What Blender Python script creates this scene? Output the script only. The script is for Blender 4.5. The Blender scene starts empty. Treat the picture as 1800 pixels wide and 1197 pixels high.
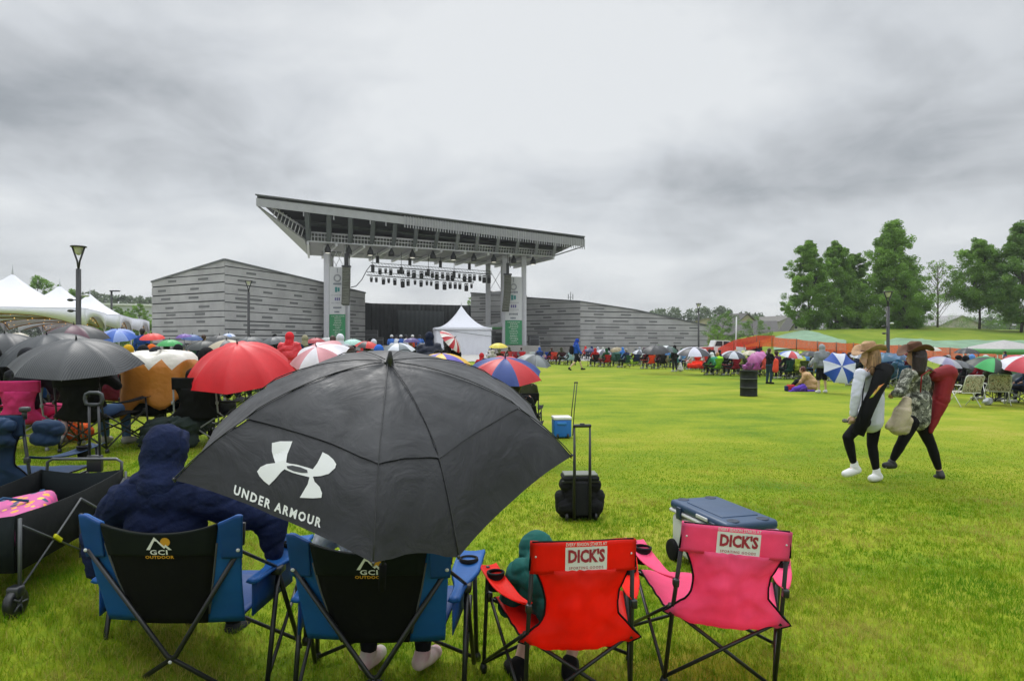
import bpy, bmesh, math, random
import numpy as np
from math import pi, sin, cos, radians, sqrt, atan2
from mathutils import Vector, Matrix, Euler, noise
random.seed(7); rnd = random.Random(11); nr = np.random.default_rng(5)
S = bpy.context.scene
V = Vector
F = 1200.0; CX = 900.0; CY = 598.5; CH = 1.87          # lens in photo pixels, centre, eye height

# ---------------- camera ----------------
cam = bpy.data.objects.new('camera', bpy.data.cameras.new('camera')); S.collection.objects.link(cam)
cam.location = (0, 0, CH); cam.rotation_euler = (radians(90), 0, 0)
cam.data.sensor_width = 36; cam.data.lens = 24; cam.data.clip_start = .05; cam.data.clip_end = 6000
S.camera = cam
# ---------------- world: overcast ----------------
SUN_EL, SUN_AZ = radians(52), radians(-20)
w = bpy.data.worlds.new("World"); S.world = w; w.use_nodes = True
nt = w.node_tree; nt.nodes.clear()
def N(nt, typ, **kw):
    n = nt.nodes.new(typ)
    for k, v in kw.items():
        if k.startswith('i_'):
            key = k[2:]; key = int(key) if key.isdigit() else key.replace('_', ' ')
            n.inputs[key].default_value = v
        else: setattr(n, k, v)
    return n
def L(nt, a, b): nt.links.new(a, b)
def M(nt, op, a, b=None, c=None, clamp=False):
    n = nt.nodes.new('ShaderNodeMath'); n.operation = op; n.use_clamp = clamp
    for i, x in enumerate((a, b, c)):
        if x is None: continue
        if isinstance(x, (int, float)): n.inputs[i].default_value = x
        else: nt.links.new(x, n.inputs[i])
    return n.outputs[0]
def ramp(nt, fac, stops, interp='LINEAR'):
    n = nt.nodes.new('ShaderNodeValToRGB'); n.color_ramp.interpolation = interp
    e = n.color_ramp.elements
    while len(e) < len(stops): e.new(.5)
    for i, (p, c) in enumerate(stops):
        e[i].position = p; e[i].color = tuple(c) + (1,) if len(c) == 3 else c
    nt.links.new(fac, n.inputs[0]); return n.outputs[0]
def lin(h):
    h = h.lstrip('#'); v = [int(h[i:i+2], 16)/255 for i in (0, 2, 4)]
    return tuple(x/12.92 if x <= .04045 else ((x+.055)/1.055)**2.4 for x in v)
tc = N(nt, 'ShaderNodeTexCoord'); sep = N(nt, 'ShaderNodeSeparateXYZ'); L(nt, tc.outputs['Generated'], sep.inputs[0])
X, Y, Z = sep.outputs
zc = M(nt, 'ADD', M(nt, 'MAXIMUM', Z, 0.0), .30)
comb = N(nt, 'ShaderNodeCombineXYZ'); L(nt, M(nt, 'DIVIDE', X, zc), comb.inputs[0]); L(nt, M(nt, 'DIVIDE', Y, zc), comb.inputs[1])
n1 = N(nt, 'ShaderNodeTexNoise', i_Scale=1.15, i_Detail=7.0, i_Roughness=.52, i_Distortion=.5); L(nt, comb.outputs[0], n1.inputs['Vector'])
n2 = N(nt, 'ShaderNodeTexNoise', i_Scale=3.4, i_Detail=6.0, i_Roughness=.55, i_Distortion=.4)
mp = N(nt, 'ShaderNodeMapping'); mp.inputs['Location'].default_value = (3.1, 7.7, 0); L(nt, comb.outputs[0], mp.inputs[0]); L(nt, mp.outputs[0], n2.inputs['Vector'])
def blob(px, py, sx, sy):      # a soft patch of cloud in one direction of the sky
    dx, dz = (px-CX)/F, (CY-py)/F
    u = M(nt, 'DIVIDE', X, M(nt, 'MAXIMUM', Y, .05)); v = M(nt, 'DIVIDE', Z, M(nt, 'MAXIMUM', Y, .05))
    a = M(nt, 'POWER', M(nt, 'DIVIDE', M(nt, 'SUBTRACT', u, dx), sx/F), 2.0); b = M(nt, 'POWER', M(nt, 'DIVIDE', M(nt, 'SUBTRACT', v, dz), sy/F), 2.0)
    return M(nt, 'POWER', 2.718, M(nt, 'MULTIPLY', M(nt, 'ADD', a, b), -1.0))
val = M(nt, 'ADD', M(nt, 'MULTIPLY', n1.outputs[0], .85), M(nt, 'MULTIPLY', n2.outputs[0], .50))
val = M(nt, 'SUBTRACT', val, -.025)
for px, py, sx, sy, k in ((960, 150, 300, 130, .27), (1180, 90, 200, 90, .12), (540, 70, 200, 60, .06), (1000, 60, 480, 120, .06), (120, 210, 330, 120, -.19), (60, 350, 150, 60, .10), (1520, 310, 400, 110, -.18), (1250, 170, 130, 90, .05),
                          (560, 290, 300, 60, -.05), (330, 440, 380, 70, .08), (1100, 470, 300, 60, .05), (1650, 60, 300, 90, .02), (700, 240, 160, 60, .04), (350, 60, 200, 80, .0)):
    val = M(nt, 'ADD', val, M(nt, 'MULTIPLY', blob(px, py, sx, sy), k))
cl = ramp(nt, val, [(.26, lin('#8a9095')), (.42, lin('#a4a9ae')), (.54, lin('#c0c4c8')), (.66, lin('#d4d8dc')), (.84, lin('#e9ecee'))])
sky = N(nt, 'ShaderNodeTexSky'); sky.sky_type = 'NISHITA'; sky.sun_disc = False; sky.sun_elevation = SUN_EL; sky.sun_rotation = SUN_AZ
sc = N(nt, 'ShaderNodeVectorMath', operation='SCALE'); L(nt, cl, sc.inputs[0])
# an overcast sky is brighter overhead than at the horizon
zz = M(nt, 'MAXIMUM', M(nt, 'SUBTRACT', Z, .45), 0.0)
L(nt, M(nt, 'ADD', 9.0, M(nt, 'MULTIPLY', zz, 50.0)), sc.inputs['Scale'])
mx = N(nt, 'ShaderNodeMix', data_type='RGBA'); mx.inputs[0].default_value = .94; L(nt, sky.outputs[0], mx.inputs[6]); L(nt, sc.outputs[0], mx.inputs[7])
bg = N(nt, 'ShaderNodeBackground', i_Strength=.1); L(nt, mx.outputs[2], bg.inputs[0])
wo = N(nt, 'ShaderNodeOutputWorld'); L(nt, bg.outputs[0], wo.inputs[0])
sun = bpy.data.objects.new('sun', bpy.data.lights.new('sun', 'SUN')); S.collection.objects.link(sun)
sun.data.energy = 1.1; sun.data.angle = radians(22); sun.data.color = (1, .97, .93)
sun.rotation_euler = (pi/2-SUN_EL, 0, -SUN_AZ + 0); sun.rotation_euler = V((-sin(SUN_AZ)*cos(SUN_EL), -cos(SUN_AZ)*cos(SUN_EL), -sin(SUN_EL))).to_track_quat('-Z', 'Y').to_euler()
S.view_settings.view_transform = 'Standard'; S.view_settings.look = 'None'; S.view_settings.exposure = .14; S.view_settings.gamma = 1
S.cycles.max_bounces = 6; S.cycles.transparent_max_bounces = 12; S.cycles.caustics_reflective = False; S.cycles.caustics_refractive = False

# ---------------- placing ----------------
def P(px, py, d): return V(((px-CX)/F*d, d, CH-(py-CY)/F*d))
def sstep(t): t = max(0., min(1., t)); return t*t*(3-2*t)
def gz(x, y):
    z = .45*sstep((-x-1.3)/1.4)
    # berm on the right behind the lawn


    return z
# ---------------- materials ----------------
MATS = {}
def mat(name, col, rough=.7, metal=0., var=.10, vscale=6., bump=0., bscale=60., spec=.5, emit=None, trans=0., coat=0., alpha=1., col2=None, detail=4.):
    if name in MATS: return MATS[name]
    if isinstance(col, str): col = lin(col)
    m = bpy.data.materials.new(name); m.use_nodes = True; nt = m.node_tree; b = nt.nodes['Principled BSDF']
    b.inputs['Roughness'].default_value = rough; b.inputs['Metallic'].default_value = metal
    b.inputs['Specular IOR Level'].default_value = spec; b.inputs['Coat Weight'].default_value = coat; b.inputs['Coat Roughness'].default_value = .15
    b.inputs['Alpha'].default_value = alpha
    tc = N(nt, 'ShaderNodeTexCoord')
    if var > 0 or col2:
        no = N(nt, 'ShaderNodeTexNoise', i_Scale=vscale, i_Detail=detail, i_Roughness=.6); L(nt, tc.outputs['Object'], no.inputs['Vector'])
        c2 = col2 if col2 else tuple(min(1, x*(1+var)) for x in col)
        if isinstance(c2, str): c2 = lin(c2)
        c1 = col if col2 else tuple(x*(1-var) for x in col)
        L(nt, ramp(nt, no.outputs[0], [(.32, c1), (.68, c2)]), b.inputs['Base Color'])
    else: b.inputs['Base Color'].default_value = tuple(col)+(1,)
    if bump > 0:
        nb = N(nt, 'ShaderNodeTexNoise', i_Scale=bscale, i_Detail=3.0); L(nt, tc.outputs['Object'], nb.inputs['Vector'])
        bn = N(nt, 'ShaderNodeBump', i_Strength=bump, i_Distance=.01); L(nt, nb.outputs[0], bn.inputs['Height']); L(nt, bn.outputs[0], b.inputs['Normal'])
    if emit: b.inputs['Emission Color'].default_value = tuple(lin(emit[0]))+(1,); b.inputs['Emission Strength'].default_value = emit[1]
    if trans > 0:
        t = N(nt, 'ShaderNodeBsdfTranslucent'); ms = N(nt, 'ShaderNodeMixShader'); ms.inputs[0].default_value = trans
        src = b.inputs['Base Color'].links[0].from_socket if b.inputs['Base Color'].links else None
        if src: L(nt, src, t.inputs[0])
        else: t.inputs[0].default_value = tuple(col)+(1,)
        out = nt.nodes['Material Output']; L(nt, b.outputs[0], ms.inputs[1]); L(nt, t.outputs[0], ms.inputs[2]); L(nt, ms.outputs[0], out.inputs[0])
    MATS[name] = m; return m
def fab(hexc, wet=False, tag=''):       # cloth of one dye
    return mat(('wet_' if wet else 'fabric_')+hexc.lstrip('#')+tag, hexc, rough=.45 if wet else .85, var=.12, vscale=5., bump=.35, bscale=14., spec=.4 if wet else .2)
def nylon(hexc, tr=.5):
    return mat('nylon_'+hexc.lstrip('#'), hexc, rough=.55, var=.10, vscale=7., bump=.5, bscale=9., spec=.35, trans=tr)
def umbm(hexc):
    return mat('umbrella_'+hexc.lstrip('#'), hexc, rough=.42, var=.08, vscale=4., bump=.2, bscale=10., spec=.45, trans=.12)
def metal(hexc='#15171a', r=.4): return mat('metal_'+hexc.lstrip('#'), hexc, rough=r, metal=0., var=.1, vscale=20, spec=.6)
BLACK = metal()
# ---------------- mesh builder ----------------
class MB:
    def __init__(s): s.v = []; s.f = []; s.m = []; s.sm = []
    def add(s, vs, fs, mi=0, smooth=True):
        o = len(s.v); s.v += [tuple(x) for x in vs]
        for f in fs: s.f.append(tuple(i+o for i in f)); s.m.append(mi); s.sm.append(smooth)
        return s
    def box(s, c, size, rot=None, mi=0, r=0., seg=2):
        bm = bmesh.new(); bmesh.ops.create_cube(bm, size=1)
        for v in bm.verts: v.co = V((v.co.x*size[0], v.co.y*size[1], v.co.z*size[2]))
        if r > 0: bmesh.ops.bevel(bm, geom=bm.edges[:], offset=min(r, min(size)*.49), segments=seg, profile=.5, affect='EDGES')
        R = (rot if isinstance(rot, Matrix) else Euler(rot).to_matrix()) if rot is not None else Matrix.Identity(3)
        c = V(c); bm.verts.index_update()
        s.add([R@v.co+c for v in bm.verts], [[v.index for v in f.verts] for f in bm.faces], mi, r > 0); bm.free(); return s
    def tube(s, pts, r, n=8, mi=0, caps=True, flat=1.):
        pts = [V(p) for p in pts]; k = len(pts); rs = r if isinstance(r, (list, tuple)) else [r]*k
        up = None; vs = []
        for i, p in enumerate(pts):
            t = (pts[min(i+1, k-1)]-pts[max(i-1, 0)]);  t = t.normalized() if t.length > 1e-9 else V((0, 0, 1))
            if up is None: up = V((0, 0, 1)) if abs(t.z) < .9 else V((1, 0, 0))
            a = t.cross(up).normalized(); up = a.cross(t).normalized()
            for j in range(n):
                q = 2*pi*j/n; vs.append(p+(a*cos(q)+up*sin(q)*flat)*rs[i])
        fs = [(i*n+j, i*n+(j+1) % n, (i+1)*n+(j+1) % n, (i+1)*n+j) for i in range(k-1) for j in range(n)]
        if caps: fs += [tuple(range(n))[::-1], tuple((k-1)*n+j for j in range(n))]
        return s.add(vs, fs, mi)
    def lathe(s, prof, n=24, c=(0, 0, 0), mi=0, R=None, sx=1, sy=1, a0=0., a1=2*pi):
        c = V(c); vs = []; full = abs(a1-a0-2*pi) < 1e-6; m = n if full else n+1
        for (r, z) in prof:
            for j in range(m):
                q = a0+(a1-a0)*j/n; p = V((r*cos(q)*sx, r*sin(q)*sy, z)); vs.append((R@p if R else p)+c)
        fs = []
        for i in range(len(prof)-1):
            for j in range(n): j2 = (j+1) % m; fs.append((i*m+j, i*m+j2, (i+1)*m+j2, (i+1)*m+j))
        return s.add(vs, fs, mi)
    def sheet(s, g, mi=0, th=0., smooth=True, wrap=False):     # g[i][j] grid of points; th = thickness along normals
        a, b = len(g), len(g[0]); pts = [V(p) for row in g for p in row]
        fs = [(i*b+j, i*b+j+1, (i+1)*b+j+1, (i+1)*b+j) for i in range(a-1) for j in range(b-1)]
        if th <= 0: return s.add(pts, fs, mi, smooth)
        nrm = []
        for i in range(a):
            for j in range(b):
                du = pts[min(i+1, a-1)*b+j]-pts[max(i-1, 0)*b+j]; dv = pts[i*b+min(j+1, b-1)]-pts[i*b+max(j-1, 0)]
                q = du.cross(dv); nrm.append(q.normalized() if q.length > 1e-12 else V((0, 0, 1)))
        k = len(pts); p2 = [p-nn*th for p, nn in zip(pts, nrm)]
        f2 = [tuple(i+k for i in f[::-1]) for f in fs]
        e = [(i*b, (i+1)*b) for i in range(a-1)]+[((i+1)*b+b-1, i*b+b-1) for i in range(a-1)]+[(j+1, j) for j in range(b-1)]+[((a-1)*b+j, (a-1)*b+j+1) for j in range(b-1)]
        return s.add(pts+p2, [f[::-1] for f in fs]+[f[::-1] for f in f2]+[(x, y, y+k, x+k) for x, y in e], mi, smooth)
    def prism(s, poly, vec, mi=0):    # 3D polygon extruded by vec
        poly = [V(p) for p in poly]; n = len(poly); vec = V(vec)
        return s.add(poly+[p+vec for p in poly], [tuple(range(n))[::-1], tuple(range(n, 2*n))]+[(i, (i+1) % n, (i+1) % n+n, i+n) for i in range(n)], mi, False)
    def ell(s, c, r, n=12, mi=0, rot=None):
        R = Euler(rot).to_matrix() if rot else None
        pr = [(max(1e-4, cos(a)), sin(a)) for a in [(-pi/2+pi*i/n) for i in range(n+1)]]
        o = len(s.v); s.lathe([(q[0], q[1]) for q in pr], n=n+4, mi=mi)
        for i in range(o, len(s.v)):
            p = V(s.v[i]); p = V((p.x*r[0], p.y*r[1], p.z*r[2])); p = R@p if R else p; s.v[i] = tuple(p+V(c))
        return s
    def mesh(s, name, mats, fix=True):
        me = bpy.data.meshes.new(name); me.from_pydata(s.v, [], s.f)
        for m in (mats if isinstance(mats, (list, tuple)) else [mats]): me.materials.append(m)
        me.polygons.foreach_set('material_index', s.m); me.polygons.foreach_set('use_smooth', s.sm); me.update()
        if fix:
            bm = bmesh.new(); bm.from_mesh(me); bmesh.ops.remove_doubles(bm, verts=bm.verts[:], dist=1e-6); bmesh.ops.recalc_face_normals(bm, faces=bm.faces[:]); bm.to_mesh(me); bm.free()
        return me
    def build(s, name, mats, parent=None, world=False, fix=True):
        o = bpy.data.objects.new(name, s.mesh(name, mats, fix)); S.collection.objects.link(o)
        if parent is not None:
            o.parent = parent
            if world:
                q = parent; off = V((0, 0, 0))
                while q is not None: off += V(q.location); q = q.parent
                o.data.transform(Matrix.Translation(-off))
        return o
def place(o, parent=None, name=None):
    S.collection.objects.link(o); o.parent = parent
    if name: o.name = name
    return o
def tag(o, label=None, cat=None, group=None, kind=None):
    for k, v in (('label', label), ('category', cat), ('group', group), ('kind', kind)):
        if v: o[k] = v
    return o
def thing(name, label, cat, loc=(0, 0, 0), yaw=0., group=None, scale=1.):
    o = bpy.data.objects.new(name, None); S.collection.objects.link(o); o.location = loc; o.rotation_euler = (0, 0, yaw); o.empty_display_size = .1
    if scale != 1.: o.scale = (scale,)*3
    return tag(o, label, cat, group)
def obj(name, me, parent=None, mats=None, loc=None):   # object on shared mesh data with its own materials
    o = bpy.data.objects.new(name, me); S.collection.objects.link(o); o.parent = parent
    if loc: o.location = loc
    if mats:
        for i, m in enumerate(mats if isinstance(mats, (list, tuple)) else [mats]):
            if i < len(o.material_slots): o.material_slots[i].link = 'OBJECT'; o.material_slots[i].material = m
    return o
# smooth continuous body from overlapping tapered volumes
def caps_mesh(caps):
    mb = MB()
    for c in caps:
        if len(c) == 2 or (len(c) == 3 and not isinstance(c[2], (int, float))): mb.ell(c[0], c[1], 14, rot=c[2] if len(c) > 2 else None)
        else:
            p0, p1, r0, r1 = V(c[0]), V(c[1]), c[2], c[3]; d = (p1-p0); ln = max(d.length, 1e-5); t = d/ln
            pts, rs = [], []
            for i in range(1, 6): a = pi/2*i/5; pts.append(p0-t*r0*cos(a)); rs.append(max(1e-4, r0*sin(a)))
            for i in range(0, 6): a = pi/2*(1-i/5.2); pts.append(p1+t*r1*cos(a)); rs.append(max(1e-4, r1*sin(a)))
            mb.tube(pts, rs, 14)
    return mb
def organic(caps, vox=.02, sm=4, m=None, wr=0., wscale=6., seed=0., name='body', wr2=0., cut=None):
    me = caps_mesh(caps).mesh('tmp', [])
    o = bpy.data.objects.new('tmp', me); S.collection.objects.link(o)
    r = o.modifiers.new('r', 'REMESH'); r.mode = 'VOXEL'; r.voxel_size = vox
    if sm: s_ = o.modifiers.new('s', 'SMOOTH'); s_.iterations = sm; s_.factor = .6
    dg = bpy.context.evaluated_depsgraph_get(); me2 = bpy.data.meshes.new_from_object(o.evaluated_get(dg)); me2.name = name
    bpy.data.objects.remove(o); bpy.data.meshes.remove(me)
    if wr > 0 or wr2 > 0:
        n = [v.normal.copy() for v in me2.vertices]
        for v, nn in zip(me2.vertices, n):
            c = V(v.co)+V((seed*1.3, seed*2.1, 0)); q = V((c.x+.35*c.z, c.y, c.z*1.9-.6*c.x))*wscale
            w_ = V((noise.noise(q*.5), noise.noise(q*.5+V((7, 1, 3))), 0))*.9
            d = noise.noise(V(v.co)*4+V((seed, 0, 0)))*wr*.6-wr2*.55*(1-min(1, abs(noise.noise(q*.62+w_))*2.6))**2+wr2*.25*(1-min(1, abs(noise.noise(q*1.3+w_*1.5))*3))**2
            v.co = V(v.co)+nn*d
    if cut:
        bm = bmesh.new(); bm.from_mesh(me2)
        for co, no in cut: bmesh.ops.bisect_plane(bm, geom=bm.verts[:]+bm.edges[:]+bm.faces[:], plane_co=co, plane_no=no, clear_outer=True)
        bm.to_mesh(me2); bm.free()
    me2.polygons.foreach_set('use_smooth', [True]*len(me2.polygons))
    if m: me2.materials.append(m)
    return me2
def txt(s, size=1., off=0., shear=0., space=1.):        # lettering as 2D points and faces, centred on x, baseline 0
    c = bpy.data.curves.new('t', 'FONT'); c.body = s; c.size = size; c.offset = off; c.shear = shear; c.space_character = space; c.align_x = 'CENTER'; c.resolution_u = 2; c.fill_mode = 'FRONT'
    o = bpy.data.objects.new('t', c); S.collection.objects.link(o)
    dg = bpy.context.evaluated_depsgraph_get(); me = bpy.data.meshes.new_from_object(o.evaluated_get(dg))
    vs = [(v.co.x, v.co.y) for v in me.vertices]; fs = [tuple(p.vertices) for p in me.polygons]
    bpy.data.objects.remove(o); bpy.data.curves.remove(c); bpy.data.meshes.remove(me)
    return vs, fs
# ================= ground =================
def ground_mat():
    m = bpy.data.materials.new('lawn_ground'); m.use_nodes = True; nt = m.node_tree; b = nt.nodes['Principled BSDF']
    tc = N(nt, 'ShaderNodeTexCoord')
    def nz(sc, det=4., loc=(0, 0, 0), sx=1., sy=1.):
        mp = N(nt, 'ShaderNodeMapping'); mp.inputs['Location'].default_value = loc; mp.inputs['Scale'].default_value = (sx, sy, 1); L(nt, tc.outputs['Object'], mp.inputs[0])
        n = N(nt, 'ShaderNodeTexNoise', i_Scale=sc, i_Detail=det, i_Roughness=.6); L(nt, mp.outputs[0], n.inputs['Vector']); return n.outputs[0]
    big = nz(.22, 5, sx=.6); mid = nz(1.0, 6, (5, 3, 0), sx=.7); fine = nz(14, 6, (1, 2, 0))
    v = M(nt, 'ADD', M(nt, 'ADD', M(nt, 'MULTIPLY', big, .45), M(nt, 'MULTIPLY', mid, .35)), M(nt, 'MULTIPLY', fine, .24))
    c = ramp(nt, v, [(.40, GR1), (.48, GR2), (.55, GR3), (.66, GR4)])
    L(nt, c, b.inputs['Base Color']); b.inputs['Roughness'].default_value = .9; b.inputs['Specular IOR Level'].default_value = .15
    bn = N(nt, 'ShaderNodeBump', i_Strength=.6, i_Distance=.03); L(nt, fine, bn.inputs['Height']); L(nt, bn.outputs[0], b.inputs['Normal'])
    return m
GR1, GR2, GR3, GR4 = (.078, .155, .006), (.145, .215, .008), (.215, .262, .012), (.32, .29, .05)
GM = ground_mat()
def ground():
    xs = sorted(set([-440, -300, -160, -100]+[-70+i*2.5 for i in range(65)]+[-6+i*.25 for i in range(29)]+[110, 160, 300, 440]))
    ys = sorted(set([-60, -30, -12, -4]+[i*1.5 for i in range(80)]+[130, 150, 200, 320, 520]))
    mb = MB(); mb.sheet([[(x, y, gz(x, y) if y < 130 and abs(x) < 130 else gz(x, y)) for x in xs] for y in ys])
    o = mb.build('ground', GM); tag(o, kind='structure'); return o
ground()
# grass blades
def blade_mat():
    m = bpy.data.materials.new('grass_blade'); m.use_nodes = True; nt = m.node_tree; b = nt.nodes['Principled BSDF']
    tc = N(nt, 'ShaderNodeTexCoord'); at = N(nt, 'ShaderNodeAttribute', attribute_name='tone')
    def nz(sc, loc):
        mp = N(nt, 'ShaderNodeMapping'); mp.inputs['Location'].default_value = loc; L(nt, tc.outputs['Object'], mp.inputs[0])
        n = N(nt, 'ShaderNodeTexNoise', i_Scale=sc, i_Detail=3); L(nt, mp.outputs[0], n.inputs['Vector']); return n.outputs[0]
    v = M(nt, 'ADD', M(nt, 'ADD', M(nt, 'MULTIPLY', nz(.7, (0, 0, 0)), .62), M(nt, 'MULTIPLY', nz(2.6, (4, 2, 0)), .58)), M(nt, 'MULTIPLY', at.outputs['Fac'], .26))
    c = ramp(nt, v, [(.52, (.085, .235, .006)), (.66, (.17, .31, .008)), (.77, (.265, .34, .014)), (.90, (.42, .37, .09))])
    L(nt, c, b.inputs['Base Color']); b.inputs['Roughness'].default_value = .7; b.inputs['Specular IOR Level'].default_value = .12
    t = N(nt, 'ShaderNodeBsdfTranslucent'); ms = N(nt, 'ShaderNodeMixShader'); ms.inputs[0].default_value = .45; L(nt, c, t.inputs[0])
    L(nt, b.outputs[0], ms.inputs[1]); L(nt, t.outputs[0], ms.inputs[2]); L(nt, ms.outputs[0], nt.nodes['Material Output'].inputs[0]); return m
BLM = blade_mat()
def grass(name, y0, y1, dens, h, wd, seed, tone=.5, fade=False):
    r = np.random.default_rng(seed); wmax = y1*.86+2.8
    n = int(dens*(y1-y0)*2*wmax); y = r.uniform(y0, y1, n); x = r.uniform(-wmax, wmax, n)
    k = np.abs(x) < y*.86+2.8; x, y = x[k], y[k]; n = len(x)
    # tufts: pull the blades towards clump centres
    cl = .11*np.sqrt(h/.05); gx, gy = np.floor(x/cl), np.floor(y/cl)
    hx = np.modf(np.abs(np.sin(gx*127.1+gy*311.7)*43758.5453))[0]; hy = np.modf(np.abs(np.sin(gx*269.5+gy*183.3)*43758.5453))[0]
    kf = r.random(n) < (np.clip(1.02-(y-y0)/(y1-y0), 0, 1)**1.3 if fade else 2.); x, y = x[kf], y[kf]; n = len(x); h = h*(1-.75*(y-y0)/(y1-y0)) if fade else h
    nc = max(1, int(n/14)); tx, ty = r.uniform(-wmax, wmax, nc), r.uniform(y0, y1, nc); ti = r.integers(0, nc, n); m_ = (r.random(n) < (0. if fade else .5)) & (np.abs(tx[ti]) < y*5); sp = .018; x = np.where(m_, tx[ti]+r.normal(0, sp, n), x); y = np.where(m_, ty[ti]+r.normal(0, sp, n), y); hx = np.where(m_, .8, .1)*r.random(nc)[ti]; k = np.abs(x) < y*.86+2.8; x, y, hx = x[k], y[k], hx[k]; n = len(x); h = h[k] if fade else h
    t = np.clip((-x-1.3)/1.4, 0, 1); z = .45*t*t*(3-2*t)
    hh = h*(.45+.75*r.random(n)+.5*hx*r.random(n)); az = r.uniform(0, 2*pi, n); lean = np.abs(r.normal(.6, .5, n))*hh; la = r.uniform(0, 2*pi, n)
    ww = wd*(.6+.8*r.random(n))
    dx, dy = np.cos(az)*ww, np.sin(az)*ww; lx, ly = np.cos(la)*lean, np.sin(la)*lean
    zz = z-.004
    p = np.stack([np.stack([x-dx, y-dy, zz], 1), np.stack([x+dx, y+dy, zz], 1),
                  np.stack([x+lx*.35+dx*.75, y+ly*.35+dy*.75, z+hh*.55], 1), np.stack([x+lx*.35-dx*.75, y+ly*.35-dy*.75, z+hh*.55], 1),
                  np.stack([x+lx, y+ly, z+hh*.95], 1)], 1).reshape(-1, 3)
    me = bpy.data.meshes.new(name); me.vertices.add(n*5); me.vertices.foreach_set('co', p.ravel().astype(np.float32))
    b = np.arange(n)[:, None]*5; lp = np.concatenate([b+np.array([[0, 1, 2, 3]]), b+np.array([[3, 2, 4]])], 1).ravel()
    me.loops.add(n*7); me.loops.foreach_set('vertex_index', lp.astype(np.int32))
    me.polygons.add(n*2); st = (np.arange(n)[:, None]*7+np.array([[0, 4]])).ravel(); me.polygons.foreach_set('loop_start', st.astype(np.int32))
    me.update(calc_edges=True); me.polygons.foreach_set('use_smooth', [True]*(n*2))
    a = me.attributes.new('tone', 'FLOAT', 'POINT'); a.data.foreach_set('value', np.repeat(np.clip(r.normal(tone, .28, n), 0, 1.5), 5).astype(np.float32))
    me.materials.append(BLM); o = bpy.data.objects.new(name, me); S.collection.objects.link(o)
    tag(o, 'short yellow green lawn grass of the concert field', 'grass', kind='stuff'); return o
grass('grass', .9, 2.3, 4500, .042, .0022, 11)
grass('grass', 2.3, 5.6, 7200, .042, .0019, 1)
grass('grass', 5.6, 8, 3000, .036, .0028, 2)
grass('grass', 8, 16, 2300, .022, .0036, 5, .56, True)
grass('dry_grass', 2.3, 7.5, 60, .075, .0016, 8, 1.15)

# ================= paving, road by the stage =================
conc = mat('concrete', (.36, .35, .33), rough=.85, var=.12, vscale=1.2, bump=.2)
pb = MB(); pxs = [-60+i*2 for i in range(28)]+[-5+i*.4 for i in range(16)]+[2+i*3 for i in range(22)]
def py0(x): return 40 if x < -6 else (62+max(0, x-9)*.45 if x > 4 else 40+22*sstep((x+6)/10))  # paving by the stage; unseen left reach added to cut green bounce on the roof
pb.sheet([[(x, py0(x)+(130-py0(x))*j/16, gz(x, 50)+.03) for j in range(17)] for x in pxs]); tag(pb.build('pavement_extended', conc), kind='structure')

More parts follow.
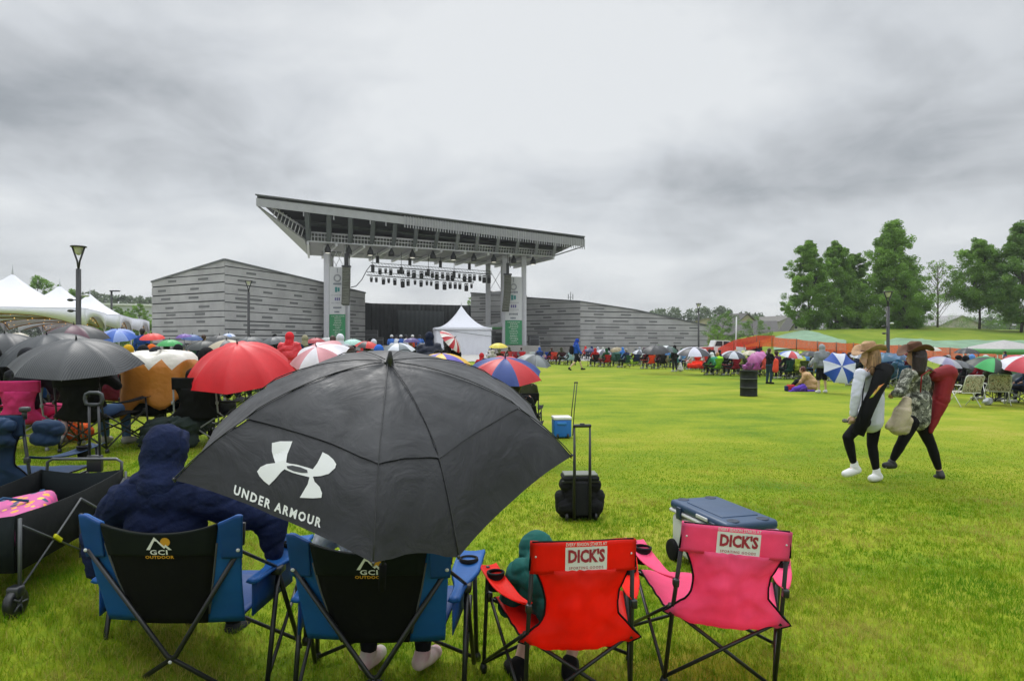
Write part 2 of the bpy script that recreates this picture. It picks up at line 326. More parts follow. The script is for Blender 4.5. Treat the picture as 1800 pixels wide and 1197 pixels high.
# ================= cladded walls =================
clad = mat('wall_board', (.35, .35, .345), rough=.6, var=.16, vscale=.5, bump=.1, bscale=8); clad_d = mat('wall_groove', (.045, .05, .052), rough=.8)
capm = mat('roof_edge', (.10, .11, .11), rough=.5); conb = mat('wall_base', (.33, .32, .30), rough=.9, var=.15, vscale=2)
def clipz(poly, z, keep_above):
    out = []; n = len(poly)
    for i in range(n):
        a, b = poly[i], poly[(i+1) % n]; ia, ib = (a[1] >= z) == keep_above or a[1] == z, (b[1] >= z) == keep_above or b[1] == z
        if ia: out.append(a)
        if ia != ib: t = (z-a[1])/(b[1]-a[1]); out.append((a[0]+(b[0]-a[0])*t, z))
    return out
def clad_wall(parent, a, b, ztops, th, side, seed, zb=0., course=.76, base=1.1, slots=1.):
    """wall from a to b (plan points); ztops = [(u, z)...] along it"""
    a, b = V((a[0], a[1], 0)), V((b[0], b[1], 0)); d = (b-a); Ln = d.length; d.normalize(); nrm = V((d.y, -d.x, 0))*side
    w3 = lambda u, z, o=0.: a+d*u+V((0, 0, z))+nrm*o
    r = random.Random(seed)
    top = [(u*Ln, z) for u, z in ztops]; poly = [(0, zb), (Ln, zb)]+top[::-1]
    mb = MB(); mb.prism([w3(u, z) for u, z in poly], -nrm*th)
    wall = mb.build('wall', clad_d, parent, world=True)
    bd = MB(); z = zb+base; zmax = max(z for u, z in top)
    def ztop(u):
        for (u0, z0), (u1, z1) in zip(top, top[1:]):
            if u0 <= u <= u1+1e-6: return z0+(z1-z0)*(u-u0)/max(1e-6, u1-u0)
        return top[-1][1]
    while z < zmax:
        h = course*r.choice((.72, 1., 1., 1.15)); g = r.choice((.07, .09, .12))
        p = clipz(clipz(poly, z+g, True), z+h, False)
        if len(p) >= 3: bd.prism([w3(u, q, .0) for u, q in p], nrm*.07)
        u = r.uniform(.5, 3.)
        while u < Ln-2:
            l = r.choice((1.3, 1.6, 1.6, 2.4, 3.6) if r.random() < .4 else (1.3, 1.5)); z0 = z+g+(h-g)*.33
            if z0+.5 < ztop(u) and z0+.5 < ztop(u+l): bd.box(w3(u+l/2, z0+.13, .078), (l, .012, .2), Matrix((d, -nrm, V((0, 0, 1)))).transposed(), mi=1)
            u += l+r.uniform(2., 4.2)/slots
        z += h
    bd.build('siding', [clad, clad_d], wall, world=True) if False else bd.build('siding', [clad, mat('wall_slot', (.125, .13, .13), rough=.7)], parent, world=True)
    if base > 0:
        q = MB(); q.prism([w3(0, zb-.3), w3(Ln, zb-.3), w3(Ln, zb+base-.02), w3(0, zb+base-.02)], nrm*.12); q.build('plinth', conb, parent, world=True)
    c = MB()
    for (u0, z0), (u1, z1) in zip(top, top[1:]): c.prism([w3(u0-.05, z0, -th), w3(u1+.05, z1, -th), w3(u1+.05, z1+.16, -th), w3(u0-.05, z0+.16, -th)], nrm*(th+.16))
    c.build('coping', capm, parent, world=True)
    return w3
def plan(px, d): return ((px-CX)/F*d, d)
def zat(py, d): return CH-(py-CY)/F*d
# left wing
bw = thing('stage_wing_building', 'grey slatted building with a peaked roofline, left of the stage', 'building', (*plan(395, 60), .0))
A, B, C_ = plan(268, 66), plan(395, 60), plan(641, 82)
GL = .4
clad_wall(bw, A, B, [(0, zat(497, 66)), (1, zat(458, 60))], .3, 1, 3, zb=GL)
clad_wall(bw, B, C_, [(0, zat(458, 60)), (1, zat(516, 82))], .3, 1, 4, zb=GL)
# right wing : a lower dark piece behind the right tower, then the long descending wall
bq = thing('stage_wing_building', 'grey slatted building tapering down to the right of the stage', 'building', (*plan(1020, 88), 0))
D_, E_, F_, G_ = plan(828, 95), plan(925, 93), plan(1020, 88), plan(1243, 96)
clad_wall(bq, D_, E_, [(0, zat(516, 95)), (1, zat(522, 93))], .3, 1, 5)
clad_wall(bq, E_, F_, [(0, zat(524, 93)), (1, zat(531, 88))], .3, 1, 6)
clad_wall(bq, F_, G_, [(0, zat(531, 88)), (.42, zat(546, 91)), (1, zat(573, 96))], .3, 1, 7)
clad_wall(bq, G_, (G_[0]-2, 112), [(0, zat(573, 96)), (1, zat(573, 96))], .3, 1, 8, slots=.1)
an = MB(); a0 = P(1003, 531, 89); an.tube([a0-V((0, 0, .3)), a0+V((0, 0, 1.3))], .05); [an.tube([a0+V((s*.3, 0, .35+i*.32)), a0+V((s*.3, 0, .75+i*.3))], .05) for s in (-1, 1) for i in (0, 1)]; an.tube([a0+V((-.35, 0, .6)), a0+V((.35, 0, .6))], .03)
an.build('antenna', metal('#8a8d90'), bq, world=True)
# railing in front of the left wing
rl = thing('guard_rail', 'black steel guard rail beside the left grey building', 'railing', (*plan(290, 62), GL))
mb = MB()
for i in range(7): p = P(268+i*12, 600, 61.5); mb.tube([(p.x, p.y, GL), (p.x, p.y, GL+1.1)], .04, 6)
for z in (.35, .7, 1.1): a, b = P(268, 600, 61.5), P(340, 600, 61.5); mb.tube([(a.x, a.y, GL+z), (b.x, b.y, GL+z)], .03, 6)
mb.build('rail', BLACK, rl, world=True)

# ================= stage =================
st = thing('concert_stage', 'open air concert stage under a huge slanted steel roof on white columns', 'stage', (*plan(740, 80), 0))
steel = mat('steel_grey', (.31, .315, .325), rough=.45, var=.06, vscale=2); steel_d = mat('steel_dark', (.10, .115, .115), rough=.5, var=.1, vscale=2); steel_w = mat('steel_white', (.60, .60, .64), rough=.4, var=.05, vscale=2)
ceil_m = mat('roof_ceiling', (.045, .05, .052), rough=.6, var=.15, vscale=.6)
FL, FR = P(452, 351, 66), P(1027, 423, 82); CL, CR = P(541, 424, 70.5), P(973, 451, 84); SL, SR = P(543, 449, 82), P(918, 469, 95)
FLb, FRb = P(452, 363, 66), P(1027, 434, 82)
up = V((0, 0, 1)); ln = lambda a, b, t: a+(b-a)*t
mb = MB(); DL = SL+up*1.0; DR = SR+up*1.0
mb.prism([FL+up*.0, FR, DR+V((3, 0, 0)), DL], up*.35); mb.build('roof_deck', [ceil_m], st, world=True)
mb = MB(); mb.prism([FL-V((0, .25, -.1)), FR-V((0, .25, -.1)), FRb-V((0, .25, 0)), FLb-V((0, .25, 0))], V((.02, .24, 0))); mb.build('roof_fascia', steel, st, world=True)
mb = MB(); mb.prism([FL-V((.05, .4, -.35)), FR-V((-.05, .4, -.35)), FR-V((-.05, .4, -.47)), FL-V((.05, .4, -.47))], V((0, .9, 0))); mb.build('roof_edge_trim', capm, st, world=True)
mb = MB()     # fins hanging from the fascia
for i in range(74):
    t = .40+.6*i/73; p = ln(FLb, FRb, t)-V((0, .3, 0)); mb.box(p+up*(-.18+.45), (.09, .12, 1.25), mi=0)
for t in (.12, .2, .3, .345): p = ln(FLb, FRb, t)-V((0, .3, 0)); mb.box(p+up*(-.2), (.08, .1, .5))
mb.build('fascia_fins', steel, st, world=True)
for tt in (.33, .66):      # purlins
    mb = MB(); a, b = ln(FL, DL, tt)-up*.25, ln(FR, DR, tt)-up*.25; mb.tube([a, b], .28, 4); mb.build('purlin', steel_d, st, world=True)
tops = [538, 577, 615, 655, 694, 732, 770, 806, 840, 877, 912, 945, 977]; bots = [538, 577, 615, 653, 691, 728, 764, 802, 837, 873, 907, 942, 973]
def on_line(a, b, px):
    k = (px-CX)/F; t = (k*a.y-a.x)/((b.x-a.x)-k*(b.y-a.y)); return ln(a, b, t)
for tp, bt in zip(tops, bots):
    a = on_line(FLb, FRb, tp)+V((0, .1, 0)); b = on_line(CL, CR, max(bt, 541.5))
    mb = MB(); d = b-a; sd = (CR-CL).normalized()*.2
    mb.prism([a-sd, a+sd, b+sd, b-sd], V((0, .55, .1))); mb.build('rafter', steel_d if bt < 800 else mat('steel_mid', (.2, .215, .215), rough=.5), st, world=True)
# catwalk
mb = MB(); CLt, CRt = P(541, 408, 70.5), P(975, 441, 84)
for f, r_ in ((0., .09), (.55, .05), (1., .1)): mb.tube([ln(CL, CLt, f), ln(CR, CRt, f)], r_, 5)
for i in range(86): t = i/85; mb.tube([ln(CL, CR, t), ln(CLt, CRt, t)], .05, 4)
mb.build('catwalk_railing', steel_w, st, world=True)
mb = MB(); bk = V((-.3, .95, 0)); mb.prism([CL+bk*.8, CR+bk*.8, CRt+bk*.8, CLt+bk*.8], bk*.1); mb.build('catwalk_wall', mat('steel_mid2', (.17, .18, .175), rough=.6), st, world=True)
# soffit
mb = MB(); mb.prism([CL, CR, SR, SL], up*.12); mb.build('soffit', mat('soffit_grey', (.21, .215, .22), rough=.55, var=.15, vscale=1.), st, world=True)
mb = MB()
for i, t in enumerate([x/10 for x in range(0, 11)]):
    a, b = ln(CL, CR, t), ln(SL, SR, max(0, t-.045)); mb.prism([a+V((-.12, 0, 0)), a+V((.12, 0, 0)), b+V((.12, 0, 0)), b+V((-.12, 0, 0))], V((0, 0, -.34)))
mb.build('soffit_beam', steel_w, st, world=True)
mb = MB()
for i in range(60):
    t = i/59*.9+.05
    if (i % 6) == 5: continue
    a = ln(ln(CL, SL, .62), ln(CR, SR, .62), t); b = ln(ln(CL, SL, .95), ln(CR, SR, .95), t); mb.prism([a, a+V((.42, .12, 0)), b+V((.42, .12, 0)), b], V((0, 0, -.06)))
mb.build('soffit_vent', steel_d, st, world=True)
mb = MB(); mb.prism([FLb, P(536, 423, 70.4), SL+V((-.1, 0, 0))], V((.05, .1, .14))); mb.prism([FRb, CR, SR], V((0, .1, .14))); mb.build('roof_side', steel, st, world=True)
mb = MB()
for i in range(9): t = .3+.07*i; p = ln(FLb, CL, t); mb.tube([p, p+up*(1.0)+V((.3, 0, 0))], .05, 5)
mb.tube([ln(FLb, CL, .1)+up*.8, CLt+up*.2], .1, 6); mb.build('side_bracing', steel_w, st, world=True)
lamp_on = mat('stage_lamp_glass', (.7, .7, .68), rough=.3, emit=('#fff8e8', .9))
for i, (px, py) in enumerate([(576, 435), (613, 436), (651, 440), (688, 440), (725, 442), (761, 445), (797, 448), (833, 449), (868, 452), (903, 454), (937, 456)]):
    p = on_line(CL, CR, px)-up*.15; mb = MB(); mb.lathe([(.02, 0), (.12, -.1), (.16, -.25), (.34, -.6), (.34, -.95), (.28, -.95)], 12, p); o = mb.build('floodlight', BLACK, st, world=True)
    g = MB(); g.lathe([(.001, 0), (.27, -.0)], 12, p-up*.97); g.build('lamp_glass', lamp_on if i in (0, 2, 6, 8, 10, 4) else BLACK, o, world=True)
# columns
def column(px, d, py, w_=.55, zb=0.):
    mb = MB(); p = P(px, py, d); mb.box((p.x, p.y, (p.z+.5+zb)/2), (w_, w_, p.z+.5-zb), r=.05); mb.build('column', steel_w, st, world=True); return p
pa = column(575, 73, 440, .6); pb_ = column(610, 73.6, 440, .55); pc = column(888.5, 83, 452, .75); pd = column(921, 83.6, 455, .6); column(858, 92, 466, .65); column(884, 92, 466, .6); column(583, 82, 449, .4)
mb = MB(); a, b = P(858, 515, 92), P(884, 515, 92); mb.tube([a, b], .3, 4)
for q in ((858, 470, 884, 515), (884, 470, 858, 515), ): mb.tube([P(q[0], q[1], 92), P(q[2], q[3], 92)], .04, 5)
for q in ((577, 442, 592, 468), (590, 442, 604, 468), (603, 442, 590, 468), (592, 442, 579, 468)): mb.tube([P(q[0], q[1], 73), P(q[2], q[3], 73)], .03, 5)
mb.build('cross_brace', steel_w, st, world=True)
# stage floor and back
mb = MB(); fl = [P(560, 600, 71), P(950, 600, 82), P(930, 600, 99), P(628, 600, 88)]; mb.prism([V((p.x, p.y, 0)) for p in fl], up*1.25); mb.build('stage_floor', mat('stage_concrete', (.30, .29, .27), rough=.8, var=.15, vscale=1.), st, world=True)
drape = mat('stage_drape', (.012, .015, .015), rough=.9, var=.3, vscale=1.5); drape2 = mat('stage_drape_teal', (.012, .035, .032), rough=.9)
a, b = P(641, 533, 86), P(830, 537, 97); n_ = 90
mb = MB(); mb.sheet([[ln(V((a.x, a.y, z)), V((b.x, b.y, z)), i/n_)+V((0, .12*sin(i*1.9)+.05*sin(i*.7), (b.z-a.z)*i/n_ if z > 5 else 0)) for i in range(n_+1)] for z in (1.25, a.z)], th=.06); mb.build('back_curtain', drape, st, world=True)
mb = MB(); mb.prism([V((a.x-.4, a.y-2.5, 1.25)), V((a.x-.4, a.y-2.5, a.z)), V((a.x+.5, a.y-.2, a.z)), V((a.x+.5, a.y-.2, 1.25))], (.3, 0, 0)); mb.build('side_curtain', drape, st, world=True)
q0, q1 = P(700, 545, 88), P(780, 600, 92); mb = MB(); mb.sheet([[V((q0.x+(q1.x-q0.x)*i/30, q0.y+(q1.y-q0.y)*i/30+.06*sin(i*2.1), z)) for i in range(31)] for z in (1.25, q0.z)], th=.04); mb.build('stage_screen', mat('screen_dark', (.02, .028, .03), rough=.7), st, world=True)
# banners
ban_w = mat('banner_white', (.60, .61, .62), rough=.6, var=.03); ban_g = mat('banner_green', (.035, .25, .10), rough=.6, var=.08, vscale=1.); ban_k = mat('banner_ink', (.10, .12, .16), rough=.6); ban_t = mat('banner_teal', (.05, .25, .24), rough=.6)
def banner(x0, x1, y0, ym, y1, d, seed):
    t = thing('sponsor_banner', 'tall white and green banner of small logos on the %s stage tower' % ('left' if x0 < 700 else 'right'), 'banner', P((x0+x1)/2, y1, d), 0, 'banners on the stage towers')
    mb = MB(); mb.prism([P(x0, y0, d), P(x1, y0+1, d), P(x1, ym, d), P(x0, ym, d)], (0, .03, 0)); mb.build('logo_panel', ban_w, t, world=True)
    mb = MB(); mb.prism([P(x0, ym, d-.01), P(x1, ym, d-.01), P(x1, y1, d-.01), P(x0, y1, d-.01)], (0, .03, 0)); mb.build('name_panel', ban_g, t, world=True)
    r = random.Random(seed); W = x1-x0; H = ym-y0; mb = MB()
    def bar(fx, fy, w_, h_, mi): p = P(x0+W*fx, y0+H*fy, d-.03); mb.box(p, (W*w_*d/F, .01, h_*d/F), mi=mi)
    for fy, kind in ((.08, 'v'), (.24, 'c'), (.36, 'w'), (.48, 'sq'), (.60, 'l'), (.68, 'r'), (.76, 'l'), (.86, 'w'), (.95, 's')):
        if kind == 'v': bar(.5, fy, .03, 8, 0)
        elif kind == 'c': p = P(x0+W*.5, y0+H*fy, d-.03); mb.lathe([(.25, 0), (.42, 0)], 16, p, R=Matrix.Rotation(pi/2, 3, 'X'), mi=2)
        elif kind == 'w':
            for i in range(7): bar(.27+.075*i, fy, .05, r.uniform(2.2, 4), 0)
        elif kind == 'sq': bar(.42, fy, .14, 9, 1); bar(.58, fy, .12, 7, 1)
        elif kind == 'l':
            for i in range(10): bar(.15+.07*i, fy, .04, r.uniform(.8, 1.8), 2)
        elif kind == 'r':
            for i in range(3): bar(.38+.12*i, fy, .08, 5, 3)
        else:
            for i in range(4): bar(.35+.08*i, fy, .06, 2.6, 0)
    mb.build('logo_print', [ban_k, ban_t, mat('banner_grey', (.30, .31, .33)), mat('banner_violet', (.13, .11, .30))], t, world=True)
    mb = MB(); y = ym+3.5; H2 = y1-ym
    for k in range(int(H2/3)):
        w_ = r.uniform(.25, .6) if k else .75; x = .5-w_/2
        while x < .5+w_/2:
            l = r.uniform(.04, .1); p = P(x0+W*(x+l/2), y, d-.045); mb.box(p, (W*l*d/F, .006, r.uniform(.7, 1.3)*d/F)); x += l+.025
        y += 3
        if y > y1-2: break
    mb.build('name_print', mat('banner_ivory', (.55, .62, .55)), t, world=True)
banner(579, 607, 469, 552.5, 600, 72.6, 1); banner(888, 917.5, 486, 563, 606, 82.5, 2)
# line arrays
def line_array(px, y0, y1, d, bend, w_):
    t = thing('speaker_array', 'curved hanging line of dark loudspeakers beside the %s banner' % ('left' if px < 700 else 'right'), 'loudspeaker', P(px, y1, d), 0, 'loudspeaker arrays hung from the roof')
    n = 14; W = w_*d/F; H = (y1-y0)*d/F/n; grille = mat('speaker_grille', (.10, .105, .08), rough=.7, var=.3, vscale=8, bump=.3)
    for i in range(n):
        f = i/(n-1); p = P(px+bend*f*f, y0+(y1-y0)*(i+.5)/n, d-.3*f*f); mb = MB(); mb.box(p, (W, .6, H*.94), (-.25*f*f, 0, 0), r=.03); mb.box(p-V((W*.5-.03, .31, 0)), (.05, .03, H*.9), (-.25*f*f, 0, 0)); mb.box(p-V((-W*.5+.03, .31, 0)), (.05, .03, H*.9), (-.25*f*f, 0, 0)); mb.build('speaker', grille, t, world=True)
    mb = MB(); p = P(px, y0, d); mb.box(p+up*.1, (W*1.15, .7, .16)); mb.box(p+up*.8, (.35, .3, 1.3)); mb.tube([p, P(px, y0-40, d)], .03, 5); mb.tube([p+V((.3, 0, .9)), P(px+3, y0-38, d)], .06, 5); mb.build('hanging_frame', BLACK, t, world=True)
line_array(609, 470, 536, 71.5, -1.5, 12.5); line_array(892.5, 484, 547, 81.5, -4, 12.5)
mb = MB(); pts = [P(617, 505, 72)+V((0, 0, 0)), P(626, 503, 74), P(636, 492, 77), P(645, 475, 80), P(652, 466, 82)]; mb.tube(pts, .05, 5)
cb = mb.build('power_cable', BLACK); tag(cb, 'black cable sagging from the left loudspeaker array to the light truss', 'cable')
# lighting trusses
def truss(x0, y0, x1, y1, d0, d1, n, seed, label):
    t = thing('lighting_truss', label, 'light truss', P((x0+x1)/2, (y0+y1)/2, (d0+d1)/2), 0, 'trusses of stage lights under the roof'); r = random.Random(seed)
    a, b = P(x0, y0, d0), P(x1, y1, d1); mb = MB()
    for off in ((0, 0, .28), (0, .28, -.12), (0, -.28, -.12)): mb.tube([a+V(off), b+V(off)], .035, 5)
    for i in range(40): p, q = ln(a, b, i/40), ln(a, b, (i+1)/40); mb.tube([p+V((0, 0, .28)), q+V((0, -.28 if i % 2 else .28, -.12))], .02, 4)
    mb.build('truss_frame', steel_d, t, world=True)
    for k in (.05, .3, .55, .8): p = ln(a, b, k); mb = MB(); mb.box(p+V((0, 0, .7)), (.35, .3, .8)); mb.tube([p+up, p+up*3.], .03, 4); mb.build('hoist', BLACK, t, world=True)
    for i in range(n):
        p = ln(a, b, (i+.3+r.random()*.4)/n)-up*.25; mb = MB(); s_ = r.choice((.75, 1., 1.25)); q = r.uniform(-.4, .4)
        mb.box(p-up*.1*s_, (.34*s_, .3*s_, .1*s_)); mb.box(p-up*.3*s_-V((.17*s_, 0, 0)), (.05, .12, .4*s_)); mb.box(p-up*.3*s_+V((.17*s_, 0, 0)), (.05, .12, .4*s_))
        mb.lathe([(.02, .32*s_), (.14*s_, .25*s_), (.2*s_, 0), (.19*s_, -.3*s_), (.001, -.32*s_)], 8, p-up*.5*s_, R=Euler((q, 0, 0)).to_matrix()); mb.build('spotlight', BLACK, t, world=True)
truss(652, 466, 864, 481, 79, 88, 22, 1, 'upper of the two lighting trusses hanging over the stage')
truss(645, 482, 833, 495, 77, 85, 18, 2, 'lower of the two lighting trusses hanging over the stage')

for i, (px, py, d, wd, hh, lab) in enumerate(((566, 592, 74, 1.2, 1.3, 'black equipment case at the left foot of the stage'), (652, 590, 84, 1.6, 1.9, 'tall black equipment case just inside the stage drape'), (664, 594, 82, 1.2, 1.0, 'low black equipment case beside the tall one on the stage'), (872, 590, 86, 1.3, 1.6, 'black equipment case between the walled tent and the right tower'), (938, 600, 84, 1.2, 1.2, 'black equipment case right of the right stage tower'))):
    x, y = plan(px, d); t = thing('equipment_case', lab, 'equipment case', (x, y, 1.25), .3, 'equipment cases on the stage'); mb = MB(); mb.box((0, 0, hh/2), (wd, .7, hh), r=.04); mb.build('case_body', mat('case_black', (.02, .02, .022), rough=.5), t); mb = MB(); [mb.box((sx*wd/2, -.352, hh/2), (.05, .02, hh*.98)) for sx in (-1, 1)]; mb.box((0, -.352, hh*.7), (wd, .02, .04)); mb.build('edge_trim', metal('#7a7d80', .4), t)
for i in range(9): p = P(372+i*11.5, 587, 60.5 if i < 2 else 60.5+i*1.0); mb = MB(); mb.box((p.x, p.y-.25, 1.35), (.16, .06, .34), r=.01); mb.build('wall_lamp', mat('wall_lamp_cream', (.7, .66, .5), rough=.4, emit=('#ffe9b8', .5)), bw, world=True)
# ================= light poles =================
polem = metal('#1a1b1d', .5)
def lightpole(px, py, d, label, spot=True):
    g = gz(*plan(px, d)); p = P(px, py, d); H = p.z-g
    t = thing('light_pole', label, 'lamp post', (p.x, p.y, g), 0, 'lamp posts around the lawn')
    mb = MB(); mb.tube([(0, 0, 0), (0, 0, .3), (0, 0, H-.75)], [.13, .085, .075], 12); mb.lathe([(.2, 0), (.2, .06), (.1, .12)], 12); mb.build('pole', polem, t)
    mb = MB(); mb.lathe([(.07, H-.9), (.09, H-.7), (.2, H-.35), (.36, H-.12), (.42, H-.05)], 3); mb.tube([(0, 0, H-.8), (-.34, 0, H-.1)], .03, 6); mb.tube([(0, 0, H-.8), (.34, 0, H-.1)], .03, 6)
    mb.v = mb.v[len([0 for _ in range(15)]):] if False else mb.v
    m2 = MB(); m2.tube([(0, 0, H-.8), (-.04, 0, H-.5), (-.2, 0, H-.05)], .028, 6); m2.tube([(0, 0, H-.8), (.04, 0, H-.5), (.2, 0, H-.05)], .028, 6); m2.build('yoke', polem, t)
    m3 = MB(); m3.lathe([(.001, H), (.22, H-.01), (.24, H-.03), (.24, H-.05), (.001, H-.06)], 20); hd = m3.build('lamp_head', polem, t)
    m4 = MB(); m4.lathe([(.14, H-.061), (.10, H-.22), (.05, H-.30), (.001, H-.31)], 16); m4.build('lamp_shade', mat('lamp_frost', (.75, .74, .70), rough=.3, trans=.3), hd)
    if spot:
        for i, (a_, dz) in enumerate(((.5, 1.6), (3.4, 1.75), (3.6, 2.1))):
            m5 = MB(); q = V((cos(a_)*.25, sin(a_)*.1, H-dz)); m5.tube([(0, 0, H-dz), q], .02, 6); m5.ell(q, (.10, .09, .05), 8); m5.build('camera_dome', polem if i else metal('#c8cacb'), t)
    return t
lightpole(138, 432, 22, 'tall black lamp post with camera domes, in front of the white peaked tents')
lightpole(437, 493, 43, 'slim black lamp post in front of the left grey building', False)
lightpole(1228, 533, 60, 'black lamp post at the low end of the right grey building', False)
lightpole(1561, 512, 34, 'black lamp post rising before the trees on the grassy mound')
t = thing('light_pole', 'small black lamp post with a single arm beyond the third tent', 'lamp post', (*plan(196, 90), .3), 0, 'lamp posts around the lawn')
p = P(196, 511, 90); mb = MB(); mb.tube([(0, 0, 0), (0, 0, p.z-.3)], .13, 8); mb.box((.45, 0, p.z-.35), (1.2, .4, .15)); mb.build('pole', polem, t)
t = thing('flag_pole', 'bare white pole between the two round green trees', 'pole', (*plan(1293, 75), 0)); p = P(1295, 557, 75); mb = MB(); mb.tube([(0, 0, 0), (.1, 0, p.z)], [.1, .07], 8); mb.build('pole', metal('#c9cccb'), t)

# ================= white tents =================
vinyl = mat('tent_vinyl', (.78, .79, .86), rough=.5, var=.02, trans=.18); warm = mat('string_bulb', (.9, .6, .25), emit=('#ffc070', 1.8)); strut = metal('#b9bcc0', .35)
amber = mat('tent_lining_amber', (.42, .24, .09), rough=.8, trans=.1)
def peak_tent(cx, cy, g, W, eave, peak, yaw, label, group=None, walls=False, arch=True, name='peak_tent'):
    t = thing(name, label, 'tent', (cx, cy, g), yaw, group); h = W/2; n = 14; mb = MB()
    for q in range(4):
        R = Matrix.Rotation(q*pi/2, 3, 'Z'); rows = []
        for i in range(n+1):
            f = i/n; z = eave+(peak-eave)*(f**2.1); w_ = h*(1-f)+.02
            rows.append([R@V((w_*(j/8-1), -w_, z-.10*W/6*sin(pi*j/16)*(1-f)*0)) for j in range(0, 17)])
        mb.sheet(rows)
    mb.build('canopy', vinyl, t)
    mb = MB(); mb.tube([(0, 0, peak-.05), (0, 0, peak+.5)], [.05, .008], 6); mb.build('finial', strut, t)
    for q in range(4):
        R = Matrix.Rotation(q*pi/2, 3, 'Z'); rows = [[], []]
        for j in range(33):
            x = -h+W*j/32; u = abs((j/32*2) % 1*2-1) if False else abs(j/32*2-1)
            dz = .35 if not arch else .28+.62*(u**2.6)
            rows[0].append(R@V((x, -h-.01, eave))); rows[1].append(R@V((x, -h-.01, eave-dz*(W/7))))
        mb = MB(); mb.sheet(rows, th=.01); mb.build('valance', vinyl, t)
        mb = MB()
        if arch:
            mb.tube([R@V((-h+.3+(W-.6)*j/24, -h+.3, eave-.30-.5*(abs(j/12-1)**2.6))) for j in range(25)], .035, 5, mi=0); mb.build('lining', amber, t)
            bl = MB(); [bl.ell(R@V((-h+W*j/9+.2, -h+.45, eave-.33-.35*(abs(j/4.5-1)**2.))), (.022,)*3, 6) for j in range(1, 9)]; bl.build('string_lights', warm, t)
    if arch:      # amber lining under the roof
        mb = MB()
        for q in range(4):
            R = Matrix.Rotation(q*pi/2, 3, 'Z'); mb.sheet([[R@V(((h-.2)*(1-f)*(j/8-1), -(h-.2)*(1-f), eave-.14+(peak-eave)*.9*f**2.1)) for j in range(17)] for f in (0, .2, .4, .6, .8, .95)])
        mb.build('ceiling_lining', amber, t)
    for sx in (-1, 1):
        for sy in (-1, 1):
            mb = MB(); mb.tube([(sx*(h-.08), sy*(h-.08), 0), (sx*(h-.08), sy*(h-.08), eave)], .05 if arch else .035, 8); mb.build('leg', strut, t)
    if walls:
        for q in range(4):
            R = Matrix.Rotation(q*pi/2, 3, 'Z'); mb = MB()
            mb.sheet([[R@V((-h+.1+(W-.2)*j/40, -h+.06+.05*noise.noise(V((j*.35, z*1.2, q*5))), z)) for j in range(41)] for z in np.linspace(.03, eave-.1, 10)], th=.012); mb.build('side_wall', vinyl, t)
        mb = MB(); mb.tube([(-h, -h-.06, eave-.25), (-h*.3, -h-.08, eave-.42), (h, -h-.06, eave-.9)], .02, 5); mb.tube([(h, -h, eave-.9), (h+.9, -h-.4, 0)], .02, 5); mb.build('guy_rope', BLACK, t)
    return t
gl = .45
for px, py, d, lab in ((22, 475, 34, 'white peaked tent nearest the photographer, at the left edge of the picture'), (105, 497, 42, 'middle white peaked tent, half hidden by the tall black lamp post'), (158, 512, 50, 'farthest white peaked tent, next to the slatted building')):
    p = P(px, py, d); peak_tent(p.x, p.y, gl, 7.2, 2.95, p.z-gl-.2, radians(24), lab, 'row of white peaked tents')
p = P(811, 538, 70); peak_tent(p.x, p.y, 0, 5.6, 3.15, p.z, radians(9), 'white walled tent with a pointed top standing before the stage', walls=True, arch=False)
# small canopy at far right
def popup(px, py, d, W, eave, rise, label, colr, yaw=0.):
    p = P(px, py, d); g = gz(p.x, p.y); t = thing('popup_canopy', label, 'canopy', (p.x, p.y, g), yaw); h = W/2; mb = MB(); top = p.z-g; ev = top-rise
    for q in range(4):
        R = Matrix.Rotation(q*pi/2, 3, 'Z'); mb.sheet([[R@V((h*(1-f)*(j/6-1), -h*(1-f), ev+rise*f**.85)) for j in range(13)] for f in np.linspace(0, 1, 6)])
    mb.build('canopy', mat('canopy_'+colr.strip('#'), colr, rough=.7, trans=.15), t)
    for q in range(4): R = Matrix.Rotation(q*pi/2, 3, 'Z'); mb = MB(); mb.sheet([[R@V((-h+W*j/20, -h-.01, z)) for j in range(21)] for z in (ev, ev-.28)], th=.01); mb.build('valance', mat('canopy_green', '#5c9a62', rough=.7), t)
    for sx in (-1, 1):
        for sy in (-1, 1): mb = MB(); mb.tube([(sx*(h-.05), sy*(h-.05), 0), (sx*(h-.05), sy*(h-.05), ev)], .04, 6); mb.build('leg', metal('#d8dadb'), t)
    return t
tp = popup(1765, 598, 40, 2.9, 2.3, .5, 'grey pop-up canopy with green valance at the right edge, by the orange fence', '#a9a6a6', radians(8))
tp2 = popup(1812, 604, 44, 2.6, 2.3, .45, 'orange pop-up canopy cut off by the right picture edge', '#d2823a')
tp3 = popup(880, 566, 90, 3.5, 2.8, .7, 'small grey canopy tucked beside the right stage tower', '#8f9292')

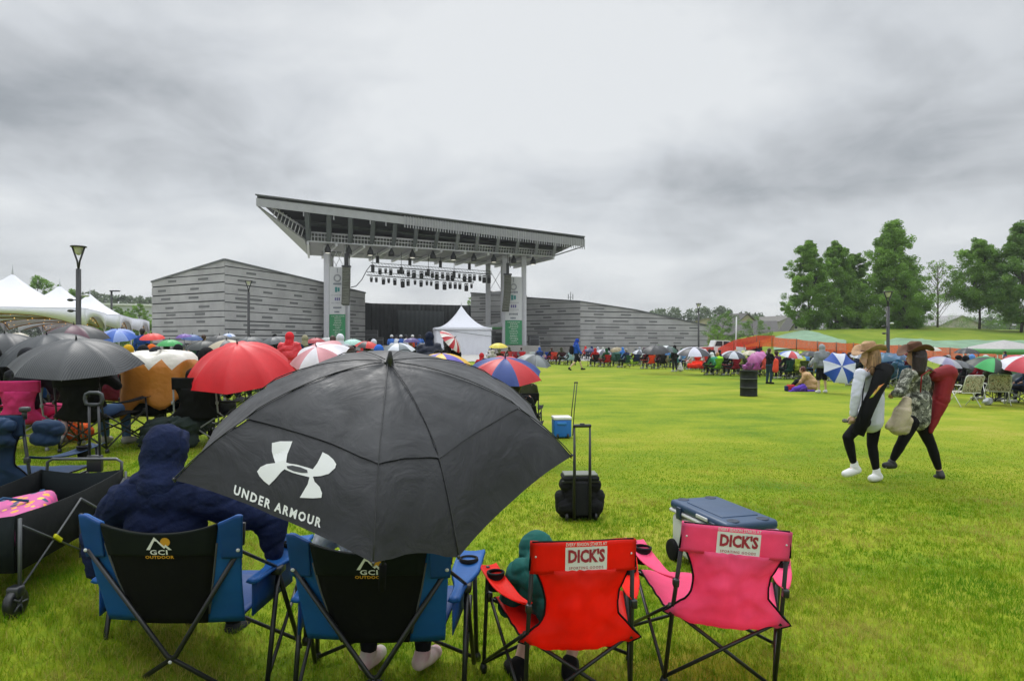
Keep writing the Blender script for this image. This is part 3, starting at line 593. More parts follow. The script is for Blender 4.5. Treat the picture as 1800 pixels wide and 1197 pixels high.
# ================= foliage =================
def leafmat(name, c1, c2, tr=.25):
    m = bpy.data.materials.new(name); m.use_nodes = True; nt = m.node_tree; b = nt.nodes['Principled BSDF']; at = N(nt, 'ShaderNodeAttribute', attribute_name='tone')
    tc = N(nt, 'ShaderNodeTexCoord'); no = N(nt, 'ShaderNodeTexNoise', i_Scale=.6, i_Detail=2.); L(nt, tc.outputs['Object'], no.inputs['Vector'])
    v = M(nt, 'ADD', M(nt, 'MULTIPLY', at.outputs['Fac'], .6), M(nt, 'MULTIPLY', no.outputs[0], .4)); c = ramp(nt, v, [(.25, c1), (.75, c2)])
    L(nt, c, b.inputs['Base Color']); b.inputs['Roughness'].default_value = .55; b.inputs['Specular IOR Level'].default_value = .3
    t = N(nt, 'ShaderNodeBsdfTranslucent'); ms = N(nt, 'ShaderNodeMixShader'); ms.inputs[0].default_value = tr; L(nt, c, t.inputs[0]); L(nt, b.outputs[0], ms.inputs[1]); L(nt, t.outputs[0], ms.inputs[2]); L(nt, ms.outputs[0], nt.nodes['Material Output'].inputs[0])
    return m
LEAF = leafmat('leaf_green', (.10, .21, .03), (.25, .43, .07), .35); LEAF2 = leafmat('leaf_fresh', (.11, .22, .025), (.24, .42, .06), .35); LEAFD = leafmat('leaf_dark', (.075, .17, .03), (.19, .33, .06), .35); LEAFF = leafmat('leaf_far_hazed', (.10, .14, .085), (.17, .22, .13))  # the far leaves are greyed and paled, haze put into their colour
bark = mat('bark', (.06, .05, .042), rough=.9, var=.3, vscale=6, bump=.5, bscale=20)
def leaves(name, centers, radii, per, size, seed, mt, parent=None, sq=.8, tones=None):
    r = np.random.default_rng(seed); C = np.repeat(np.array(centers), per, 0); Rr = np.repeat(np.array(radii), per)[:, None]; n = len(C)
    d = r.normal(size=(n, 3)); d /= np.linalg.norm(d, axis=1)[:, None]; rad = r.random((n, 1))**.45; c = C+d*rad*Rr*np.array([1, 1, sq])
    u = r.normal(size=(n, 3)); u /= np.linalg.norm(u, axis=1)[:, None]; w_ = np.cross(u, r.normal(size=(n, 3))); w_ /= np.linalg.norm(w_, axis=1)[:, None]
    s = size*(.6+.8*r.random((n, 1))); p = np.stack([c-u*s, c+w_*s*.5, c+u*s, c-w_*s*.5], 1).reshape(-1, 3)
    me = bpy.data.meshes.new(name); me.vertices.add(n*4); me.vertices.foreach_set('co', p.ravel().astype(np.float32)); me.loops.add(n*4); me.loops.foreach_set('vertex_index', np.arange(n*4, dtype=np.int32))
    me.polygons.add(n); me.polygons.foreach_set('loop_start', (np.arange(n)*4).astype(np.int32)); me.update(calc_edges=True)
    tn = np.repeat(r.random(len(centers)), per)*.6+r.random(n)*.4; a = me.attributes.new('tone', 'FLOAT', 'POINT'); a.data.foreach_set('value', np.repeat(tn, 4).astype(np.float32))
    me.materials.append(mt); o = bpy.data.objects.new(name, me); S.collection.objects.link(o); o.parent = parent; return o
def tree(px, ytop, ybase, d, wpx, label, seed, mt=LEAF, group='trees on the grassy mound', low=.16, dens=1., shape='oval', name='tree', cat='tree', trunkr=.13, leaf=.17):
    r = random.Random(seed); p = P(px, ybase, d); H = (ybase-ytop)/F*d; W = wpx/F*d/2*1.22
    t = thing(name, label, cat, (p.x, p.y, p.z-.15), r.uniform(0, 6), group); cs, rs = [], []; mb = MB(); top = H*.93
    bend = [(0, 0, 0)]+[(r.uniform(-.02, .02)*H*i, r.uniform(-.02, .02)*H*i, H*.93*i/6) for i in range(1, 7)]
    mb.tube(bend, [trunkr*H/10*(1.15-i/6.3) for i in range(7)], 8)
    nb = int(34*dens)
    for i in range(nb):
        f = low+(1-low)*((i+.5)/nb)**.9; z = H*f; q = (f-low)/(1-low)
        prof = {'oval': (min(1, q*3.2+.35))*(1-q**2.2)**.75+.05, 'round': sin(pi*min(1, q*.92+.06))**.55, 'cone': (min(1, q*4+.3))*(1-q)**.8+.06}[shape]
        a = i*2.4+r.uniform(-.5, .5); L_ = W*prof*r.uniform(.62, 1.12); k = min(6, max(0, int(f*6))); base = V(bend[k]); e = V((cos(a)*L_, sin(a)*L_, z+r.uniform(-.02, .05)*H)); b0 = V((base.x*.8, base.y*.8, max(low*H*.7, z-L_*.45)))
        mb.tube([b0, b0.lerp(e, .5)+V((0, 0, .03*H)), e], [.045*H/10*trunkr/.13, .03*H/10, .012*H/10], 5, caps=False)
        m = max(2, int(6*dens))
        for j in range(m):
            s = (j+1)/m; c = b0.lerp(e, .35+.65*s)+V((r.uniform(-.3, .3), r.uniform(-.3, .3), r.uniform(-.2, .3)))*W*.5; cs.append(tuple(c)); rs.append(W*r.uniform(.09, .22)*(.75+.25*prof))
    mb.build('trunk', bark, t)
    leaves('crown', cs, rs, int(125*min(1.2, dens)), leaf*.60*H/11, seed, mt, t); return t
TR = [(1423, 430, 584, 78, 66, 'tree with a tall narrow crown at the left end of the mound', 1, 'oval', .12, LEAF), (1470, 432, 584, 82, 62, 'leafy tree second from the left on the mound', 2, 'oval', .1, LEAF),
      (1506, 446, 584, 84, 50, 'slim dark tree left of the tallest tree on the mound', 3, 'oval', .12, LEAFD), (1567, 402, 588, 76, 100, 'tallest tree on the mound with a broad two-tiered crown', 4, 'cone', .12, LEAF),
      (1592, 470, 590, 74, 70, 'low spreading tree just right of the black lamp post', 8, 'round', .1, LEAF), (1721, 430, 584, 76, 80, 'tree with an open airy crown, second from the right edge', 5, 'oval', .3, LEAF), (1795, 402, 588, 72, 90, 'large dark tree cut off by the right edge of the picture', 6, 'oval', .12, LEAFD)]
for px, yt, yb, d, w_, lab, sd, sh, lo, mt in TR: tree(px, yt, yb, d, w_*(1.14 if px < 1600 else 1.06), lab, sd, mt, low=lo*.6 if px < 1600 else lo, shape=sh, dens=1.35)
# the thin half-bare tree
def bare(px, ytop, ybase, d, label):
    p = P(px, ybase, d); H = (ybase-ytop)/F*d; t = thing('tree', label, 'tree', (p.x, p.y, p.z-.1), 0, 'trees on the grassy mound'); mb = MB(); r = random.Random(3); cs = []
    mb.tube([(0, 0, 0), (.05, 0, H*.5), (0, 0, H)], [.13, .08, .02], 7)
    for i in range(46):
        f = .2+.78*i/46; a = i*2.4; L_ = H*.23*(1-f)**.5+.3; b = V((0, 0, H*f)); e = b+V((cos(a)*L_, sin(a)*L_, L_*1.3)); mb.tube([b, b.lerp(e, .5), e], [.03, .02, .006], 4, caps=False)
        for k in range(3): s = r.uniform(.3, .9); q = b.lerp(e, s); e2 = q+V((r.uniform(-1, 1), r.uniform(-1, 1), r.uniform(.3, 1)))*L_*.4; mb.tube([q, e2], [.012, .005], 3, caps=False); cs.append(tuple(e2))
    mb.build('trunk', mat('bark_grey', (.16, .14, .12), rough=.9), t); leaves('crown', cs, [.3]*len(cs), 9, .10, 9, LEAF2, t)
bare(1648, 466, 584, 77, 'thin nearly bare tree in the gap between the leafy trees')
for px, yt, yb, d, w_, lab, sd, mt, sh in ((1270, 548, 618, 84, 58, 'round dark bush-like tree right of the slatted wall', 21, LEAFD, 'round'), (1262, 575, 618, 80, 36, 'bright yellow green young tree in front of the round dark tree', 22, LEAF2, 'round'), (1325, 560, 612, 84, 54, 'broad dark rounded tree left of the orange fence', 23, LEAFD, 'round'),
                                           (69, 488, 560, 120, 56, 'round green tree showing between the first two tent peaks', 24, LEAF, 'round'), (243, 535, 585, 95, 34, 'low green bush tree beyond the farthest tent', 25, LEAF, 'round'), (128, 508, 545, 130, 30, 'small tree between the second and third tent peaks', 26, LEAF, 'round'),
                                           (207, 540, 580, 100, 26, 'dark bush beneath the single-arm lamp post', 27, LEAFD, 'round'), (828, 522, 540, 118, 14, 'green treetop showing behind the stage drape', 28, LEAF2, 'round'), (1160, 606, 622, 80, 30, 'low brown green shrub before the end of the slatted wall', 29, LEAF, 'round')):
    tree(px, yt, yb, d, w_, lab, sd, mt, group='trees beyond the field', low=.06, shape=sh, dens=.8, leaf=.3 if d > 90 else .22)
for px, yt, yb, d, w_, sd, lab in ((1530, 548, 590, 95, 60, 31, 'dense shrub between the trunks left of the lamp post'), (1600, 552, 590, 97, 60, 32, 'dense shrub behind the low spreading tree'), (1690, 556, 588, 100, 80, 33, 'long shrub in front of the grey roof behind the mound'), (1775, 540, 590, 98, 80, 34, 'tall shrub under the tree at the right edge'), (1450, 552, 590, 95, 50, 35, 'shrub under the narrow tree at the mound end')):
    tree(px, yt, yb, d, w_, lab, sd, LEAFD, group='shrubs behind the mound', low=.04, shape='round', dens=.7, leaf=.3, name='shrub', cat='shrub')
# far woods
def woods(pts, d, seed, mt, depth=14, name='far_woods', lab='hazy line of distant woods'):
    r = random.Random(seed); cs, rs = [], []
    for (xa, ya), (xb, yb) in zip(pts, pts[1:]):
        n = max(2, int(abs(xb-xa)/5))
        for i in range(n):
            f = i/n; x = xa+(xb-xa)*f; y = ya+(yb-ya)*f; dd = d+r.uniform(0, depth); tp_ = P(x, y+r.uniform(-1, 4), dd); z = tp_.z; 
            while z > .5: rr = r.uniform(1.0, 2.4)*d/220; cs.append((tp_.x+r.uniform(-1, 1)*rr, tp_.y, z-rr*.7)); rs.append(rr); z -= rr*1.3
    o = leaves(name, cs, rs, 42, .62*d/220, seed, mt); tag(o, lab, 'woods', kind='stuff'); return o
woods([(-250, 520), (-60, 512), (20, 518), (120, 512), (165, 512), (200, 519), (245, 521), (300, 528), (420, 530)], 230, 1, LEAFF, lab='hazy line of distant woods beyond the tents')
woods([(140, 552), (200, 545), (250, 560), (330, 556)], 110, 5, LEAF, 6, lab='green hedge line in front of the white warehouse')
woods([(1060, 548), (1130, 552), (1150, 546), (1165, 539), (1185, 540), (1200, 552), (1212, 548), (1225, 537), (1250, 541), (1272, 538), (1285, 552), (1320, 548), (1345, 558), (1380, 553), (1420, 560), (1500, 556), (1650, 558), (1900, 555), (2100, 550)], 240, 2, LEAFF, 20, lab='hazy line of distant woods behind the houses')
# white warehouse far left
t = thing('warehouse', 'long low white warehouse far off beyond the tents', 'building', (*plan(228, 150), 0)); a, b = plan(150, 150), plan(300, 158); mb = MB(); mb.prism([(a[0], a[1], 0), (b[0], b[1], 0), (b[0], b[1], zat(539, 158)), (a[0], a[1], zat(535, 150))], (0, 25, 0)); mb.build('wall', mat('warehouse_wall', (.42, .45, .46), rough=.6, var=.08, vscale=.2), t, world=True)
mb = MB(); mb.prism([(a[0], a[1]-.4, zat(535, 150)), (b[0], b[1]-.4, zat(539, 158)), (b[0], b[1]-.4, zat(536, 158)), (a[0], a[1]-.4, zat(532, 150))], (0, 26, 0)); mb.build('roof', mat('warehouse_roof', (.62, .64, .64)), t, world=True)
# houses
def house(px, yr, ye, d, wpx, label, wallc, roofc, yaw=0., dep=9., win=()):
    p = P(px, ye, d); W = wpx/F*d; ev = p.z; rg = zat(yr, d); t = thing('house', label, 'house', (p.x, p.y, 0), yaw, 'houses behind the field'); h = W/2; e = .4
    mb = MB(); mb.prism([(-h, 0, 0), (h, 0, 0), (h, 0, ev), (0, 0, rg), (-h, 0, ev)], (0, dep, 0)); mb.build('wall', mat('house_wall_'+wallc[1:], wallc, rough=.8, var=.05), t)
    mb = MB(); sl = (rg-ev)/h
    for s in (-1, 1): mb.prism([(0, -e, rg+.02), (s*(h+e), -e, ev-sl*e+.02), (s*(h+e), -e, ev-sl*e+.22), (0, -e, rg+.22)], (0, dep+2*e, 0))
    mb.build('roof', mat('house_roof_'+roofc[1:], roofc, rough=.9, var=.15, vscale=3), t)
    for (wx, wz, ww, wh) in win:
        mb = MB(); mb.box((wx, -.03, wz), (ww, .06, wh)); f = mb.build('window', mat('window_white', (.6, .6, .6)), t); mb = MB(); mb.box((wx, -.065, wz), (ww*.8, .02, wh*.85)); mb.build('pane', mat('window_glass', (.03, .035, .04), rough=.1), f)
    return t
house(1313, 552, 576, 150, 66, 'tan gabled house between the two round dark trees', '#a39a86', '#4f4d4b', .35, 10)
house(1412, 546, 590, 100, 56, 'pale house gable with narrow windows at the end of the mound', '#a9a998', '#4b4a49', -.25, 12, [(-1.0, 4.2, .5, 1.5), (.5, 4.2, .5, 1.5), (1.6, 4.2, .5, 1.5)])
house(1362, 566, 588, 130, 60, 'grey roofed house just left of the pale gable', '#8d8a84', '#5a5857', 1.3, 12)
house(1165, 556, 566, 210, 46, 'beige roofed house above the slatted wall', '#a9a08c', '#8a8578', .2, 12)
house(1243, 560, 568, 190, 60, 'tan house behind the black lamp post at the wall end', '#a69d88', '#7a766c', -.3, 12)
house(1390, 556, 566, 220, 60, 'distant grey house right of the tan gabled house', '#8f8c86', '#66645f', .5, 12)
house(1690, 556, 572, 140, 80, 'grey roofed house seen between the trunks on the mound', '#a7a39a', '#8b898a', .1, 10)
house(1478, 560, 580, 120, 50, 'low grey house behind the trunks at the left of the mound', '#9d998f', '#77757a', -.2, 10)
# ================= orange fence, erosion cloth =================
def meshmat(name, c, a):
    m = mat(name, c, rough=.7, alpha=1., var=.08); nt = m.node_tree; b = nt.nodes['Principled BSDF']; tc = N(nt, 'ShaderNodeTexCoord'); wv = N(nt, 'ShaderNodeTexNoise', i_Scale=9., i_Detail=2.); L(nt, tc.outputs['Object'], wv.inputs['Vector'])
    L(nt, ramp(nt, wv.outputs[0], [(.35, (a-.12,)*3), (.65, (min(1, a+.12),)*3)]), b.inputs['Alpha']); return m
om = meshmat('fence_orange', '#ea5e28', .84)
t = thing('safety_fence', 'long orange plastic mesh safety fence along the foot of the mound', 'fence', (*plan(1450, 57), 0))
fp = [(1308,607,610,63),(1335,599,609,61),(1357,592,609.5,59.5),(1400,596,614,58),(1437,600,619,56.5),(1470,602,622,55.5),(1500,603,625,54.5),(1540,605,627,53.5),(1580,606.5,629,52.5),(1620,608,631,51.5),(1670,611,632,50.5),(1720,613,633,49.5),(1780,614,634,48.5),(1860,615,636,47.5)]
rows = [[], []]
for (x0, ya, yb, d0), (x1, yc, yd, d1) in zip(fp, fp[1:]):
    for k in range(6): f = k/6; q = [x0+(x1-x0)*f, ya+(yc-ya)*f+1.*sin(pi*f), yb+(yd-yb)*f, d0+(d1-d0)*f]; rows[0].append(P(q[0], q[1], q[3])); rows[1].append(P(q[0], q[2], q[3]))
mb = MB(); mb.sheet(rows); mb.build('mesh_panel', om, t, world=True)
for x0, ya, yb, d0 in fp: a, b = P(x0, ya-1, d0-.05), P(x0, yb+4, d0-.05); mb = MB(); mb.tube([b, a], .03, 5); mb.build('post', metal('#5a3a28'), t, world=True)
t = thing('safety_fence', 'bright red orange mesh fence behind the parked pickup truck', 'fence', (*plan(1330, 72), 0)); mb = MB(); mb.sheet([[P(1262, 612, 70), P(1290, 598, 71), P(1330, 590, 72), P(1362, 590, 74)], [P(1262, 625, 70), P(1290, 622, 71), P(1330, 612, 72), P(1362, 606, 74)]]); mb.build('mesh_panel', meshmat('fence_red', '#e03a1c', .85), t, world=True)
for x, y in ((1268, 609), (1290, 598), (1330, 590), (1360, 590)): mb = MB(); mb.tube([P(x, y-1, 71), P(x, y+22, 71)], .03, 5); mb.build('post', metal('#5a3a28'), t, world=True)
# mound as its own terrain piece
mb = MB(); rows = []
prof = [(1340, 600), (1372, 590), (1395, 583), (1425, 578), (1470, 577), (1520, 576), (1590, 575), (1640, 573.5), (1700, 575), (1760, 578), (1850, 579), (2000, 582), (2200, 590)]
for d, f in ((46, -.05), (50, .10), (53, .17), (57, .31), (62, .5), (68, .78), (74, .95), (80, 1.), (92, .95), (110, .6), (135, 0.)):
    row = []
    for x, y in prof:
        zt = zat(y, 76); zt = max(zt, .1)-.0; X_ = (x-CX)/F*d if d < 80 else (x-CX)/F*80; row.append(V((X_, d, -.05+(zt)*f)))
    rows.append(row)
def subdiv(rows, k=4):
    out = []
    for a, b in zip(rows, rows[1:]):
        for i in range(k): out.append([p.lerp(q, i/k) for p, q in zip(a, b)])
    out.append(rows[-1]); tr = list(zip(*out)); res = []
    for a, b in zip(tr, tr[1:]):
        for i in range(k): res.append([p.lerp(q, i/k) for p, q in zip(a, b)])
    res.append(list(tr[-1])); return [[p+V((0, 0, .12*noise.noise(p*.35))) for p in r] for r in res]
mb.sheet(subdiv(rows)); moundm = mat('mound_grass', (.10, .17, .015), rough=.9, var=.3, vscale=.35, bump=.6, bscale=6, spec=.1, col2=(.20, .25, .03)); o = mb.build('hill', moundm); tag(o, kind='structure')

HR = rows
def hill_z(px, d):       # height of the mound above a plan point
    x = (px-CX)/F*d; ds = [r_[0].y for r_ in HR]
    for i in range(len(ds)-1):
        if ds[i] <= d <= ds[i+1]:
            f = (d-ds[i])/(ds[i+1]-ds[i]); q = []
            for row in (HR[i], HR[i+1]):
                z = row[0].z if x < row[0].x else row[-1].z
                for a, b in zip(row, row[1:]):
                    if a.x <= x <= b.x: z = a.z+(b.z-a.z)*(x-a.x)/max(1e-6, b.x-a.x)
                q.append(z)
            return q[0]+(q[1]-q[0])*f
    return 0.
gm = mat('erosion_cloth', (.15, .25, .16), rough=.85, var=.2, vscale=.8, bump=.5, bscale=3.)
def cloth(pts, lab):
    cols = []
    for (xa, ya, da), (xb, yb, db) in zip(pts, pts[1:]):
        for k in range(5):
            f = k/5; x, yt, d0 = xa+(xb-xa)*f, ya+(yb-ya)*f, da+(db-da)*f; d1 = d0
            while d1 < 78 and CY-(hill_z(x, d1)-CH)*F/d1 > yt: d1 += .5
            cols.append([V(((x-CX)/F*(d0+(d1-d0)*j/8), d0+(d1-d0)*j/8, hill_z(x, d0+(d1-d0)*j/8)+.16)) for j in range(9)])
    mb = MB(); mb.sheet(cols); tag(mb.build('erosion_cloth', gm), lab, 'ground cloth', group='green cloth strips on the mound')
cloth([(1360, 594, 60.5), (1385, 584, 59.5), (1410, 582, 58.8), (1440, 588, 57.6), (1470, 598, 56.5), (1492, 603, 55.8)], 'pale green erosion cloth on the left shoulder of the mound')
cloth([(1555, 603, 54.2), (1575, 598, 53.7), (1620, 599, 52.6), (1645, 603, 52), (1700, 601, 51), (1780, 602, 49.6), (1850, 602, 48.8)], 'pale green erosion cloth strip above the orange fence at right')
# ================= damp air =================
mb = MB(); mb.box((0, 230, 20), (940, 620, 47)); hz = mb.build('haze', []); tag(hz, 'thin damp haze over the field and the houses', 'haze', kind='stuff'); hz.data.materials.clear()
hm = bpy.data.materials.new('haze_air'); hm.use_nodes = True; nt = hm.node_tree; nt.nodes.clear(); ho = nt.nodes.new('ShaderNodeOutputMaterial'); hv = nt.nodes.new('ShaderNodeVolumePrincipled'); hv.inputs['Color'].default_value = (.80, .82, .85, 1); hv.inputs['Density'].default_value = .00045; nt.links.new(hv.outputs[0], ho.inputs['Volume']); hz.data.materials.append(hm)
# ================= umbrellas =================
def axis_frame(n):
    n = V(n).normalized(); u = V((0, 1, 0)).cross(n) if abs(n.y) < .95 else V((1, 0, 0)).cross(n); u.normalize(); return n, u, n.cross(u).normalized()
def umbrella(px, py, d, wpx, label, cols, tilt=(0, 0), k=8, deep=.34, phi=.2, shaft=.85, vent=None, group='open umbrellas over the crowd', ribs=True, tipl=.06, band=None, open_in=False, name='umbrella'):
    """apex at photo pixel px, py and distance d; wpx = width of the canopy"""
    R_ = wpx/2/F*d; ap = P(px, py, d); n, u, v = axis_frame((tilt[0], tilt[1], 1)); h = R_*2*deep*.72
    if open_in: n = -n
    c = ap-n*h; a_ = .95
    t = thing(name, label, 'umbrella', c, 0, group)
    def pt(i, s):
        an = phi+i*2*pi/k; rho = R_*sin(s*a_)/sin(a_); z = h*(cos(s*a_)-cos(a_))/(1-cos(a_)); return u*(rho*cos(an))+v*(rho*sin(an))+n*z
    mb = MB(); m = 6; NS = 8; mats = [umbm(x) for x in dict.fromkeys(cols+([band] if band else []))]; idx = {x: i for i, x in enumerate(dict.fromkeys(cols+([band] if band else [])))}
    for i in range(k):
        a, b = pt, None; ci = idx[cols[i % len(cols)]]
        def q(f, s): p = pt(i, s).lerp(pt(i+1, s), f); sag = 4*f*(1-f); return p*(1-.05*sag*s)-n*(.022*sag*s*R_)
        lim = 6 if band else NS
        mb.sheet([[q(f/m, s/NS) for f in range(m+1)] for s in range(0, lim+1)], mi=ci)
        if band: mb.sheet([[q(f/m, s/NS) for f in range(m+1)] for s in range(lim, NS+1)], mi=idx[band])
    cn = mb.build('canopy', mats, t)
    mb = MB(); mb.tube([V((0, 0, 0))+n*h*1.0, n*(h+tipl)], [.012, .006], 8); mb.build('tip', BLACK, t)
    mb = MB(); mb.tube([n*h, n*(h-shaft)], .006, 6); mb.build('shaft', metal('#2a2c2e'), t)
    if ribs:
        mb = MB()
        for i in range(k): mb.tube([pt(i, s/5)-n*.012 for s in range(6)], .004, 4)
        mb.build('rib_frame', metal('#3a3c3e'), t)
        mb = MB(); e = n*(h-shaft); mb.tube([e, e-n*.1], .014, 8); mb.build('handle', BLACK, t)
    return t
# ================= chairs =================
def chair_meshes():
    """basic quad folding chair facing +Y; returns dict of meshes"""
    M_ = {}
    f = MB(); r = .011
    for s in (-1, 1):
        f.tube([(s*.27, -.24, .0), (s*.262, -.30, .42), (s*.245, -.37, .86)], r, 8)            # rear posts
        f.tube([(s*.43, .30, 0), (s*.41, .24, .58)], r, 8)                                      # front posts
        f.tube([(s*.272, -.24, .06), (s*.40, .25, .43)], r*.85, 8); f.tube([(s*.425, .29, .06), (s*.265, -.28, .43)], r*.85, 8)   # side cross
        f.tube([(s*.27, -.245, .05), (-s*.262, -.272+s*.012, .40)], r*.9, 8)                    # rear cross
        f.tube([(s*.428, .30, .05), (-s*.40, .26+s*.012, .40)], r*.9, 8)                        # front cross
        for p in ((s*.27, -.24, .0), (s*.43, .30, 0)): f.lathe([(.001, 0), (.022, 0), (.022, .03), (.013, .05)], 10, p)
        for p in ((s*.265, -.285, .41), (s*.40, .25, .42)): f.box(p, (.035, .05, .05), r=.008)
        f.box((s*.262, -.335, .56), (.03, .04, .04), r=.006)
    M_['frame'] = f.mesh('frame', BLACK)
    # seat and back in one cloth: hourglass
    g = MB(); rows = []
    def edge(t):      # half-width, y, z along the cloth from back top to seat front
        if t < .5:
            q = t/.5; z = .74-.36*q; wv = .235-.055*sin(pi*min(1, q*1.05)); wv += .085*max(0, q-.62)/.38; y = -.36+.06*q-.035*sin(pi*q)*0; return wv, y-.0, z
        q = (t-.5)/.5; return .265+.11*q, -.30+.54*q, .38+.04*q
    for i in range(41):
        t = i/40; w_, y, z = edge(t); row = []
        for j in range(25):
            x = -1+j/12; b = 1-x*x; sg = .06*b if t < .5 else 0; sz = (.075*b*sin(pi*min(1, max(0., (t-.42)/.58)))) if t > .42 else 0
            wr_ = .012*noise.noise(V((x*2.2, t*9, 1)))+.007*noise.noise(V((x*5+t*9, t*14, 3)))-.006*max(0, 1-4*abs(noise.noise(V((x*3-t*6, t*5+x*2, 8)))))
            row.append((x*w_, y-(sg*.5 if t < .5 else sg)*(1-.0)+wr_-(.03*b*sin(pi*t/.5) if t < .5 else 0), z-sz+wr_*.6))
        rows.append(row)
    g.sheet(rows, th=.004); M_['seat'] = g.mesh('seat', fab('#c01010'))
    e = MB()
    for j in (0, -1): e.tube([r_[j] for r_ in rows], .0055, 6)
    e.tube([(-.25, -.372, .865), (0, -.376, .862), (.25, -.372, .865)], .007, 6); e.tube([(-.252, -.372, .865), (-.262, -.365, .74)], .006, 6); e.tube([(.252, -.372, .865), (.262, -.365, .74)], .006, 6)
    M_['piping'] = e.mesh('piping', fab('#0c0c0e'))
    b = MB(); rows = []
    for i in range(9):
        z = .865-.14*i/8; y = -.374+.012*i/8; rows.append([(x*.262, y-.016*sqrt(max(0, 1-x*x))-.004+.003*noise.noise(V((x*3, z*20, 4))), z) for x in [-1+j/8 for j in range(17)]])
    b.sheet(rows, th=.03); M_['back_band'] = b.mesh('back_band', fab('#c01010'))
    for s, nm in ((-1, 'armL'), (1, 'armR')):
        a = MB(); rows = []
        for i in range(13):
            q = i/12; y = -.335+.60*q; zc = .585-.05*sin(pi*q)*(1-.3*q); cx = s*(.262+.15*q); hw = .018+.036*min(1, q*1.8) if q > .12 else .02
            rows.append([(cx+hw*(j/4-1), y, zc-.012*(1-(j/4-1)**2)) for j in range(9)])
        a.sheet(rows, th=.006)
        if s > 0:     # cup holder ring at the arm end
            pass
        M_[nm] = a.mesh('arm', fab('#c01010'))
        c = MB(); c.lathe([(.047, 0), (.047, -.005), (.040, -.085), (.001, -.09)], 18, (s*.375, .14, .575)); c.lathe([(.050, .006), (.040, .008), (.040, -.002), (.050, -.004), (.050, .006)], 18, (s*.375, .14, .576)); M_['cup'+nm[-1]] = c.mesh('cup_holder', fab('#1a1a1c'))
    return M_
CH_M = chair_meshes()
CHG = 'folding camp chairs in the crowd'
def chair(loc, yaw, col, label, frame=None, group=CHG, full=False, s=1., cloth=None):
    g = gz(loc[0], loc[1]) if len(loc) < 3 else loc[2]
    t = thing('camp_chair', label, 'camp chair', (loc[0], loc[1], g), yaw, group, s)
    obj('frame', CH_M['frame'], t, frame or BLACK); m = cloth or fab(col)
    obj('seat', CH_M['seat'], t, m); obj('back_band', CH_M['back_band'], t, m)
    for s_ in 'LR': obj('arm', CH_M['arm'+s_], t, m)
    if full:
        obj('piping', CH_M['piping'], t)
        for s_ in 'LR': obj('cup_holder', CH_M['cup'+s_], t)
    return t
# ================= people =================
SK = mat('skin', (.52, .30, .21), rough=.5, var=.06, vscale=12, spec=.35); SK2 = mat('skin_fair', (.62, .40, .31), rough=.5, var=.06, vscale=12)
def hairmat(k, c):
    m = mat('hair_'+k, c, rough=.45, var=0, spec=.4); nt = m.node_tree; b = nt.nodes['Principled BSDF']; tc = N(nt, 'ShaderNodeTexCoord'); mp = N(nt, 'ShaderNodeMapping'); mp.inputs['Scale'].default_value = (1, 1, .12); L(nt, tc.outputs['Object'], mp.inputs[0]); n = N(nt, 'ShaderNodeTexNoise', i_Scale=55., i_Detail=3.); L(nt, mp.outputs[0], n.inputs['Vector'])
    cc = lin(c) if isinstance(c, str) else c; L(nt, ramp(nt, n.outputs[0], [(.3, tuple(x*.45 for x in cc)), (.7, tuple(min(1, x*1.6) for x in cc))]), b.inputs['Base Color']); bn = N(nt, 'ShaderNodeBump', i_Strength=.8, i_Distance=.01); L(nt, n.outputs[0], bn.inputs['Height']); L(nt, bn.outputs[0], b.inputs['Normal']); return m
HAIRS = {k: hairmat(k, c) for k, c in (('brown', '#3a241a'), ('dark', '#15100e'), ('blond', '#a07a4c'), ('red', '#4a1c14'), ('grey', '#8a8682'))}
POSE = {}
def pose(nm, **j): POSE[nm] = {k: V(v) for k, v in j.items()}
pose('sit', pel=(0, -.10, .50), ab=(0, -.17, .66), ch=(0, -.20, .87), nk=(0, -.19, 1.03), hd=(0, -.15, 1.17), hL=(-.10, -.08, .49), hR=(.10, -.08, .49), kL=(-.15, .34, .50), kR=(.15, .34, .50), aL=(-.15, .38, .10), aR=(.15, .38, .10),
     tL=(-.17, .52, .04), tR=(.17, .52, .04), sL=(-.19, -.20, .98), sR=(.19, -.20, .98), eL=(-.29, -.08, .74), eR=(.29, -.08, .74), wL=(-.17, .16, .64), wR=(.17, .16, .64))
pose('situp', **{**POSE['sit'], 'eR': (.27, .0, .82), 'wR': (.08, .17, .98)})
pose('sitlean', **{**POSE['sit'], 'ch': (-.05, -.02, .82), 'nk': (-.06, .06, .96), 'hd': (-.07, .13, 1.08), 'sL': (-.24, .0, .90), 'sR': (.14, .0, .92), 'eL': (-.27, .16, .66), 'eR': (.22, .18, .68), 'wL': (-.14, .34, .58), 'wR': (.14, .36, .6)})
pose('stand', pel=(0, 0, .92), ab=(0, .01, 1.08), ch=(0, 0, 1.28), nk=(0, 0, 1.46), hd=(0, .03, 1.60), hL=(-.10, 0, .90), hR=(.10, 0, .90), kL=(-.12, .02, .49), kR=(.12, .02, .49), aL=(-.13, -.02, .09), aR=(.13, -.02, .09),
     tL=(-.15, .13, .03), tR=(.15, .13, .03), sL=(-.20, 0, 1.41), sR=(.20, 0, 1.41), eL=(-.27, -.04, 1.12), eR=(.27, -.04, 1.12), wL=(-.24, .08, .88), wR=(.24, .08, .88))
pose('hold', **{**POSE['stand'], 'eL': (-.24, .12, 1.16), 'eR': (.24, .12, 1.16), 'wL': (-.06, .28, 1.22), 'wR': (.06, .28, 1.22)})
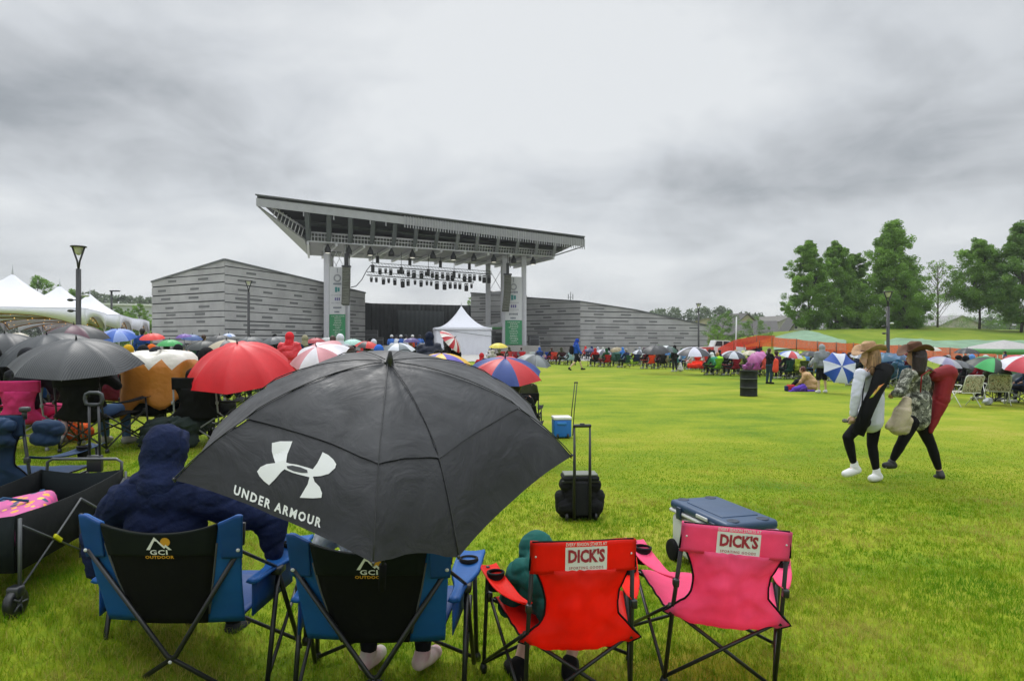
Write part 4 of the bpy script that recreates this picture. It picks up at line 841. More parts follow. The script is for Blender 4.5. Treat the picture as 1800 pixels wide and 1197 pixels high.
pose('walk', **{**POSE['stand'], 'kL': (-.10, .22, .52), 'aL': (-.10, .36, .12), 'tL': (-.10, .52, .07), 'kR': (.10, -.08, .50), 'aR': (.10, -.42, .16), 'tR': (.10, -.34, .04), 'eL': (-.26, -.14, 1.14), 'wL': (-.24, -.14, .90), 'eR': (.26, .06, 1.13), 'wR': (.24, .22, .93), 'hd': (0, .07, 1.59)})
def hand_caps(w_, e, s=1., curl=.5, side=1, det=False):
    d = (w_-e).normalized(); dn = V((0, 0, -1)) if abs(d.z) < .8 else V((0, 1, 0)); b = d.cross(dn).normalized()*side; nrm = d.cross(b).normalized(); out = [(w_, w_+d*.07*s, .026*s, .032*s)]
    base = w_+d*.085*s
    for i in range(4):
        o = base+b*(.030-.02*i)*s; ln_ = (.070, .078, .072, .056)[i]*s; m1 = o+(d*cos(curl)+nrm*sin(curl))*ln_*.5; m2 = m1+(d*cos(curl*2)+nrm*sin(curl*2))*ln_*.5
        out += [(w_+d*.05*s+b*(.02-.013*i)*s, o, .013*s, .0095*s), (o, m1, .0095*s, .0088*s), (m1, m2, .0088*s, .007*s)]
    th = w_+d*.03*s+b*.025*s; out += [(th, th+b*.028*s+d*.025*s, .012*s, .010*s), (th+b*.028*s+d*.025*s, th+b*.036*s+d*.058*s+nrm*.01, .010*s, .008*s)]
    return out
def body_caps(J, det=False):
    hd = J['hd']; f = V((0, 1, 0)) if 'face' not in J else J['face'].normalized(); r_ = f.cross(V((0, 0, 1))).normalized()
    c = [(hd+V((0, 0, .025)), (.078, .095, .10), (0, 0, atan2(-f.x, f.y))), (hd+f*.03-V((0, 0, .05)), (.058, .065, .065), (0, 0, atan2(-f.x, f.y))), (J['nk']-V((0, 0, .03)), hd-V((0, 0, .05)), .056, .052)]
    c += [(hd+f*.092+V((0, 0, .012)), hd+f*.108-V((0, 0, .022)), .008, .014), (hd+f*.094-V((0, 0, .052)), hd+f*.094-V((0, 0, .0521)), .014, .014)]
    for s in (-1, 1): c += [(hd+r_*.080*s-f*.005, (.010, .018, .028), (0, 0, atan2(-f.x, f.y))), (hd+f*.082+r_*.032*s+V((0, 0, .030)), (.022, .012, .008))]
    c += [(J['ch'], (.155, .10, .17)), (J['ab'], (.135, .10, .14)), (J['pel'], (.155, .115, .12)), (J['sL'], J['sR'], .062, .062)]
    for s, q in ((-1, 'L'), (1, 'R')):
        c += [(J['s'+q], J['e'+q], .052, .040), (J['e'+q], J['w'+q], .040, .026), (J['h'+q], J['k'+q], .078, .050), (J['k'+q], J['k'+q].lerp(J['a'+q], .35), .049, .048), (J['k'+q].lerp(J['a'+q], .3), J['a'+q], .047, .032), (J['a'+q], J['t'+q]+V((0, 0, .01)), .030, .022)]
        c += hand_caps(J['w'+q], J['e'+q], 1., .5, s) if det else [(J['w'+q], J['w'+q]+(J['w'+q]-J['e'+q]).normalized()*.13, .035, .022)]
    return c
def jacket_caps(J, k=1., long=0.):
    c = [(J['ch'], (.19*k, .14*k, .20)), (J['ab'], (.175*k, .14*k, .17)), (J['pel']+V((0, 0, .06)), (.18*k, .145*k, .12)), (J['sL']-V((0, 0, .01)), J['sR']-V((0, 0, .01)), .078*k, .078*k), (J['nk']-V((0, 0, .04)), J['nk']+V((0, 0, .01)), .09*k, .07*k)]
    if long: c += [(J['pel'], J['pel']-V((0, 0, long)), .18*k, .20*k)]
    for q in 'LR': c += [(J['s'+q], J['e'+q], .075*k, .062*k), (J['e'+q], J['w'+q].lerp(J['e'+q], .05), .062*k, .05*k)]
    return c
def trouser_caps(J, short=False):
    c = [(J['pel']-V((0, 0, .01)), (.175, .14, .13))]
    for q in 'LR':
        if short: c += [(J['h'+q], J['k'+q].lerp(J['h'+q], .1), .108, .095)]
        else: c += [(J['h'+q], J['k'+q], .105, .072), (J['k'+q], J['a'+q]+V((0, 0, .03)), .072, .055)]
    return c
def shoe_caps(J, q, e=.006):
    a, t = J['a'+q], J['t'+q]; z = max(.0, min(a.z-.08, t.z-.02)); d = (t-a); fl = V((d.x, d.y, 0)).normalized()
    b = a-fl*.04-V((0, 0, .045)); tt = t+V((0, 0, .01)); return [(a-V((0, 0, .0)), b, .042+e, .040+e), (b, b.lerp(tt, .6), .040+e, .044+e), (b.lerp(tt, .5), tt, .044+e, .036+e)]
def hood_caps(J): hd = J['hd']; return [(hd+V((0, -.022, .03)), (.115, .125, .135)), (J['nk']+V((0, -.03, 0)), hd+V((0, -.03, -.03)), .115, .10), (J['nk']+V((0, -.06, -.05)), (.15, .09, .07))]
def hair_caps(J, long=True):
    hd = J['hd']; c = [(hd+V((0, -.018, .035)), (.094, .105, .112))]
    if long: c += [(hd+V((0, -.05, .0)), hd+V((0, -.09, -.2)), .085, .06)]
    else: c += [(hd+V((0, -.045, 0)), hd+V((0, -.05, -.05)), .08, .06)]
    return c
PM = {}
def pm(key, caps, vox, **kw):
    if key not in PM: PM[key] = organic(caps, vox, name=key.split('_')[0], **kw)
    return PM[key]
SUBTLE = mat('tmp_white', (.5, .5, .5))
def person(loc, yaw, ps, label, top='#2b2f38', legs='#1a1c22', shoes='#bbbbbb', head='hood', hair='brown', hood=None, short=False, poncho=None, skin=None, s=1., group='people in the crowd', hatcol=None, k=1.):
    J = POSE[ps]; g = gz(loc[0], loc[1]) if len(loc) < 3 else loc[2]
    t = thing('person', label, 'person', (loc[0], loc[1], g), yaw, group, s); vx = .022
    def slot(me, m):
        if not me.materials: me.materials.append(SUBTLE)
        return me
    obj('body', slot(pm('body_'+ps, body_caps(J), .014, sm=3), 0), t, skin or SK)
    if poncho:
        cp = jacket_caps(J, 1.35)+[(J['pel'], (.30, .27, .2)), (J['ch'].lerp(J['pel'], .5), (.27, .24, .3))]
        if ps.startswith('sit'): cp += [(J['pel'], J['kL']+V((0, 0, .02)), .2, .12), (J['pel'], J['kR']+V((0, 0, .02)), .2, .12), (J['kL'], J['kL']-V((0, 0, .15)), .12, .1), (J['kR'], J['kR']-V((0, 0, .15)), .12, .1)]
        obj('poncho', slot(pm('poncho_'+ps, cp, vx, sm=6, wr=.03, wscale=3.5, wr2=.035), 0), t, fab(poncho, wet=True))
    else:
        kk = '%.1f' % k; obj('jacket', slot(pm('jacket_'+ps+kk, jacket_caps(J, k), vx, sm=7, wr=.012, wscale=6., wr2=.014), 0), t, fab(top))
    obj('trousers', slot(pm('trousers_'+ps+('s' if short else ''), trouser_caps(J, short), vx, sm=3, wr=.01, wscale=10.), 0), t, fab(legs))
    for q in 'LR': obj('shoe', slot(pm('shoe_'+ps+q, shoe_caps(J, q), .012, sm=2), 0), t, fab(shoes))
    if head == 'hood': obj('hood', slot(pm('hood_'+ps, hood_caps(J), .016, sm=3, wr=.008, wscale=12.), 0), t, fab(hood or poncho or top))
    elif head in ('long', 'short'): obj('hair', slot(pm('hair_'+ps+head, hair_caps(J, head == 'long'), .016, sm=2, wr=.012, wscale=16.), 0), t, HAIRS[hair])
    elif head == 'hat':
        obj('hair', slot(pm('hair_'+ps+'short', hair_caps(J, False), .016, sm=2, wr=.012, wscale=16.), 0), t, HAIRS[hair])
        mb = MB(); c = J['hd']+V((0, 0, .06)); mb.lathe([(.19, -.01), (.11, 0), (.10, .07), (.07, .10), (.001, .105)], 18, c); mb.build('hat', fab(hatcol or '#3f62a8'), t)
    elif head == 'cap':
        obj('hair', slot(pm('hair_'+ps+'short', hair_caps(J, False), .016, sm=2, wr=.012, wscale=16.), 0), t, HAIRS[hair])
        mb = MB(); mb.ell(J['hd']+V((0, -.01, .055)), (.105, .12, .10), 12); mb.build('beanie', fab(hatcol or '#888888'), t)
    return t
STAGE = V((-9, 82, 0))
def face_stage(x, y): d = STAGE-V((x, y, 0)); return atan2(-d.x, d.y)
# ================= foreground row of chairs =================
ROW = 'camping chairs of the front row'
WHT = mat('print_white', (.74, .74, .74), rough=.6, var=.03)
REDPR = mat('print_dark_red', (.36, .02, .045), rough=.6)
GREYPR = mat('print_grey', (.35, .36, .42), rough=.6)
def patch(parent, cx, cz, y_of, label_w, label_h, rot=0.):
    """the printed store patch on the back band; y_of(x, z) = surface"""
    def put(vs2, fs, name, m, off, sc=(1, 1), c=(0, 0)):
        mb = MB(); mb.add([(-0+cx+(x*sc[0]+c[0]), y_of(cx+x*sc[0]+c[0], cz+y*sc[1]+c[1])-off, cz+y*sc[1]+c[1]) for x, y in vs2], fs, 0, False); return mb.build(name, m, parent, fix=False)
    W, H = label_w/2, label_h/2; n = 10
    vs = [(-W+2*W*i/n, j*H) for j in (-1, .62) for i in range(n+1)]; fs = [(i, i+1, n+2+i, n+1+i) for i in range(n)]
    put(vs, fs, 'print_patch', WHT, .002)
    # text was typeset in the XY plane: mirror nothing, back faces the camera at -Y
    v, f = txt("DICK'S", .066, .0030); x0 = min(a for a, b in v); x1 = max(a for a, b in v); k = label_w*.88/(x1-x0)
    put(v, f, 'store_name', REDPR, .0035, (k, k*1.28), (0, -.026))
    v, f = txt("SPORTING GOODS", .016, .0002, space=1.25); x0 = min(a for a, b in v); x1 = max(a for a, b in v); k = label_w*.82/(x1-x0)
    put(v, f, 'store_line', REDPR, .0035, (k, k), (0, -H*.86))
    v, f = txt("EVERY SEASON STARTS AT", .018, .0003, space=1.); x0 = min(a for a, b in v); x1 = max(a for a, b in v); k = label_w*.98/(x1-x0)
    put(v, f, 'slogan', WHT, .0035, (k, k*1.25), (0, H*.70))
    mb = MB(); 
    for i in (-.004, .003): mb.prism([(cx+W*.34+i-.004, y_of(cx, cz)-.0045, cz+H*.66), (cx+W*.34+i+.003, y_of(cx, cz)-.0045, cz+H*.66), (cx+W*.34+i*.2, y_of(cx, cz)-.0045, cz+H*.08)], (0, .001, 0))
    mb.build('apostrophe_tee', GREYPR, parent)
band_y = lambda x, z: -.374+.012*(.865-z)/.14-.016*sqrt(max(0, 1-(x/.262)**2))-.006
def near_chair(px, pytop, d, yaw, col, label, s=1., col2=None):
    p = P(px, 600, d); t = chair((p.x, p.y+.37*s, 0.), yaw, col, label, full=True, group=ROW, s=s, cloth=nylon(col))
    for c in t.children:
        if c.name.startswith('back_band'): band = c
    patch(band, .01, .803, band_y, .205, .136)
    mb = MB(); mb.box((0, 0, 0), (.001,)*3)
    for s_ in (-1, 1): r = MB(); r.ell((s_*.235, band_y(.235, .80)-.004, .805), (.005, .003, .005), 8); r.build('rivet', metal('#c4c6c8', .3), t)
    return t
CR_ = near_chair(1009, 950, 3.25, radians(7), '#fa2410', 'bright red camping chair with a store patch, under the person in the green hoodie', s=.985); CR_.scale = (.985, .985, 1.06)
CP_ = near_chair(1284, 935, 3.50, radians(-5), '#ff6496', 'empty hot pink camping chair with a store patch, in front of the blue lidded cooler', s=1.06); CP_.rotation_euler.y = radians(4)
# --- wide blue and black chairs
BLU = nylon('#14589e', .15); BLU2 = nylon('#0c4484', .1); BKF = fab('#0b0c0c'); GPI = fab('#55575c')
def wide_chair(px, d, yaw, label):
    p = P(px, 600, d); g = gz(p.x, d)*.5; t = thing('camp_chair', label, 'camp chair', (p.x, d+.36, g), yaw, ROW)
    hw = .36
    ytop = lambda x, z: -.42+.16*max(0,1-(z-.40)/.58)**1.5-.035*(1-(x/hw)**2)
    ztop = lambda x: .975-.085*(1-min(1, abs(x)/.34)**2.2)
    zbot = .40
    def panel(name, x0f, x1f, m, off=0., z0=None, z1=None, n=14):
        rows = []
        for i in range(n+1):
            f = i/n; row = []
            for j in range(13):
                q = j/12; zz0 = (zbot if z0 is None else z0); xm = x0f(f)+(x1f(f)-x0f(f))*q
                zt = ztop(xm) if z1 is None else z1; z = zz0+(zt-zz0)*f; row.append((xm, ytop(xm, z)-off+.004*noise.noise(V((xm*7, z*8, px*.1))), z))
            rows.append(row)
        mb = MB(); mb.sheet(rows, th=.012); return mb.build(name, m, t)
    in_ = lambda f: .158+.105*f**1.2+.012*sin(pi*f); out_ = lambda f: .322+.038*f
    panel('back_panel', lambda f: -in_(f), lambda f: in_(f), BKF, .004)
    panel('shoulder_panel', lambda f: -in_(.75+.25*f)+.004, lambda f: in_(.75+.25*f)-.004, fab('#0e1512'), .012, .78)
    for s in (-1, 1):
        panel('side_panel', lambda f, s=s: s*in_(f), lambda f, s=s: s*out_(f), BLU)
        panel('corner_sleeve', lambda f, s=s: s*(out_(.6+.4*f)-.075-.02*f), lambda f, s=s: s*(out_(.6+.4*f)+.012), BLU2, .016, .76)
        mb = MB(); mb.tube([(s*(in_(f)+.004), ytop(in_(f), zbot+(ztop(in_(f))-zbot)*f)-.012, zbot+(ztop(in_(f))-zbot)*f) for f in [i/12*.72+.1 for i in range(13)]], .006, 6); mb.build('piping', GPI, t)
        # arm
        rows = []
        for i in range(15):
            q = i/14; y = -.30+.62*q; cx = s*(.365+.05*q); w_ = .03+.045*sstep((q-.25)/.4); zc = .60+.05*q+(-.02*sin(pi*q)); rows.append([(cx+w_*(j/4-1), y, zc-.01*(1-(j/4-1)**2)) for j in range(9)])
        mb = MB(); mb.sheet(rows, th=.02); arm = mb.build('arm', BLU, t)
        mb = MB(); mb.lathe([(.050, .012), (.042, .013), (.040, -.09), (.001, -.095)], 20, (s*.405, .20, .645)); mb.lathe([(.050, .012), (.052, -.008)], 20, (s*.405, .20, .645)); mb.build('cup_holder', fab('#15171a'), arm)
        # skirt under the arm
        mb = MB(); mb.sheet([[(s*(.36+.04*q), -.28+.5*q, z-(.0 if k else 0)) for q in [i/8 for i in range(9)]] for k, z in enumerate((.59, .47, .42))], th=.004); mb.build('arm_skirt', BLU2, t)
    # seat
    rows = []
    for i in range(13):
        q = i/12; y = -.27+.58*q; rows.append([((.30+.06*q)*(j/8-1), y, .405+.04*q-.055*(1-(j/8-1)**2)*sin(pi*min(1, q*.9+.1))) for j in range(17)])
    mb = MB(); mb.sheet(rows, th=.012); mb.build('seat', BLU2, t)
    f = MB(); r = .0125
    for s in (-1, 1):
        f.tube([(s*.345, -.405, .80), (s*.02, -.33, .24), (-s*.30, -.26, .0)], r, 8)                 # long rear cross
        f.tube([(s*.41, -.05, .58), (s*.405, -.22, .0)], r, 8); f.tube([(s*.405, -.05, .58), (s*.43, .26, .02)], r, 8); f.tube([(s*.43, .30, .60), (s*.44, .34, .0)], r, 8)
        f.tube([(s*.42, .30, .04), (-s*.34, .27, .40)], r*.9, 8); f.tube([(s*.40, -.2, .05), (s*.41, .3, .40)], r*.8, 8); f.tube([(s*.355, -.40, .82), (s*.365, -.41, .93)], r*.9, 8)
        f.tube([(s*.41, -.07, .60), (s*.352, -.405, .79)], r*.7, 6)
        for p in ((s*.405, -.22, 0), (s*.44, .34, 0), (s*.30, -.26, 0)): f.lathe([(.001, 0), (.024, 0), (.024, .03), (.014, .05)], 10, p)
        f.box((s*.41, -.05, .585), (.05, .10, .045), r=.01)
    f.build('frame', BLACK, t)
    for q in ((-.345, -.425, .80), (.345, -.425, .80), (0, -.345, .215)): mb = MB(); mb.ell(q, (.009, .005, .009), 8); mb.build('rivet', metal('#c4c6c8', .3), t)
    # emblem: mountain, sun, letters
    def onb(x, z, off=.018): return (x, ytop(x, z)-off-.012, z)
    ORG = mat('print_orange', (.62, .30, .02), rough=.6); cz = .80
    mb = MB(); mb.add([onb(.035+.022*cos(a), cz+.052+.022*sin(a)) for a in [i*pi/8 for i in range(16)]], [tuple(range(16))], 0, False); mb.build('sun_print', ORG, t, fix=False)
    mb = MB()
    for pl in ([(-.052, .012), (-.012, .078), (.002, .055), (-.012, .058), (-.036, .012)], [(-.012, .078), (.030, .030), (.036, .040), (.062, .012), (.048, .012), (.036, .026), (.029, .018), (.002, .050)]):
        mb.add([onb(x, cz+z, .0195) for x, z in pl], [tuple(range(len(pl)))], 0, False)
    v, fc = txt('GCI', .034, .0008, space=1.1); mb.add([onb(x*1.35+.003, cz-.012+y, .0195) for x, y in v], fc, 0, False); mb.build('mountain_print', WHT, t, fix=False)
    mb = MB(); v, fc = txt('OUTDOOR', .021, .0006, space=1.05); mb.add([onb(x*1.15+.003, cz-.033+y, .0195) for x, y in v], fc, 0, False); mb.build('letter_print', ORG, t, fix=False)
    return t
W1 = wide_chair(296, 3.4, radians(0), 'blue and black wide camping chair with a mountain emblem, holding the navy hooded person'); W1.scale = (1.08, 1, 1.0)
W2 = wide_chair(655, 3.3, radians(0), 'blue and black wide camping chair mostly hidden under the big black umbrella'); W2.scale = (1.06, 1, .98)

# ================= big black umbrella =================
UB0 = mat('umbrella_black', (.017, .0185, .023), rough=.5, var=.3, vscale=3., bump=.35, bscale=7., spec=.45)
UB = mat('umbrella_wet_black', (.014, .016, .021), rough=.45, var=0, spec=.5, bump=.3, bscale=6.)
def _ub():
    nt = UB.node_tree; b = nt.nodes['Principled BSDF']; tc = N(nt, 'ShaderNodeTexCoord'); n = N(nt, 'ShaderNodeTexNoise', i_Scale=2.2, i_Detail=6., i_Roughness=.65, i_Distortion=.8); L(nt, tc.outputs['Object'], n.inputs['Vector'])
    L(nt, ramp(nt, n.outputs[0], [(.35, (.006, .007, .0095)), (.60, (.012, .0135, .017)), (.72, (.026, .028, .033))]), b.inputs['Base Color']); L(nt, ramp(nt, n.outputs[0], [(.35, (.62,)*3), (.66, (.30,)*3)]), b.inputs['Roughness'])
    n2 = N(nt, 'ShaderNodeTexNoise', i_Scale=5., i_Detail=5., i_Distortion=1.5); L(nt, tc.outputs['Object'], n2.inputs['Vector']); bn = N(nt, 'ShaderNodeBump', i_Strength=.45, i_Distance=.02); L(nt, n2.outputs[0], bn.inputs['Height']); L(nt, bn.outputs[0], b.inputs['Normal'])
_ub()
q_ = [-0.5207, 2.8496, 1.4241, 0.3751, -1.3028, -5.5486, 0.7189, 0.8047, 0.3554]
un = V((sin(q_[3])*cos(q_[4]), sin(q_[3])*sin(q_[4]), cos(q_[3]))); uu = un.cross(V((0, 1, 0))).normalized(); uv = un.cross(uu).normalized(); uP = V(q_[:3])
tU = thing('umbrella', 'huge black umbrella with a white emblem and lettering, over the second blue chair', 'umbrella', uP)
def pj(p): return ((CX+F*p.x/p.y), CY-F*(p.z-CH)/p.y)
rim_t = [(306, 842), (656, 990), (806, 978), (1005, 800)]; vent_t = [(440, 732), (666, 808), (770, 800), (908, 716)]; SV = .6164
def raw(k, s):
    an = q_[5]+k*pi/4; a = q_[7]; rho = q_[6]*sin(s*a)/sin(a); z = q_[8]*(cos(s*a)-cos(a))/(1-cos(a)); return uP+uu*(rho*cos(an))+uv*(rho*sin(an))+un*z
cor = {}
for k in range(4):
    c1 = pj(raw(k, 1)); c2 = pj(raw(k, SV)); cor[k] = ((vent_t[k][0]-c2[0], vent_t[k][1]-c2[1]), (rim_t[k][0]-c1[0], rim_t[k][1]-c1[1]))
cor[4] = ((10, -6), (22, -8)); cor[7] = ((-8, -4), (-12, 6)); cor[5] = cor[6] = ((0, 0), (0, 0)); CA = (-4, -9)
def upt(k, s):
    k = k % 8; p = raw(k, s); c = cor[k]
    if s < SV: f = s/SV; dx, dy = CA[0]*(1-f)+c[0][0]*f, CA[1]*(1-f)+c[0][1]*f
    else: f = (s-SV)/(1-SV); dx, dy = c[0][0]*(1-f)+c[1][0]*f, c[0][1]*(1-f)+c[1][1]*f
    return p+V((dx/F*p.y, 0, -dy/F*p.y))
def usurf(kf, s, off=0.):
    k = int(math.floor(kf)); f = kf-k; a, b = upt(k, s), upt(k+1, s); p = a.lerp(b, f); sag = 4*f*(1-f)
    ax = uP; p = p-(p-(ax+un*q_[8]*.6))*(.045*sag*max(0, s-.25))+un*(.006*sag*sin(pi*s))
    wr_ = .0035*noise.noise(V((kf*3, s*7, 0)))-.006*max(0, 1-5*abs(noise.noise(V((kf*1.6+s, s*3.1, 9)))))*min(1, s*2)+.006*noise.noise(V((kf*1.3, s*2.2, 4)))*(s > .05)
    return p+un*(off+wr_)
mb = MB(); m = 14
for k in range(8): mb.sheet([[usurf(k+f/m*.9999, .02+.98*s/22)-uP for f in range(m+1)] for s in range(23)])
cano = mb.build('canopy', UB, tU)
mb = MB()
for k in range(8): mb.sheet([[usurf(k+f/m*.9999, (SV+.035*sin(pi*f/m)*0+.0)*s/12+.02, .005+.005*(s/12))-uP for f in range(m+1)] for s in range(13)])
mb.build('vent_flap', UB, tU)
mb = MB()
for k in range(8):
    mb.tube([upt(k, .03+s*.97/14)-uP+un*.0135*(1 if s/14 < SV else .2) for s in range(15)], .0022, 5)
mb.build('seam', mat('umbrella_seam', (.016, .017, .02), rough=.5), tU)
mb = MB()
for k in range(8): mb.tube([upt(k, s/14)-uP-un*.012 for s in range(15)], .0035, 5); e = upt(k, 1)-uP; mb.ell(e, (.006,)*3, 6); mb.tube([upt(k, .5)-uP-un*.02, un*(-.12)], .003, 5)
mb.build('rib_frame', metal('#26282b'), tU)
apx = usurf(0, .0)-uP
mb = MB(); mb.lathe([(.030, -.012), (.026, .012), (.016, .03), (.0145, .045), (.006, .085), (.001, .087)], 18, apx*0+un*(q_[8]+.006)-V((.003, 0, .012)), R=un.to_track_quat('Z', 'Y').to_matrix()); mb.build('tip', BLACK, tU)
mb = MB(); mb.tube([un*q_[8], un*-.62], .008, 10); mb.build('shaft', metal('#2c2e31'), tU)
mb = MB(); mb.tube([un*-.60, un*-.74], .017, 12); mb.build('handle', fab('#101113'), tU)
# printing on the left panel: solve pixel -> panel position once, on the real surface
def solve(px, py, k0=.5, s0=.75):
    x = [k0, s0]
    for it in range(12):
        p = pj(usurf(x[0], x[1])); e = (px-p[0], py-p[1])
        if abs(e[0])+abs(e[1]) < .05: break
        h = 1e-3; a = pj(usurf(x[0]+h, x[1])); b = pj(usurf(x[0], x[1]+h)); J = ((a[0]-p[0])/h, (b[0]-p[0])/h, (a[1]-p[1])/h, (b[1]-p[1])/h); D = J[0]*J[3]-J[1]*J[2]
        x[0] += (J[3]*e[0]-J[1]*e[1])/D; x[1] += (-J[2]*e[0]+J[0]*e[1])/D; x[0] = min(.97, max(.03, x[0])); x[1] = min(.99, max(.1, x[1]))
    return x
def on_panel(polys, fn, name, m):
    """polys: lists of 2D outlines (closed), tessellated finely, mapped by fn to photo pixels"""
    bm = bmesh.new()
    for pl in polys:
        vs = [bm.verts.new((x, y, 0)) for x, y in pl]; bm.faces.new(vs)
    bmesh.ops.triangulate(bm, faces=bm.faces[:]); 
    for _ in range(2): bmesh.ops.subdivide_edges(bm, edges=[e for e in bm.edges if e.calc_length() > .12], cuts=2, use_grid_fill=False); bmesh.ops.triangulate(bm, faces=bm.faces[:])
    bm.verts.index_update(); mb = MB(); pts = []
    for v in bm.verts: px, py = fn(v.co.x, v.co.y); k, s = solve(px, py); pts.append(usurf(k, s, .0035)-uP)
    mb.add(pts, [[v.index for v in f.verts] for f in bm.faces], 0, False); bm.free(); return mb.build(name, m, cano, fix=False)
# emblem: two crossing arcs (outlines in units of the emblem, y up)
def arc(cx, cy, rx, ry, a0, a1, n=14): return [(cx+rx*cos(radians(a0+(a1-a0)*i/n)), cy+ry*sin(radians(a0+(a1-a0)*i/n))) for i in range(n+1)]
def img(pts): return pts    # pixel outlines traced straight on the panel
E1 = [(478, 780), (492, 777), (514, 777), (510, 788), (505, 800), (503, 814), (509, 816), (522, 818), (540, 823), (550, 826), (558, 815), (564, 803), (567, 796), (577, 801), (586, 809), (591, 817), (589, 824), (578, 834), (564, 838), (550, 839), (553, 848), (562, 857), (566, 868), (565, 876), (550, 877), (527, 876), (534, 864), (541, 852), (544, 840), (528, 836), (514, 832), (500, 826), (494, 831), (484, 843), (473, 854), (464, 847), (456, 838), (452, 830), (458, 822), (469, 817), (484, 815), (481, 806), (478, 795)]
HOLE = [(504, 821), (514, 820), (528, 823), (540, 828), (541, 833), (530, 833), (516, 830), (505, 825)]
def with_hole(outer, hole):
    # bridge the hole into the outline
    bi = min(((i, j) for i in range(len(outer)) for j in range(len(hole))), key=lambda ij: (outer[ij[0]][0]-hole[ij[1]][0])**2+(outer[ij[0]][1]-hole[ij[1]][1])**2)
    i, j = bi; h = hole[j:]+hole[:j+1]
    area = lambda p: sum(p[k][0]*p[(k+1) % len(p)][1]-p[(k+1) % len(p)][0]*p[k][1] for k in range(len(p)))
    if area(outer)*area(hole) > 0: h = h[::-1]
    o = outer[:i+1]+[(x+.02, y+.02) for x, y in h]+[(outer[i][0]+.05, outer[i][1]+.05)]+outer[i+1:]
    return o
sc_ = 1/30.
WHTE = mat('emblem_white', (.66, .67, .68), rough=.5, var=.04)
on_panel([[(x*sc_, y*sc_) for x, y in E1]], lambda x, y: (x/sc_, y/sc_), 'emblem', WHTE)
UBk = mat('emblem_gap', (.035, .037, .042), rough=.45)
def patch_px(poly, off, name, m):
    bm = bmesh.new(); vs = [bm.verts.new((x, y, 0)) for x, y in poly]; bm.faces.new(vs); bmesh.ops.triangulate(bm, faces=bm.faces[:]); bm.verts.index_update(); mb = MB()
    pts = []
    for v in bm.verts: k, s = solve(v.co.x, v.co.y); pts.append(usurf(k, s, off)-uP)
    mb.add(pts, [[v.index for v in f.verts] for f in bm.faces], 0, False); bm.free(); mb.build(name, m, cano, fix=False)
patch_px(HOLE, .0048, 'emblem_gap', UBk)
v, fc = txt('UNDER ARMOUR', 1., .036, shear=.25, space=1.3); x0 = min(a for a, b in v); x1 = max(a for a, b in v)
def tf(x, y):
    f = (x-x0)/(x1-x0); bx, by = 411+(563-411)*f, 869+(928-869)*f; up_ = 23.; return bx+.02*up_*y, by-up_*y*(1.0)+2*sin(pi*f)
mb = MB(); pts = []
for x, y in v: px, py = tf(x, y); k, s = solve(px, py); pts.append(usurf(k, s, .0035)-uP)
mb.add(pts, fc, 0, False); mb.build('lettering', WHTE, cano, fix=False)
# ================= people in the front row =================
NAVY = mat('navy_fleece', (.009, .015, .046), rough=.95, var=.25, vscale=9, bump=.7, bscale=45, spec=.15)
def seatJ(ox, oy, oz, lean=0., up_=0.):
    J = {k: V(v) for k, v in POSE['sit'].items()}; return J
def near_person(loc, label, J, parts, face=None):
    """parts: list of (name, caps, voxel, material, wr, wscale, wr2)"""
    t = thing('person', label, 'person', loc, 0, 'people sitting in the front row'); me = organic(body_caps(J, True), .0075, sm=2, m=SK2); b = obj('body', me, t)
    t.scale = (.95, .97, .985)
    for nm, caps, vx, m, wr, ws, w2 in parts: obj(nm, organic(caps, vx, sm=8 if 'shoe' not in nm else 3, m=m, wr=wr*.6, wscale=ws*.85, wr2=w2*.8, seed=len(label)), t)
    hd = J['hd']; f = J.get('face', V((0, 1, 0))).normalized(); r_ = f.cross(V((0, 0, 1))).normalized()
    for s in (-1, 1): mb = MB(); mb.ell(hd+f*.086+r_*.031*s+V((0, 0, .028)), (.010, .010, .010), 8); mb.build('eye', mat('eye_dark', (.02, .015, .012), rough=.2), t)
    mb = MB(); mb.ell(hd+f*.102-V((0, 0, .052)), (.022, .008, .008), 8); mb.build('mouth', mat('lips', (.35, .12, .10), rough=.4), t)
    return t
# navy hooded person wrapped in fleece
J = {k: V(v) for k, v in POSE['sit'].items()}
J.update(hd=V((-.03, -.10, 1.225)), nk=V((0, -.16, 1.08)), ch=V((0, -.18, .88)), sL=V((-.24, -.20, 1.0)), sR=V((.24, -.20, 1.0)), eL=V((-.43, -.10, .76)), eR=V((.54, -.02, .84)), wL=V((-.30, .20, .70)), wR=V((.46, .26, .78)), pel=V((0, -.10, .52)), face=V((.15, 1, 0)))
hd = J['hd']
coat = [(J['ch'], (.23, .16, .2)), (J['ab'], (.21, .16, .18)), (J['sL'], J['sR'], .095, .095), (J['sL'], J['eL'], .095, .085), (J['sR'], J['eR'], .095, .09), (J['eL'], J['wL'], .10, .075), (J['eR'], J['wR'], .10, .075), (J['nk']-V((0, .02, .05)), J['nk']+V((0, 0, .02)), .17, .12), (J['sL']+V((.08, -.02, .03)), J['sR']-V((.08, .02, -.03)), .10, .10), (J['pel'], (.22, .2, .15)),
        (J['eL']-V((0, 0, .02)), J['eL']-V((.0, .02, .16)), .095, .06), (J['eR']-V((0, 0, .02)), J['eR']-V((-.02, .02, .16)), .10, .06)]
hoodc = [(hd+V((0, -.03, .035)), (.125, .14, .15)), (hd+V((-.01, -.09, .0)), (.105, .07, .12)), (J['nk']+V((0, -.06, .0)), hd+V((0, -.05, -.05)), .13, .115), (J['nk']+V((0, -.05, -.03)), (.19, .11, .07)), (hd+V((.0, .05, .10)), (.10, .07, .06)), (J['nk']+V((-.13, -.07, .03)), J['nk']+V((.13, -.07, .03)), .055, .055), (hd+V((-.02, -.12, -.04)), hd+V((.03, -.13, -.07)), .06, .05)]
